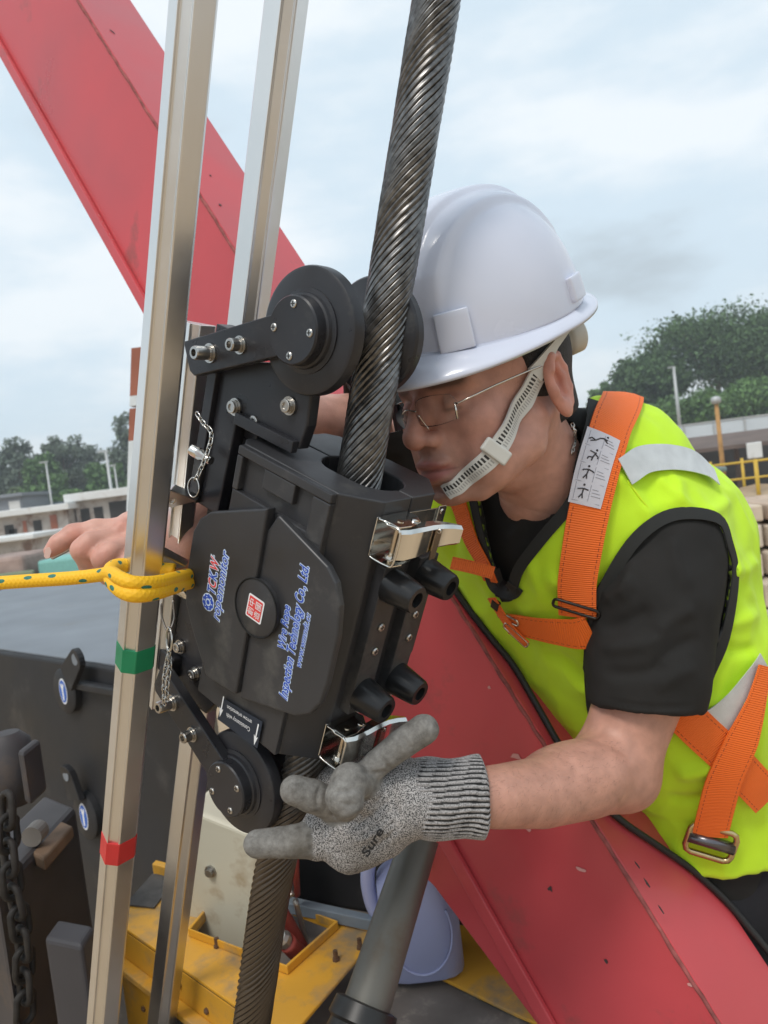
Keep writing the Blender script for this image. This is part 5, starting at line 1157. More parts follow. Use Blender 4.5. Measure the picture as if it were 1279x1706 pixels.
# torso solid shared by shirt and vest
TLO, THI = (-.06, -.62, -1.46), (.80, .24, -.80)
T = Field(TLO, THI, .0042)
T.cone(P(955, 862, 1.045), P(1120, 1150, 1.12), .118, .135, k=0)
T.cone(P(1075, 905, 1.015), P(1138, 1200, 1.12), .086, .104, k=.035)
T.cone(P(800, 830, 1.12), P(1000, 1120, 1.18), .085, .115, k=.05)
T.cone(P(1030, 805, 1.055), P(1104, 905, 1.10), .078, .095, k=.035); T.cone(P(1104, 905, 1.10), P(1108, 1180, 1.16), .095, .110, k=.035)
T.cone(P(1140, 1180, 1.14), P(1165, 1400, 1.17), .115, .115, k=.04)
T.cone(P(940, 775, 1.0), P(1000, 790, 1.05), .068, .08, k=.04)
T0 = T.a.copy()
tv, tf = T.mesh(); tf = orient(tv, tf)
core = Field(TLO, THI, .009)
for p0, p1, r0, r1 in [(P(955, 862, 1.045), P(1120, 1150, 1.12), .10, .115), (P(1085, 905, 1.015), P(1180, 1200, 1.12), .075, .10), (P(800, 830, 1.12), P(1000, 1120, 1.18), .065, .095), (P(1165, 1180, 1.14), P(1190, 1400, 1.17), .11, .105), (P(897, 818, .975), P(955, 862, 1.03), .05, .07), (P(1100, 990, .97), P(1090, 920, 1.0), .052, .06), (P(720, 775, 1.12), P(800, 830, 1.12), .045, .06)]:
    core.cone(p0, p1, r0, r1, k=.03)
cv, cf = core.mesh(); cf = orient(cv, cf)
bv = np.concatenate([head_v, av, rv, cv]); o1, o2, o3 = len(head_v), len(head_v) + len(av), len(head_v) + len(av) + len(rv)
bf = list(head_f) + [tuple(i + o1 for i in q) for q in af] + [tuple(i + o2 for i in q) for q in rf] + [tuple(i + o3 for i in q) for q in cf]
ac = np.tile(SKIN * [.98, .96, .93], (len(av), 1)); w = np.exp(-((av - P(1080, 1350, .93)) ** 2).sum(1) / .04 ** 2)[:, None] * .4; ac = ac * (1 - w) + np.array([.46, .22, .16]) * w
body = put('body', bv, bf, skinm, person, smooth=True); attr(body, 'tint', np.concatenate([head_c, ac, rc, np.tile(SKIN, (len(cv), 1))]))
# fine dark hairs on the forearm
hr = np.random.default_rng(4); fq = np.array([q[:3] for q in af]); cen = av[fq].mean(1); afn = vnormals(av, af)[fq[:, 0]]
dpx_ = CX + FPX * cen[:, 0] / -cen[:, 2]; dpy_ = CY - FPX * cen[:, 1] / -cen[:, 2]
ok = (dpx_ > 815) & (dpx_ < 1040) & (dpy_ > 1235) & (np.einsum('ij,ij->i', afn, -cen) > 0); idx = hr.choice(np.nonzero(ok)[0], 900); HV, HF_ = [], []
for i_ in idx:
    p0 = cen[i_] + hr.normal(0, .001, 3); n_ = afn[i_]; t_ = nrm(np.array([-.8, -.5, .1]) + hr.normal(0, .35, 3)); t_ = nrm(t_ - n_ * np.dot(t_, n_)); ln_ = hr.uniform(.004, .010); sd_ = np.cross(n_, t_) * .00009
    b0_ = len(HV); HV += [p0 - sd_, p0 + sd_, p0 + t_ * ln_ + n_ * ln_ * .28]; HF_.append((b0_, b0_ + 1, b0_ + 2))
ah = put('arm_hair', HV, HF_, mat('arm_hair', (.05, .032, .022), .6), person); ah['kind'] = 'stuff'
# finger nails of the bare hand
nailm = mat('nail', (.62, .42, .36), .3)
n0 = P(80, 921, .8555); MB().prism([n0 + np.array([a * .0045, b * .0065, 0]) for a, b in [(-1, -.6), (-.5, -1), (.4, -.9), (.9, .2), (.5, 1), (-.6, .8)]], np.array([0, 0, .001])).build('finger_nail', nailm, person, bevel=.0003)
# eyebrow/hair: short dark hair shell
hh = Field((-.125, -.10, -.06), (.10, .10, .14), .0025)
hh.ell((-.006, 0, .043), (.1005, .0805, .0855), k=0); hh.ell((-.06, 0, -.02), (.045, .056, .05), k=.02)
hv_, hf_ = None, None
sl, g = hh.all(); X, Y, Z = g
cut = np.maximum(X * 1.0 + Z * -.40 - .008, -(Z + .055 + X * .35)) + 0 * Y
hh.a = np.maximum(hh.a, cut).astype(np.float32)
hh.a = np.maximum(hh.a, -(ell_d(g, np.array([-.004, 0, .045]), (.092, .072, .078)))).astype(np.float32)
hv2, hf2 = hh.mesh(); hv2 = smooth_v(hv2, hf2, 1); hl = HO + hv2 @ HM.T
put('hair', hl, orient(hl, hf2), mat('short_black_hair', (.022, .018, .016), .7, var=.4, vscale=300, bump=.8, bscale=700), person, smooth=True)

# ---- shirt
Tsh = Field(TLO, THI, .0042); Tsh.a = T0 - .003
SLV = [(P(1100, 930, .975), .072), (P(1090, 1000, .955), .066), (P(1079, 1110, .945), .0635), (P(1072, 1230, .94), .0645)]
Tsh.chain([p for p, r in SLV], [r for p, r in SLV], k=.035)
RSL = [(P(790, 815, 1.12), .075), (P(700, 760, 1.12), .066), (P(600, 712, 1.085), .062), (P(500, 690, 1.04), .060)]
Tsh.chain([p for p, r in RSL], [r for p, r in RSL], k=.03)
sl, g = Tsh.all(); X, Y, Z = g
def plane_cut(F, p0, n):                                    # remove the half space n.(x-p0) > 0
    F.a = np.maximum(F.a, ((X - p0[0]) * n[0] + (Y - p0[1]) * n[1] + (Z - p0[2]) * n[2])).astype(np.float32)
arm_dir_l = nrm(P(1075, 1200, .94) - P(1090, 1000, .955))
# hems: only near each sleeve
def local_cut(F, p0, n, c, r):
    d = np.maximum((X - p0[0]) * n[0] + (Y - p0[1]) * n[1] + (Z - p0[2]) * n[2], -(r - np.sqrt((X - c[0]) ** 2 + (Y - c[1]) ** 2 + (Z - c[2]) ** 2)) * -1 * -1)
    ball = np.sqrt((X - c[0]) ** 2 + (Y - c[1]) ** 2 + (Z - c[2]) ** 2) - r
    rem = np.maximum(-((X - p0[0]) * n[0] + (Y - p0[1]) * n[1] + (Z - p0[2]) * n[2]), ball)     # inside the ball and beyond the plane
    F.a = np.maximum(F.a, -rem).astype(np.float32)
local_cut(Tsh, P(1073, 1178, .94), nrm(arm_dir_l + np.array([.06, 0, 0])), P(1073, 1255, .935), .105)
rd_ = nrm(P(500, 690, 1.04) - P(600, 712, 1.085)); local_cut(Tsh, P(553, 700, 1.06), rd_, P(480, 690, 1.03), .11)
# hollow out the neck
neckcut = cone_d(g, P(900, 760, .945), P(926, 822, .99), .056, .058); Tsh.a = np.maximum(Tsh.a, -neckcut).astype(np.float32)
# hollow sleeves so the cuffs have an open end
for ch, rr_ in ((SLV, .006), (RSL, .006)):
    for (p0, r0), (p1, r1) in list(zip(ch[:-1], ch[1:]))[-2:]:
        Tsh.a = np.maximum(Tsh.a, -cone_d(g, p0, p1, r0 - rr_, r1 - rr_)).astype(np.float32)
sv, sf = Tsh.mesh(); sv = smooth_v(sv, sf, 2, .5); sf = orient(sv, sf); sn = vnormals(sv, sf)
def folds(v, n, amp, sc, seed, stretch=(1, 1, 1), ridge=True):
    out = np.empty(len(v))
    for i, p in enumerate(v):
        q = Vector((p[0] * sc * stretch[0] + seed, p[1] * sc * stretch[1], p[2] * sc * stretch[2]))
        a = noise.noise(q); b_ = noise.noise(q * 2.3)
        out[i] = (1 - 2 * abs(a)) * .7 + .3 * b_ if ridge else a + .4 * b_
    return v + n * (out * amp)[:, None]
sv = folds(sv, sn, .0030, 14, 3.1, (.6, 1.5, 1))
sv = creases(sv, vnormals(sv, sf), [(1000, 1000, 1060, 960, .006, .009), (995, 1050, 1090, 1010, -.006, .009), (995, 1080, 1110, 1060, .005, .008), (1000, 1120, 1120, 1110, -.004, .007), (1160, 1010, 1090, 1060, .006, .010), (1170, 1060, 1080, 1120, -.005, .008), (1165, 1110, 1090, 1150, .004, .008), (1120, 890, 1150, 990, .005, .010), (1060, 930, 1040, 1010, .004, .008), (1000, 1163, 1160, 1176, -.0025, .0025), (870, 880, 900, 840, .004, .006), (845, 900, 880, 850, .004, .006)])
black_cloth = mat('black_shirt', (0.022, 0.021, 0.020), .85, var=.12, vscale=20, bump=.25, bscale=1500, spec=.25)
put('shirt', sv, sf, black_cloth, person, smooth=True)
shirtS = Surf(sv, sf)

# ---- vest
V_ = Field(TLO, THI, .0042); V_.a = np.maximum(T0 - .0165, -(T0 - .0075))
sleeve_d = np.minimum.reduce([cone_d(g, SLV[0][0], SLV[1][0], .055, .072), cone_d(g, SLV[1][0], SLV[2][0], .072, .074)])
rsleeve_d = np.minimum(cone_d(g, RSL[0][0], RSL[1][0], .075, .080), cone_d(g, RSL[1][0], RSL[2][0], .08, .08))
PXg = CX + FPX * X / -Z + 0 * Y; PYg = CY - FPX * Y / -Z + 0 * X
band = np.abs(V_.a) < .02; ii = np.nonzero(band)
bx_ = np.broadcast_to(X, V_.a.shape)[ii]; by_ = np.broadcast_to(Y, V_.a.shape)[ii]; bz_ = np.broadcast_to(Z, V_.a.shape)[ii]
bqx, bqy = CX + FPX * bx_ / -bz_, CY - FPX * by_ / -bz_
NECK = [(700, 640), (962, 560), (984, 640), (984, 700), (966, 775), (954, 832), (905, 895), (868, 945), (856, 985), (838, 990), (822, 940), (805, 880), (790, 815), (770, 780)]
ARMH = [(1095, 868), (1140, 858), (1190, 868), (1206, 905), (1216, 960), (1200, 1060), (1172, 1130), (1160, 1190), (1060, 1260), (985, 1200), (985, 1100), (992, 1020), (1010, 970), (1050, 905)]
front = bz_ > -1.11
nd = poly_sd(bqx, bqy, NECK) * (-bz_) / FPX; nd = np.where(front, nd, np.maximum(nd, .05))
ad = poly_sd(bqx, bqy, ARMH) * (-bz_) / FPX; ad = np.where(bz_ > -1.06, ad, np.maximum(ad, .05))
cutd = np.full(V_.a.shape, .2, np.float32); cutd[ii] = np.minimum(nd, ad)
rsl = rsleeve_d; cutd = np.minimum(cutd, rsl)
hem_p, hem_n = P(1180, 1385, 1.12), nrm(np.array([.10, -1, -.35])); hem = (X - hem_p[0]) * hem_n[0] + (Y - hem_p[1]) * hem_n[1] + (Z - hem_p[2]) * hem_n[2]
V_.a = np.maximum.reduce([V_.a, -cutd, hem + 0 * V_.a]).astype(np.float32)
vv, vf = V_.mesh(); vv = smooth_v(vv, vf, 4, .5); vf = orient(vv, vf)
cf_ = Field(TLO, THI, .0042); cf_.a = cutd
trim = cf_.at(vv); neck_side = np.ones(len(vv))
vn = vnormals(vv, vf); vv = folds(vv, vn, .0058, 10, 11.7, (1.5, .6, 1)); vv = folds(vv, vn, .0030, 24, 1.7, (1, .7, 1))
vv = creases(vv, vn, [(1090, 880, 1010, 780, .006, .009), (1120, 850, 1130, 790, .005, .010), (1175, 860, 1215, 830, .005, .008), (1210, 960, 1262, 930, .007, .010), (1205, 1040, 1265, 1020, .006, .010), (1200, 1080, 1262, 1080, -.006, .008), (985, 1000, 900, 960, .006, .010), (985, 1090, 880, 1040, .006, .010), (990, 1150, 900, 1080, -.006, .009), (880, 905, 905, 1000, .004, .007), (1170, 1180, 1255, 1160, .008, .012), (1150, 1230, 1240, 1215, -.008, .010), (1120, 1290, 1200, 1270, .008, .010), (1110, 1330, 1180, 1330, -.006, .008), (1090, 790, 1160, 850, .004, .006), (1225, 900, 1255, 1010, .005, .007), (1215, 1290, 1255, 1340, .006, .008), (1000, 880, 960, 800, -.004, .008)])
vc = np.tile([.56, .86, .024], (len(vv), 1)); vc[(trim < .002)] = [.018, .02, .016]
vestm = attr_mat('hi_vis_fabric', .7, bump=.25, bscale=1100, var=.05, vscale=16, spec=.3, sheen=.1)
vest = put('vest', vv, vf, vestm, person, smooth=True); attr(vest, 'tint', vc)
vestS = Surf(vv, vf)
Tm = Field(TLO, THI, .0042); Tm.a = T0 - .0160; q1, q2 = Tm.mesh(); q1 = smooth_v(q1, q2, 3); q2 = orient(q1, q2); ToutS = Surf(q1, q2)
trimm = mat('black_binding', (.020, .021, .020), .75, bump=.2, bscale=800)
def binding(pts, w):
    path = [np.array((x_, y_, 0.)) for x_, y_ in pts]; path = [p[:2] for p in spline(path, 5)]; hits = []
    for p in path:
        r = ToutS.hit(*p)
        if r is not None: hits.append(r[0])
    return ribbon(hits, w, ToutS, .0060, .002, 'binding', trimm, vest, nc=4, sub=1)
binding([(1060, 1262), (1000, 1215)] + ARMH[10:] + ARMH[:8], .015)
binding(NECK[2:10], .014); binding(NECK[9:13], .013)
def on_s(S, pts, fb=1.05):
    out = []
    for x_, y_ in pts:
        r = S.hit(x_, y_); out.append(r[0] if r else P(x_, y_, fb))
    return out
reflm = mat('silver_reflective', (.60, .62, .62), .35, metal=.25, var=.08, vscale=60, bump=.3, bscale=900)
ribbon(on_s(ToutS, [(1030, 790), (1060, 772), (1095, 768), (1130, 772), (1160, 785), (1180, 803)]), .034, ToutS, .0115, .0012, 'reflective_strip', reflm, vest)
ribbon(on_s(ToutS, [(1168, 1205), (1190, 1192), (1215, 1170), (1240, 1138), (1262, 1105)]), .04, ToutS, .0115, .0012, 'reflective_strip', reflm, vest)
seamm = mat('vest_piping', (.62, .86, .02), .6)
for pth in ([(1045, 800), (1070, 835), (1095, 866)],):
    pp = on_s(vestS, pth); MB().tube(spline(pp, 6), .0016, 8).build('piping', seamm, vest, smooth=True)

# ---- trousers and shoes (mostly hidden behind the boom)
trm = mat('black_trousers', (0.018, 0.018, 0.021), .85, var=.15, vscale=20, bump=.2, bscale=900, spec=.25)
hipc = P(1190, 1395, 1.19); lx = nrm(np.cross(ZL, nrm(P(1190, 1400, 1.19) * [1, 0, 1]))); 
fx = nrm(wdir(.55, -.8, 0)); sxv = nrm(np.cross(fx, ZL))
feet = []
tl = hipc - ZL * 1.05
F_ = Field(np.minimum(hipc, tl) - .30, np.maximum(hipc, tl) + .30, .010)
F_.cone(hipc + ZL * .03, hipc - ZL * .05, .128, .138, k=0)
zf = float(L(np.array([0, 0, ZW]))[1])
for s in (-1, 1):
    hp_ = hipc + sxv * s * .08 - ZL * .06; wz = W(hp_)[2] - ZW
    kn_ = hp_ - ZL * wz * .5 + fx * .02; an = hp_ - ZL * (wz - .07)
    F_.cone(hp_, kn_, .098, .078, k=.03); F_.cone(kn_, an, .078, .062, k=.02); feet.append(an)
pv, pf = F_.mesh(); pv = smooth_v(pv, pf, 2); pf = orient(pv, pf); pv = folds(pv, vnormals(pv, pf), .006, 10, 5.5, (1, .6, 1))
put('trousers', pv, pf, trm, person, smooth=True)
for an in feet:
    s_ = Field(an - .25, an + .25, .006); s_.cone(an + ZL * .02, an - ZL * .02, .052, .052, k=0); s_.cone(an - ZL * .030, an - ZL * .035 + fx * -.14, .038, .033, k=.03)
    s1, g1 = s_.all(); w_ = (g1[0] - an[0]) * ZL[0] + (g1[1] - an[1]) * ZL[1] + (g1[2] - an[2]) * ZL[2]; s_.a = np.maximum(s_.a, -(w_ + .068)).astype(np.float32)
    q, r = s_.mesh(); put('shoe', q, orient(q, r), mat('black_shoe', (.02, .02, .02), .5), person, smooth=True)

# ================================================================== HARNESS
m, nt, b = new_mat('orange_webbing'); N, K = nt.nodes, nt.links
uvn = N.new('ShaderNodeUVMap'); sx = N.new('ShaderNodeSeparateXYZ'); K.new(uvn.outputs['UV'], sx.inputs[0])
ml = N.new('ShaderNodeMath'); ml.operation = 'MULTIPLY'; ml.inputs[1].default_value = 2 * math.pi / .0026; K.new(sx.outputs[0], ml.inputs[0]); sn_ = N.new('ShaderNodeMath'); sn_.operation = 'SINE'; K.new(ml.outputs[0], sn_.inputs[0])
bp = N.new('ShaderNodeBump'); bp.inputs['Strength'].default_value = .55; bp.inputs['Distance'].default_value = .0008; K.new(sn_.outputs[0], bp.inputs['Height']); K.new(bp.outputs['Normal'], b.inputs['Normal'])
# dark stitch rows near both edges
ab = N.new('ShaderNodeMath'); ab.operation = 'SUBTRACT'; ab.inputs[1].default_value = .5; K.new(sx.outputs[1], ab.inputs[0]); aa = N.new('ShaderNodeMath'); aa.operation = 'ABSOLUTE'; K.new(ab.outputs[0], aa.inputs[0])
c1 = N.new('ShaderNodeMath'); c1.operation = 'COMPARE'; c1.inputs[1].default_value = .405; c1.inputs[2].default_value = .012; K.new(aa.outputs[0], c1.inputs[0])
ml2 = N.new('ShaderNodeMath'); ml2.operation = 'MULTIPLY'; ml2.inputs[1].default_value = 2 * math.pi / .007; K.new(sx.outputs[0], ml2.inputs[0]); s2 = N.new('ShaderNodeMath'); s2.operation = 'SINE'; K.new(ml2.outputs[0], s2.inputs[0]); g2 = N.new('ShaderNodeMath'); g2.operation = 'GREATER_THAN'; g2.inputs[1].default_value = -.3; K.new(s2.outputs[0], g2.inputs[0])
mu = N.new('ShaderNodeMath'); mu.operation = 'MULTIPLY'; K.new(c1.outputs[0], mu.inputs[0]); K.new(g2.outputs[0], mu.inputs[1])
mx = N.new('ShaderNodeMix'); mx.data_type = 'RGBA'; mx.inputs['A'].default_value = (.95, .17, .015, 1); mx.inputs['B'].default_value = (.50, .06, .01, 1); K.new(mu.outputs[0], mx.inputs['Factor']); K.new(mx.outputs['Result'], b.inputs['Base Color']); b.inputs['Roughness'].default_value = .6
orange = m
har = thing('safety_harness', 'orange webbing safety harness with buckles worn over the yellow vest', 'safety harness', P(1180, 1385, 1.1))
sh_o, _ = ribbon([P(1052, 696, 1.12), P(1036, 690, 1.075)] + on_s(ToutS, [(1022, 694), (1003, 745), (985, 820), (970, 900), (962, 965), (964, 1020)], 1.0), [.052, .052, .050, .047, .045, .045], ToutS, .0100, .0022, 'shoulder_strap', orange, har)
shS = Surf([tuple(L(sh_o.matrix_world @ v.co + (wpos(sh_o)))) for v in sh_o.data.vertices], [tuple(p.vertices) for p in sh_o.data.polygons])
labm = mat('label_cloth', (.62, .61, .66), .6, var=.05)
lo_, (ltop, lm_, lnc) = ribbon(on_s(shS, [(1006, 722), (995, 757), (984, 797), (973, 842)], 1.0), [.042, .041, .040, .038], shS, .0006, .0008, 'label', labm, sh_o, nc=7, sub=10)
# pictograms of postures and text lines printed on the label
inkm = mat('label_ink', (.06, .055, .06), .7); greyink = mat('label_grey_ink', (.36, .36, .40), .7)
Ltop = ltop.reshape(lm_, lnc, 3)
def lab_pt(u, v, off=.0004):
    a = u * (lm_ - 1); i = min(int(a), lm_ - 2); fu = a - i; bq = v * (lnc - 1); j = min(int(bq), lnc - 2); fv = bq - j
    p = (Ltop[i, j] * (1 - fu) + Ltop[i + 1, j] * fu) * (1 - fv) + (Ltop[i, j + 1] * (1 - fu) + Ltop[i + 1, j + 1] * fu) * fv
    n = nrm(np.cross(Ltop[i + 1, j] - Ltop[i, j], Ltop[i, j + 1] - Ltop[i, j])); n = n if np.dot(n, -p) > 0 else -n
    return p + n * off
pq = [lab_pt(.5, 0), lab_pt(.5, 1)]; flip = pix(pq[0])[0] > pix(pq[1])[0]
def lp_(u, v, off=.0004): return lab_pt(u, 1 - v if flip else v, off)
def stroke(pts, r, m, nm):
    mb = MB()
    for a, b_ in zip(pts[:-1], pts[1:]):
        n = max(2, int(abs(a[0] - b_[0]) * 30) + 2); mb.tube([lp_(*lerp(a, b_, k / (n - 1)), .0002) for k in range(n)], r, 5)
    return mb
figs = [[[(.02, .0), (-.03, .10), (-.05, .20)], [(-.05, .2), (-.04, .32)], [(-.05, .2), (0, .34)], [(.02, 0), (.05, -.14)], [(.02, 0), (.0, -.12), (.03, -.2)]],
        [[(-.05, .12), (.02, .06)], [(-.04, .1), (-.055, -.06)], [(-.03, .1), (.0, .20), (.025, .20)], [(.02, .06), (.03, -.06), (.06, -.08)], [(.02, .06), (.07, .04)]],
        [[(-.05, .04), (.02, .02)], [(-.045, .04), (-.03, -.1), (-.015, -.12)], [(-.045, .04), (-.03, .18), (-.015, .2)], [(.02, .02), (.075, -.06)], [(.02, .02), (.075, .04)]],
        [[(-.045, .03), (.02, .02)], [(-.04, .03), (-.025, -.14)], [(-.04, .03), (-.03, .18)], [(.02, .02), (.075, -.06)], [(.02, .02), (.075, .05)]]]
for k, fg in enumerate(figs):
    u0, v0 = .14 + k * .235, .33; mb = MB()
    for st_ in fg: q = stroke([(u0 + a, v0 + b_) for a, b_ in st_], .00085, inkm, ''); mb.add(q.v, q.f)
    hc_ = (u0 - .085, v0 + (.30 if k == 0 else .12 if k == 1 else .03)); c_ = lp_(*hc_, .0002)
    mb.lathe(c_, -nrm(c_), [(-.0003, .0014), (.0004, .0014)], 10); mb.build('pictogram', inkm, lo_)
    tb = MB()
    for j in range(3): q = stroke([(u0 - .05 + j * .04, .62), (u0 - .05 + j * .04 + .004, .62 + [.18, .24, .28][j])], .00045, greyink, ''); tb.add(q.v, q.f)
    q = stroke([(u0 + .115, .08), (u0 + .115, .92)], .00035, greyink, ''); tb.add(q.v, q.f); q = stroke([(u0 - .10, .56), (u0 + .10, .56)], .00035, greyink, ''); tb.add(q.v, q.f); q = stroke([(u0 - .10, .12), (u0 + .10, .12)], .00035, greyink, ''); tb.add(q.v, q.f)
    tb.build('print_lines', greyink, lo_)
ribbon(on_s(ToutS, [(988, 1042), (965, 1047), (930, 1043), (885, 1035), (850, 1030)], .98), [.044, .042, .036, .032], ToutS, .0115, .0022, 'chest_strap', orange, har)
ribbon(on_s(ToutS, [(832, 985), (848, 1012), (868, 1040), (890, 1062)], .98), .016, ToutS, .0150, .002, 'strap_end', orange, har)
ribbon(on_s(ToutS, [(765, 800), (775, 850), (795, 900), (815, 935), (826, 962)], 1.0), .026, ToutS, .0090, .0022, 'far_strap', orange, har)
ribbon([P(752, 938, .985), P(785, 945, .978), P(822, 955, .972)], .016, None, 0, .002, 'far_strap', orange, har, normals=[(-.1, .3, 1)] * 3)
ribbon(on_s(ToutS, [(1132, 1180), (1170, 1218), (1215, 1262), (1268, 1322)], 1.02), .048, ToutS, .0120, .0022, 'thigh_strap', orange, har)
ribbon(on_s(ToutS, [(1252, 1105), (1242, 1160), (1222, 1225), (1196, 1290), (1178, 1375)], 1.02), [.022, .03, .046, .046, .044], ToutS, .0165, .0022, 'thigh_strap', orange, har)
dkmet = mat('dark_buckle', (.05, .045, .04), .35, metal=.9); brass = mat('yellow_zinc', (.60, .45, .24), .25, metal=1, var=.1, vscale=60); brt = mat('pale_buckle', (.68, .60, .48), .22, metal=1)
def frame_buckle(nm, c, ex, ey, w, h_, r, m, bar=True):
    pts = []
    for sx_, sy_, a0 in ((1, 1, 0), (-1, 1, 90), (-1, -1, 180), (1, -1, 270)):
        for a in (0, 45, 90): q = math.radians(a0 + a); pts.append(c + ex * (sx_ * (w / 2 - r * 2) + r * 2 * math.cos(q)) + ey * (sy_ * (h_ / 2 - r * 2) + r * 2 * math.sin(q)))
    k = MB().tube(pts, r, 8, loop=True).build(nm, m, har, smooth=True)
    if bar: MB().cyl(c - ex * w / 2, c + ex * w / 2, r * 1.9, n=14).build('roller', mat('grey_roller', (.16, .15, .16), .25, metal=.9), k, smooth=True)
    return k
def fr_at(px, py, ang, S=None, off=.009, fb=1.0):
    r = (S or ToutS).hit(px, py); p, n = (r[0], r[1]) if r else (P(px, py, fb), nrm(-P(px, py, 1)))
    n = face_cam(n, p); ex = np.array([math.cos(ang), math.sin(ang), 0]); ex = nrm(ex - n * np.dot(ex, n)); return p + n * off, ex, np.cross(n, ex)
c_, ex, ey = fr_at(1180, 1390, -.20, off=.017); frame_buckle('buckle', c_, ex, ey, .058, .042, .0042, brass)
c_, ex, ey = fr_at(962, 1005, -.12, off=.013); frame_buckle('slide_buckle', c_, ex, ey, .055, .011, .0019, dkmet, False)
c_, ex, ey = fr_at(858, 1020, .25, off=.015); frame_buckle('chest_buckle', c_, ex, ey, .034, .010, .0016, brt, False)
c_, ex, ey = fr_at(872, 1046, -.25, off=.016); frame_buckle('chest_buckle', c_, ex, ey, .040, .012, .0016, brt, False)
c_, ex, ey = fr_at(838, 997, .9, off=.012); MB().box(c_ - ex * .008 - ey * .006, ex * .016, ey * .012, np.cross(ex, ey) * .006).build('keeper', dkmet, har, bevel=.001)
lp1 = on_s(ToutS, [(818, 950), (828, 975), (850, 985), (860, 975)], .98); 
for p in range(len(lp1)): lp1[p] = lp1[p] * .99
ribbon(lp1, .022, None, 0, .003, 'black_loop', blackrub, har, normals=[nrm(-q) for q in lp1])
def elastic(pts):
    MB().tube(spline([q * .992 for q in on_s(ToutS, pts, .99)], 6), .0028, 8).build('elastic_loop', blackrub, har, smooth=True)
elastic([(1193, 905), (1203, 922), (1206, 940), (1198, 960), (1190, 985)]); elastic([(1188, 1075), (1198, 1060), (1212, 1025), (1213, 1000)]); elastic([(958, 1062), (972, 1076), (990, 1085)])

# ================================================================== HARD HAT
ang9 = math.radians(11.5); F2 = HF * math.cos(ang9) - HU * math.sin(ang9); U2 = HU * math.cos(ang9) + HF * math.sin(ang9); L2 = HL
_rl = math.radians(8); U2, L2 = U2 * math.cos(_rl) + L2 * math.sin(_rl), L2 * math.cos(_rl) - U2 * math.sin(_rl)
HC = HO + (HU * .080 - F2 * .007) * HS
hatm = mat('white_hat_plastic', (.62, .65, .76), .22, var=.02, vscale=20, coat=.25, rvar=.06, dirt=(.46, .47, .50), dscale=38, dthr=.73)
hat = thing('hard_hat', 'white ridged hard hat with chin strap on the worker', 'hard hat', HC)
nth, nph = 288, 90
AF, AB, AS, HH = .120 * HS, .114 * HS, .105 * HS, .127 * HS
vtx = []; 
def shell(th, ph, inset=0.0):
    """th round the head (0 = front), ph 0 = rim .. 1 = crown"""
    c, s = math.cos(th), math.sin(th); a = (AF if c > 0 else AB) - inset; b_ = AS - inset
    e = math.cos(ph * math.pi / 2) ** .80; z = math.sin(ph * math.pi / 2) ** 1.0 * (HH - inset)
    X_, Y_ = c * a * e, s * b_ * e; 
    if not inset:
        k = 0                                                    # three ridges from front to back
        top = min(1, max(0, (z - .035) / .04)); fall = 1.0
        w0 = 1 / (1 + math.exp(min(50, (abs(Y_) - .026) / .0012)))
        w1 = 1 / (1 + math.exp(min(50, (abs(Y_) - .054) / .0012)))
        k = (w0 * .0060 + w1 * .0078) * top * fall
        nl = math.sqrt((X_ / a ** 2) ** 2 + (z / HH ** 2) ** 2) + 1e-9; X_ += k * X_ / a ** 2 / nl; z += k * z / HH ** 2 / nl
    return X_, Y_, z
for j in range(nph + 1):
    for i in range(nth):
        th = 2 * math.pi * i / nth; x_, y_, z_ = shell(th, j / nph); vtx.append(HC + F2 * x_ + L2 * y_ + U2 * z_)
fc = [(j * nth + i, j * nth + (i + 1) % nth, (j + 1) * nth + (i + 1) % nth, (j + 1) * nth + i) for j in range(nph) for i in range(nth)]
sh = put('shell', vtx, fc, hatm, hat, smooth=True); sol = sh.modifiers.new('thick', 'SOLIDIFY'); sol.thickness = .0028; sol.offset = -1
def brim(th):
    c, s = math.cos(th), math.sin(th); a = AF if c > 0 else AB; ext = .010 + .034 * max(0, c) ** 1.6 + .010 * max(0, -c) ** 2
    r0 = np.array([c * a, s * AS]); return r0, nrm(np.array([c / a, s / AS])), ext
rings = []
for i in range(nth):
    th = 2 * math.pi * i / nth; r0, n_, e = brim(th); dr = .004 + .012 * max(0, math.cos(th)) ** 2
    up_ = .004 * math.cos(2 * th); ring_ = []
    for t_, z_ in [(-.0006, .0040), (.25, .0015), (.6, -.0008 - dr * .35), (.93, -.002 - dr * .8), (1.0, -.0032 - dr), (.985, -.0062 - dr), (.9, -.0055 - dr * .85), (.55, -.0042 - dr * .4), (.1, -.0030), (-.0035, -.001)]:
        q = r0 + n_ * (e * t_ if t_ > 0 else t_); ring_.append(HC + F2 * q[0] + L2 * q[1] + U2 * (z_ + up_))
    rings.append(ring_)
mb = MB(); mb.rings(rings, loop=True); mb.build('brim', hatm, hat, smooth=True)
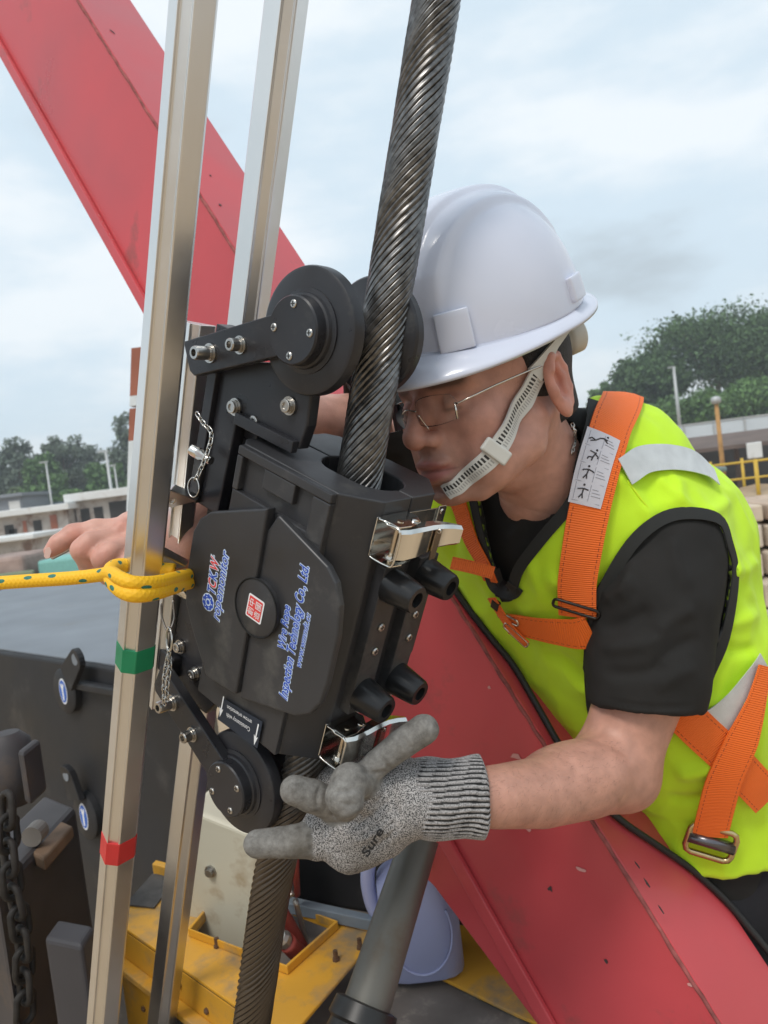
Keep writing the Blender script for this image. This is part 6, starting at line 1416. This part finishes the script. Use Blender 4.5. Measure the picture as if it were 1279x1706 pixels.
# raised accessory lugs on the side and small slots
def hat_pt(th, z_):
    lo, hi = 0., 1.
    for _ in range(30):
        m_ = (lo + hi) / 2
        if shell(th, m_)[2] < z_: lo = m_
        else: hi = m_
    x_, y_, zz = shell(th, lo); return np.array([x_, y_, zz])
def hat_lug(th0, th1, z0, z1, hgt, nm):
    v, f = [], []; n, m_ = 8, 6
    for lay_ in (0, 1):
        for j in range(m_ + 1):
            for i in range(n + 1):
                q = hat_pt(th0 + (th1 - th0) * i / n, z0 + (z1 - z0) * j / m_); nn = nrm([q[0] / AF ** 2, q[1] / AS ** 2, q[2] / HH ** 2]); q = q + nn * (hgt * (1 if lay_ else -.3))
                v.append(HC + F2 * q[0] + L2 * q[1] + U2 * q[2])
    k = (n + 1) * (m_ + 1)
    for j in range(m_):
        for i in range(n): a = j * (n + 1) + i; f.append((k + a, k + a + 1, k + a + n + 2, k + a + n + 1))
    for i in range(n): f += [(i, i + 1, k + i + 1, k + i), (m_ * (n + 1) + i + 1, m_ * (n + 1) + i, k + m_ * (n + 1) + i, k + m_ * (n + 1) + i + 1)]
    for j in range(m_): a = j * (n + 1); b_ = a + n; f += [(a + n + 1, a, k + a, k + a + n + 1), (b_, b_ + n + 1, k + b_ + n + 1, k + b_)]
    put(nm, v, f, hatm, hat, bevel=.0018, bseg=3, smooth=True)
hat_lug(.44, .74, .004, .042, .0075, 'accessory_lug'); hat_lug(1.78, 2.05, .008, .034, .006, 'accessory_lug'); hat_lug(-.98, -.62, .004, .040, .0075, 'accessory_lug')
# headband, adjuster knob behind
offw = mat('offwhite_plastic', (.58, .58, .54), .5, var=.05)
v, f = [], []
for j, z_ in enumerate((-.014, .012)):
    for i in range(64):
        a = 2 * math.pi * i / 64; v.append(HC + F2 * (math.cos(a) * .107 - .004) + L2 * (math.sin(a) * .0905) + U2 * (z_ - .012 * (1 - math.cos(a)) * .5))
f = [(i, (i + 1) % 64, 64 + (i + 1) % 64, 64 + i) for i in range(64)]
hb_ = put('headband', v, f, offw, hat, smooth=True); s2_ = hb_.modifiers.new('t', 'SOLIDIFY'); s2_.thickness = .0018
kp = P(938, 563, .945)
MB().lathe(kp, nrm(HL * .35 - F2), [(-.01, .012), (.0, .022), (.004, .024), (.018, .024), (.021, .021)], 28).build('adjuster_knob', offw, hat, auto=40)
# chin strap: ribbed plastic band with black print
m, nt, b = new_mat('chin_strap_print'); N, K = nt.nodes, nt.links
uvn = N.new('ShaderNodeUVMap'); sx = N.new('ShaderNodeSeparateXYZ'); K.new(uvn.outputs['UV'], sx.inputs[0])
def mth(op, a, b_=None, c_=None):
    n = N.new('ShaderNodeMath'); n.operation = op
    for i, q in enumerate((a, b_, c_)):
        if q is None: continue
        if isinstance(q, (int, float)): n.inputs[i].default_value = q
        else: K.new(q, n.inputs[i])
    return n.outputs[0]
u_, v_ = sx.outputs[0], sx.outputs[1]
bars = mth('GREATER_THAN', mth('SINE', mth('MULTIPLY', u_, 2 * math.pi / .0042)), -.15)
wide = mth('COMPARE', v_, .34, .15); thinb = mth('COMPARE', v_, .70, .12); bars2 = mth('GREATER_THAN', mth('SINE', mth('MULTIPLY', u_, 2 * math.pi / .0030)), .2)
pr_ = mth('MAXIMUM', mth('MULTIPLY', bars, wide), mth('MULTIPLY', mth('MULTIPLY', bars2, thinb), .45))
mx = N.new('ShaderNodeMix'); mx.data_type = 'RGBA'; mx.inputs['A'].default_value = (.60, .60, .57, 1); mx.inputs['B'].default_value = (.03, .03, .03, 1); K.new(pr_, mx.inputs['Factor']); K.new(mx.outputs['Result'], b.inputs['Base Color']); b.inputs['Roughness'].default_value = .45
bp = N.new('ShaderNodeBump'); bp.inputs['Strength'].default_value = .4; bp.inputs['Distance'].default_value = .0006; K.new(pr_, bp.inputs['Height']); K.new(bp.outputs['Normal'], b.inputs['Normal'])
strapm = m
cs_path = on_s(headS, [(889, 625), (868, 662), (843, 710), (822, 752), (795, 780), (768, 802), (745, 822)], .77)
st_o, _ = ribbon(cs_path, [.024, .024, .023, .021, .019, .018], headS, .0045, .0022, 'chin_strap', strapm, hat)
c_, ex, ey = fr_at(822, 751, -.5, headS, .006, .76); k_ = nrm(np.cross(ex, ey))
dirs = nrm(cs_path[4] - cs_path[2]); sd_ = nrm(np.cross(k_, dirs))
MB().box(c_ - sd_ * .0165 - dirs * .008 - k_ * .002, sd_ * .033, dirs * .016, k_ * .0065).build('strap_slider', offw, hat, bevel=.0025, bseg=3)
at_ = on_s(headS, [(889, 625), (903, 590)], .78); a0, a1_ = HC + L2 * .104 + F2 * (-.032) - U2 * .006, cs_path[0] + nrm(-cs_path[0]) * .006
ribbon([a0, lerp(a0, a1_, .5) + nrm(-a1_) * .004, a1_], [.011, .009, .022], None, 0, .003, 'strap_tab', offw, hat, normals=[HL, HL, HL])
MB().lathe(a0 + HL * .001, HL, [(0, .0045), (.004, .0045), (.006, .003)], 14).build('strap_stud', offw, hat, auto=40)
fr_p = [HC + L2 * .092 + F2 * (-.062) - U2 * .008, HC + L2 * .088 + F2 * (-.050) - U2 * .030, cs_path[0] + HL * .003 + HU * .008]

# ================================================================== EYEGLASSES, NECKLACE
gl = thing('eyeglasses', 'rimless eyeglasses with thin metal temples on the worker', 'eyeglasses', Hd(.12, 0, .01))
glassm, gnt, gb = new_mat('thin_glass'); 
for n_ in list(gnt.nodes):
    if n_.type == 'BSDF_PRINCIPLED': gnt.nodes.remove(n_)
_tr = gnt.nodes.new('ShaderNodeBsdfTransparent'); _gl = gnt.nodes.new('ShaderNodeBsdfGlossy'); _gl.inputs['Roughness'].default_value = .03; _fr = gnt.nodes.new('ShaderNodeFresnel'); _fr.inputs['IOR'].default_value = 1.5; _mx = gnt.nodes.new('ShaderNodeMixShader')
gnt.links.new(_fr.outputs[0], _mx.inputs[0]); gnt.links.new(_tr.outputs[0], _mx.inputs[1]); gnt.links.new(_gl.outputs[0], _mx.inputs[2]); gnt.links.new(_mx.outputs[0], gnt.nodes['Material Output'].inputs['Surface'])
wire = mat('glasses_wire', (.62, .58, .52), .2, metal=1)
for s in (-1, 1):
    v, f = [], []; n_, m_ = 14, 8
    for j in range(m_ + 1):
        for i in range(n_ + 1):
            a, b_ = i / n_ * 2 - 1, j / m_ * 2 - 1; qx = a * .026 * math.sqrt(1 - .35 * b_ * b_); qz = b_ * .0145 * math.sqrt(1 - .3 * a * a)
            v.append(Hd(.1175 - .0085 * ((qx + .004) / .026) ** 2 * (1 if qx > 0 else .4) - .10 * qz * -.3, s * (.034 + qx), .006 + qz))
    f = [(j * (n_ + 1) + i, j * (n_ + 1) + i + 1, (j + 1) * (n_ + 1) + i + 1, (j + 1) * (n_ + 1) + i) for j in range(m_) for i in range(n_)]
    ln = put('lens', v, f, glassm, gl, smooth=True)
    rim = [v[i] for i in range(n_ + 1)] + [v[j * (n_ + 1) + n_] for j in range(1, m_ + 1)] + [v[m_ * (n_ + 1) + i] for i in range(n_ - 1, -1, -1)] + [v[j * (n_ + 1)] for j in range(m_ - 1, 0, -1)]
    MB().tube(rim, .0004, 6, loop=True).build('lens_edge', glassm, ln, smooth=True)
    MB().tube(spline([Hd(.109, s * .060, .008), Hd(.098, s * .073, .012), Hd(.06, s * .079, .019), Hd(.0, s * .083, .026), Hd(-.02, s * .082, .018)], 6), .0011, 8).build('temple', wire, gl, smooth=True)
    MB().tube(spline([Hd(.117, s * .013, .004), Hd(.112, s * .0125, -.004), Hd(.108, s * .014, -.012)], 5), .0009, 6).build('nose_pad', wire, gl, smooth=True)
    MB().tube([Hd(.109, s * .059, .010), Hd(.1095, s * .0585, -.006)], .0013, 6).build('hinge', wire, gl, smooth=True)
MB().tube(spline([Hd(.117, -.011, .008), Hd(.120, 0, .011), Hd(.117, .011, .008)], 6), .001, 8).build('bridge', wire, gl, smooth=True)
nk = [q * .994 for q in on_s(headS, [(953, 706), (957, 718), (958, 730), (956, 742), (953, 754)], .90)]
chain('necklace', 'fine silver chain on the neck below the ear', nk, .0030, .0019, .0007, thin, 'necklace', n=10, mseg=5)

# ================================================================== GLOVE AND PHONE
GL = dict(lo=P(395, 1470, .83) + [-.03, -.02, -.09], hi=P(720, 1170, .75) + [.05, .03, .09])
gf = Field(GL['lo'], GL['hi'], .0021)
wr = P(700, 1328, .795)
gf.chain([P(720, 1330, .795), P(672, 1330, .795), P(632, 1345, .80)], [.034, .037, .038], k=.012)
gf.chain([P(632, 1345, .80), P(588, 1372, .80), P(565, 1392, .80)], [.038, .030, .022], k=.018)
gf.chain([P(640, 1310, .80), P(590, 1305, .815), P(545, 1300, .83)], [.028, .024, .019], k=.014)
gf.chain([P(600, 1400, .80), P(570, 1408, .797)], [.022, .02], k=.014)
FA = ([P(590, 1398, .80), P(545, 1404, .793), P(490, 1402, .787), P(428, 1406, .785)], [.0180, .0158, .0158, .0135])
FB = ([P(610, 1350, .795), P(565, 1345, .78), P(520, 1326, .765), P(490, 1316, .760)], [.018, .0155, .0158, .0140])
FC_ = ([P(628, 1325, .785), P(602, 1300, .76), P(582, 1303, .742), P(573, 1328, .732), P(577, 1347, .733)], [.017, .0155, .0175, .0175, .0120])
FD = ([P(612, 1330, .785), P(598, 1302, .77), P(628, 1272, .763), P(668, 1240, .762), P(706, 1215, .762)], [.016, .0125, .0130, .0142, .0146])
for pts, rs in (FA, FB, FD, FC_): gf.chain(pts, rs, k=.002)
gf.cone(P(540, 1370, .80), P(600, 1360, .79), .020, .024, k=.012)
gf.ell(P(612, 1342, .762), (.0085, .0085, .0085), k=.006); gf.ell(P(528, 1420, .788), (.006, .007, .006), k=.006); gf.cone(P(585, 1432, .79), P(640, 1400, .79), .012, .016, k=.016)
for a, b_ in (((560, 1352), (548, 1384)), ((640, 1378), (662, 1300)), ((655, 1372), (676, 1310)), ((552, 1388), (520, 1388))): gf.cone(P(*a, .758), P(*b_, .760), .002, .002, k=.006, mode='s')
gv_, gfc = gf.mesh(); gv_ = smooth_v(gv_, gfc, 2, .5); gfc = orient(gv_, gfc); gn = vnormals(gv_, gfc); gv_ = folds(gv_, gn, .0005, 50, 2.2); gv_ = folds(gv_, gn, .0003, 170, 4.2)
gn = vnormals(gv_, gfc)
gv_ = creases(gv_, gn, [(520, 1382, 522, 1425, -.0028, .0022), (478, 1385, 476, 1424, -.0014, .0018), (545, 1385, 550, 1430, .0022, .003), (535, 1305, 528, 1350, -.0022, .0020), (552, 1318, 600, 1312, -.0016, .002), (560, 1336, 596, 1340, -.0012, .0018), (632, 1255, 655, 1285, -.0020, .0022), (668, 1225, 690, 1250, -.0012, .0018), (560, 1365, 640, 1310, .0030, .004), (575, 1385, 655, 1325, -.0028, .003), (590, 1405, 665, 1350, .0026, .0035), (610, 1420, 670, 1370, -.0022, .0028), (540, 1372, 600, 1366, -.0026, .0025), (655, 1290, 668, 1370, -.0018, .0025), (600, 1285, 650, 1285, -.002, .0025), (505, 1412, 525, 1400, .0016, .0016), (508, 1398, 522, 1390, .0014, .0014)])
def cd_(v, pts, rs):
    g_ = (v[:, 0], v[:, 1], v[:, 2]); return np.minimum.reduce([cone_d(g_, np.asarray(pts[i]), np.asarray(pts[i + 1]), rs[i], rs[i + 1]) for i in range(len(pts) - 1)])
coat = np.zeros(len(gv_))
for pts, rs, k0_ in ((FA[0][1:], FA[1][1:], .0035), (FB[0][1:], FB[1][1:], .0035), (FC_[0][1:], FC_[1][1:], .004), (FD[0], FD[1], .004)): coat = np.maximum(coat, cd_(gv_, pts, rs) < k0_)
pxg = CX + FPX * gv_[:, 0] / -gv_[:, 2]; coat = np.where((cd_(gv_, FA[0], FA[1]) < .004), (pxg < 520).astype(float), coat)
m, nt, b = new_mat('grey_knit_glove'); N, K = nt.nodes, nt.links
at = N.new('ShaderNodeVertexColor'); at.layer_name = 'tint'; tcn = N.new('ShaderNodeTexCoord'); sep = N.new('ShaderNodeSeparateColor'); K.new(at.outputs['Color'], sep.inputs[0])
vo = N.new('ShaderNodeTexNoise'); vo.inputs['Scale'].default_value = 850; vo.inputs['Detail'].default_value = 2; K.new(tcn.outputs['Object'], vo.inputs['Vector'])
rk = N.new('ShaderNodeValToRGB'); rk.color_ramp.elements[0].position = .38; rk.color_ramp.elements[0].color = (.035, .035, .036, 1); rk.color_ramp.elements[1].position = .60; rk.color_ramp.elements[1].color = (.46, .44, .43, 1); K.new(vo.outputs['Fac'], rk.inputs['Fac'])
nz = N.new('ShaderNodeTexNoise'); nz.inputs['Scale'].default_value = 110; nz.inputs['Detail'].default_value = 9; nz.inputs['Roughness'].default_value = .7; K.new(tcn.outputs['Object'], nz.inputs['Vector'])
rc2 = N.new('ShaderNodeValToRGB'); rc2.color_ramp.elements[0].position = .3; rc2.color_ramp.elements[0].color = (.11, .103, .093, 1); rc2.color_ramp.elements[1].position = .7; rc2.color_ramp.elements[1].color = (.27, .26, .243, 1); K.new(nz.outputs['Fac'], rc2.inputs['Fac'])
mx = N.new('ShaderNodeMix'); mx.data_type = 'RGBA'; K.new(sep.outputs[0], mx.inputs['Factor']); K.new(rk.outputs['Color'], mx.inputs['A']); K.new(rc2.outputs['Color'], mx.inputs['B'])
mg = N.new('ShaderNodeMix'); mg.data_type = 'RGBA'; mg.inputs['B'].default_value = (.075, .06, .04, 1); K.new(mx.outputs['Result'], mg.inputs['A']); K.new(sep.outputs[1], mg.inputs['Factor']); K.new(mg.outputs['Result'], b.inputs['Base Color']); b.inputs['Roughness'].default_value = .8; b.inputs['Specular IOR Level'].default_value = .3
bp = N.new('ShaderNodeBump'); bp.inputs['Strength'].default_value = .5; bp.inputs['Distance'].default_value = .0009; K.new(vo.outputs['Fac'], bp.inputs['Height']); K.new(bp.outputs['Normal'], b.inputs['Normal'])
grease = .55 * np.exp(-((gv_ - P(500, 1418, .775)) ** 2).sum(1) / .016 ** 2) + .4 * np.exp(-((gv_ - P(560, 1355, .73)) ** 2).sum(1) / .012 ** 2) + .5 * np.exp(-((gv_ - P(600, 1440, .78)) ** 2).sum(1) / .022 ** 2)
glv = thing('work_glove', 'grey speckled knit work glove with rubber coated fingertips gripping the rope', 'glove', P(640, 1400, .80))
go = put('hand_shell', gv_, gfc, m, glv, smooth=True); attr(go, 'tint', np.stack([coat.astype(float), np.clip(grease, 0, 1), 0 * coat], 1))
glS = Surf(gv_, gfc)
# ribbed cuff
m, nt, b = new_mat('ribbed_cuff'); N, K = nt.nodes, nt.links
tcn = N.new('ShaderNodeTexCoord'); vo = N.new('ShaderNodeTexNoise'); vo.inputs['Scale'].default_value = 700; K.new(tcn.outputs['Object'], vo.inputs['Vector']); at = N.new('ShaderNodeVertexColor'); at.layer_name = 'tint'
rk = N.new('ShaderNodeMapRange'); rk.inputs['From Min'].default_value = .35; rk.inputs['From Max'].default_value = .62; rk.inputs['To Min'].default_value = .55; rk.inputs['To Max'].default_value = 1.15; K.new(vo.outputs['Fac'], rk.inputs['Value'])
hmx = N.new('ShaderNodeMix'); hmx.data_type = 'RGBA'; hmx.blend_type = 'MULTIPLY'; hmx.inputs['Factor'].default_value = 1; K.new(at.outputs['Color'], hmx.inputs['A']); K.new(rk.outputs['Result'], hmx.inputs['B']); K.new(hmx.outputs['Result'], b.inputs['Base Color']); b.inputs['Roughness'].default_value = .9; b.inputs['Specular IOR Level'].default_value = .2
ca_, cb_ = P(683, 1330, .795), P(806, 1328, .800); cax = nrm(cb_ - ca_); cxv = nrm(np.cross(cax, [0, 0, 1.0])); cyv = np.cross(cax, cxv); v, f, tc2 = [], [], []; nr_, na = 26, 264
for i in range(nr_):
    t_ = i / (nr_ - 1); c_ = lerp(ca_, cb_, t_); r_ = .0372 + .0020 * math.sin(t_ * 3.3) + .0030 * max(0, t_ - .7) / .3 - (.006 if i in (0, nr_ - 1) else 0)
    for k in range(na):
        a = 2 * math.pi * k / na; rib = math.cos(a * 44 + 1.2 * math.sin(t_ * 5 + a)); wv = .0009 * math.sin(a * 5 + t_ * 7) + .0012 * math.sin(t_ * 9 + 2 * a)
        v.append(c_ + (cxv * math.cos(a) + cyv * math.sin(a)) * (r_ + .0009 * rib + wv)); tc2.append((.34, .325, .32) if rib > -.45 else (.022, .022, .022))
for i in range(nr_ - 1):
    for k in range(na): a = i * na + k; b_ = i * na + (k + 1) % na; f.append((a, b_, b_ + na, a + na))
cu = put('ribbed_cuff', v, orient(np.array(v), f), m, glv, smooth=True); attr(cu, 'tint', np.array(tc2))
# printed letters on the back of the hand
tvx, tfx = text_mesh('Sure', .1, .02); x0 = tvx[:, 0].min(); s_ = 52 / (tvx[:, 0].max() - x0); pts = []
an_ = math.radians(58)
for p in tvx:
    a, b_ = (p[0] - x0) * s_, p[1] * 20; X_ = 612 + a * math.cos(an_) + b_ * -math.sin(an_) * 1.0; Y_ = 1428 - a * math.sin(an_) - b_ * math.cos(an_)
    r = glS.hit(X_, Y_); q = r[0] if r else P(X_, Y_, .77); pts.append(q + face_cam(r[1] if r else nrm(-q), q) * .0007)
put('printed_letters', pts, tfx, mat('glove_print', (.03, .03, .032), .8), glv)
ph = thing('mobile_phone', 'thin silver phone held in the bare hand', 'phone', P(110, 915, .87))
pa, pb_ = P(80, 924, .867), P(165, 880, .885); pe = nrm(pb_ - pa); pn = nrm(np.cross(pe, [.15, .25, -1.0])); pz = np.cross(pe, pn)
pz = pz if pz[2] < 0 else -pz
MB().box(pa, pe * .12, pn * -.0075, pz * .07).build('phone_body', mat('silver_phone', (.62, .62, .64), .25, metal=.8), ph, bevel=.0025, bseg=3)
MB().box(pa + pe * .003 + pn * .0002, pe * .114, pn * .0004, pz * .066).build('phone_screen', mat('phone_glass', (.01, .01, .012), .08), ph)
# ================================================================== HAZE (humid air over the site)
hm = bpy.data.materials.new('haze_air'); hm.use_nodes = True; hn = hm.node_tree.nodes; hl_ = hm.node_tree.links
for n_ in list(hn):
    if n_.type == 'BSDF_PRINCIPLED': hn.remove(n_)
pv_ = hn.new('ShaderNodeVolumePrincipled'); pv_.inputs['Color'].default_value = (.86, .91, .96, 1); pv_.inputs['Density'].default_value = 0.0024; pv_.inputs['Anisotropy'].default_value = 0.2
hl_.new(pv_.outputs['Volume'], hn['Material Output'].inputs['Volume'])
hz = wbox('haze', (-1600, -700, -1.5), (1600, 2100, 17.5), None); hz.data.materials.append(hm); tag(hz, kind='stuff')
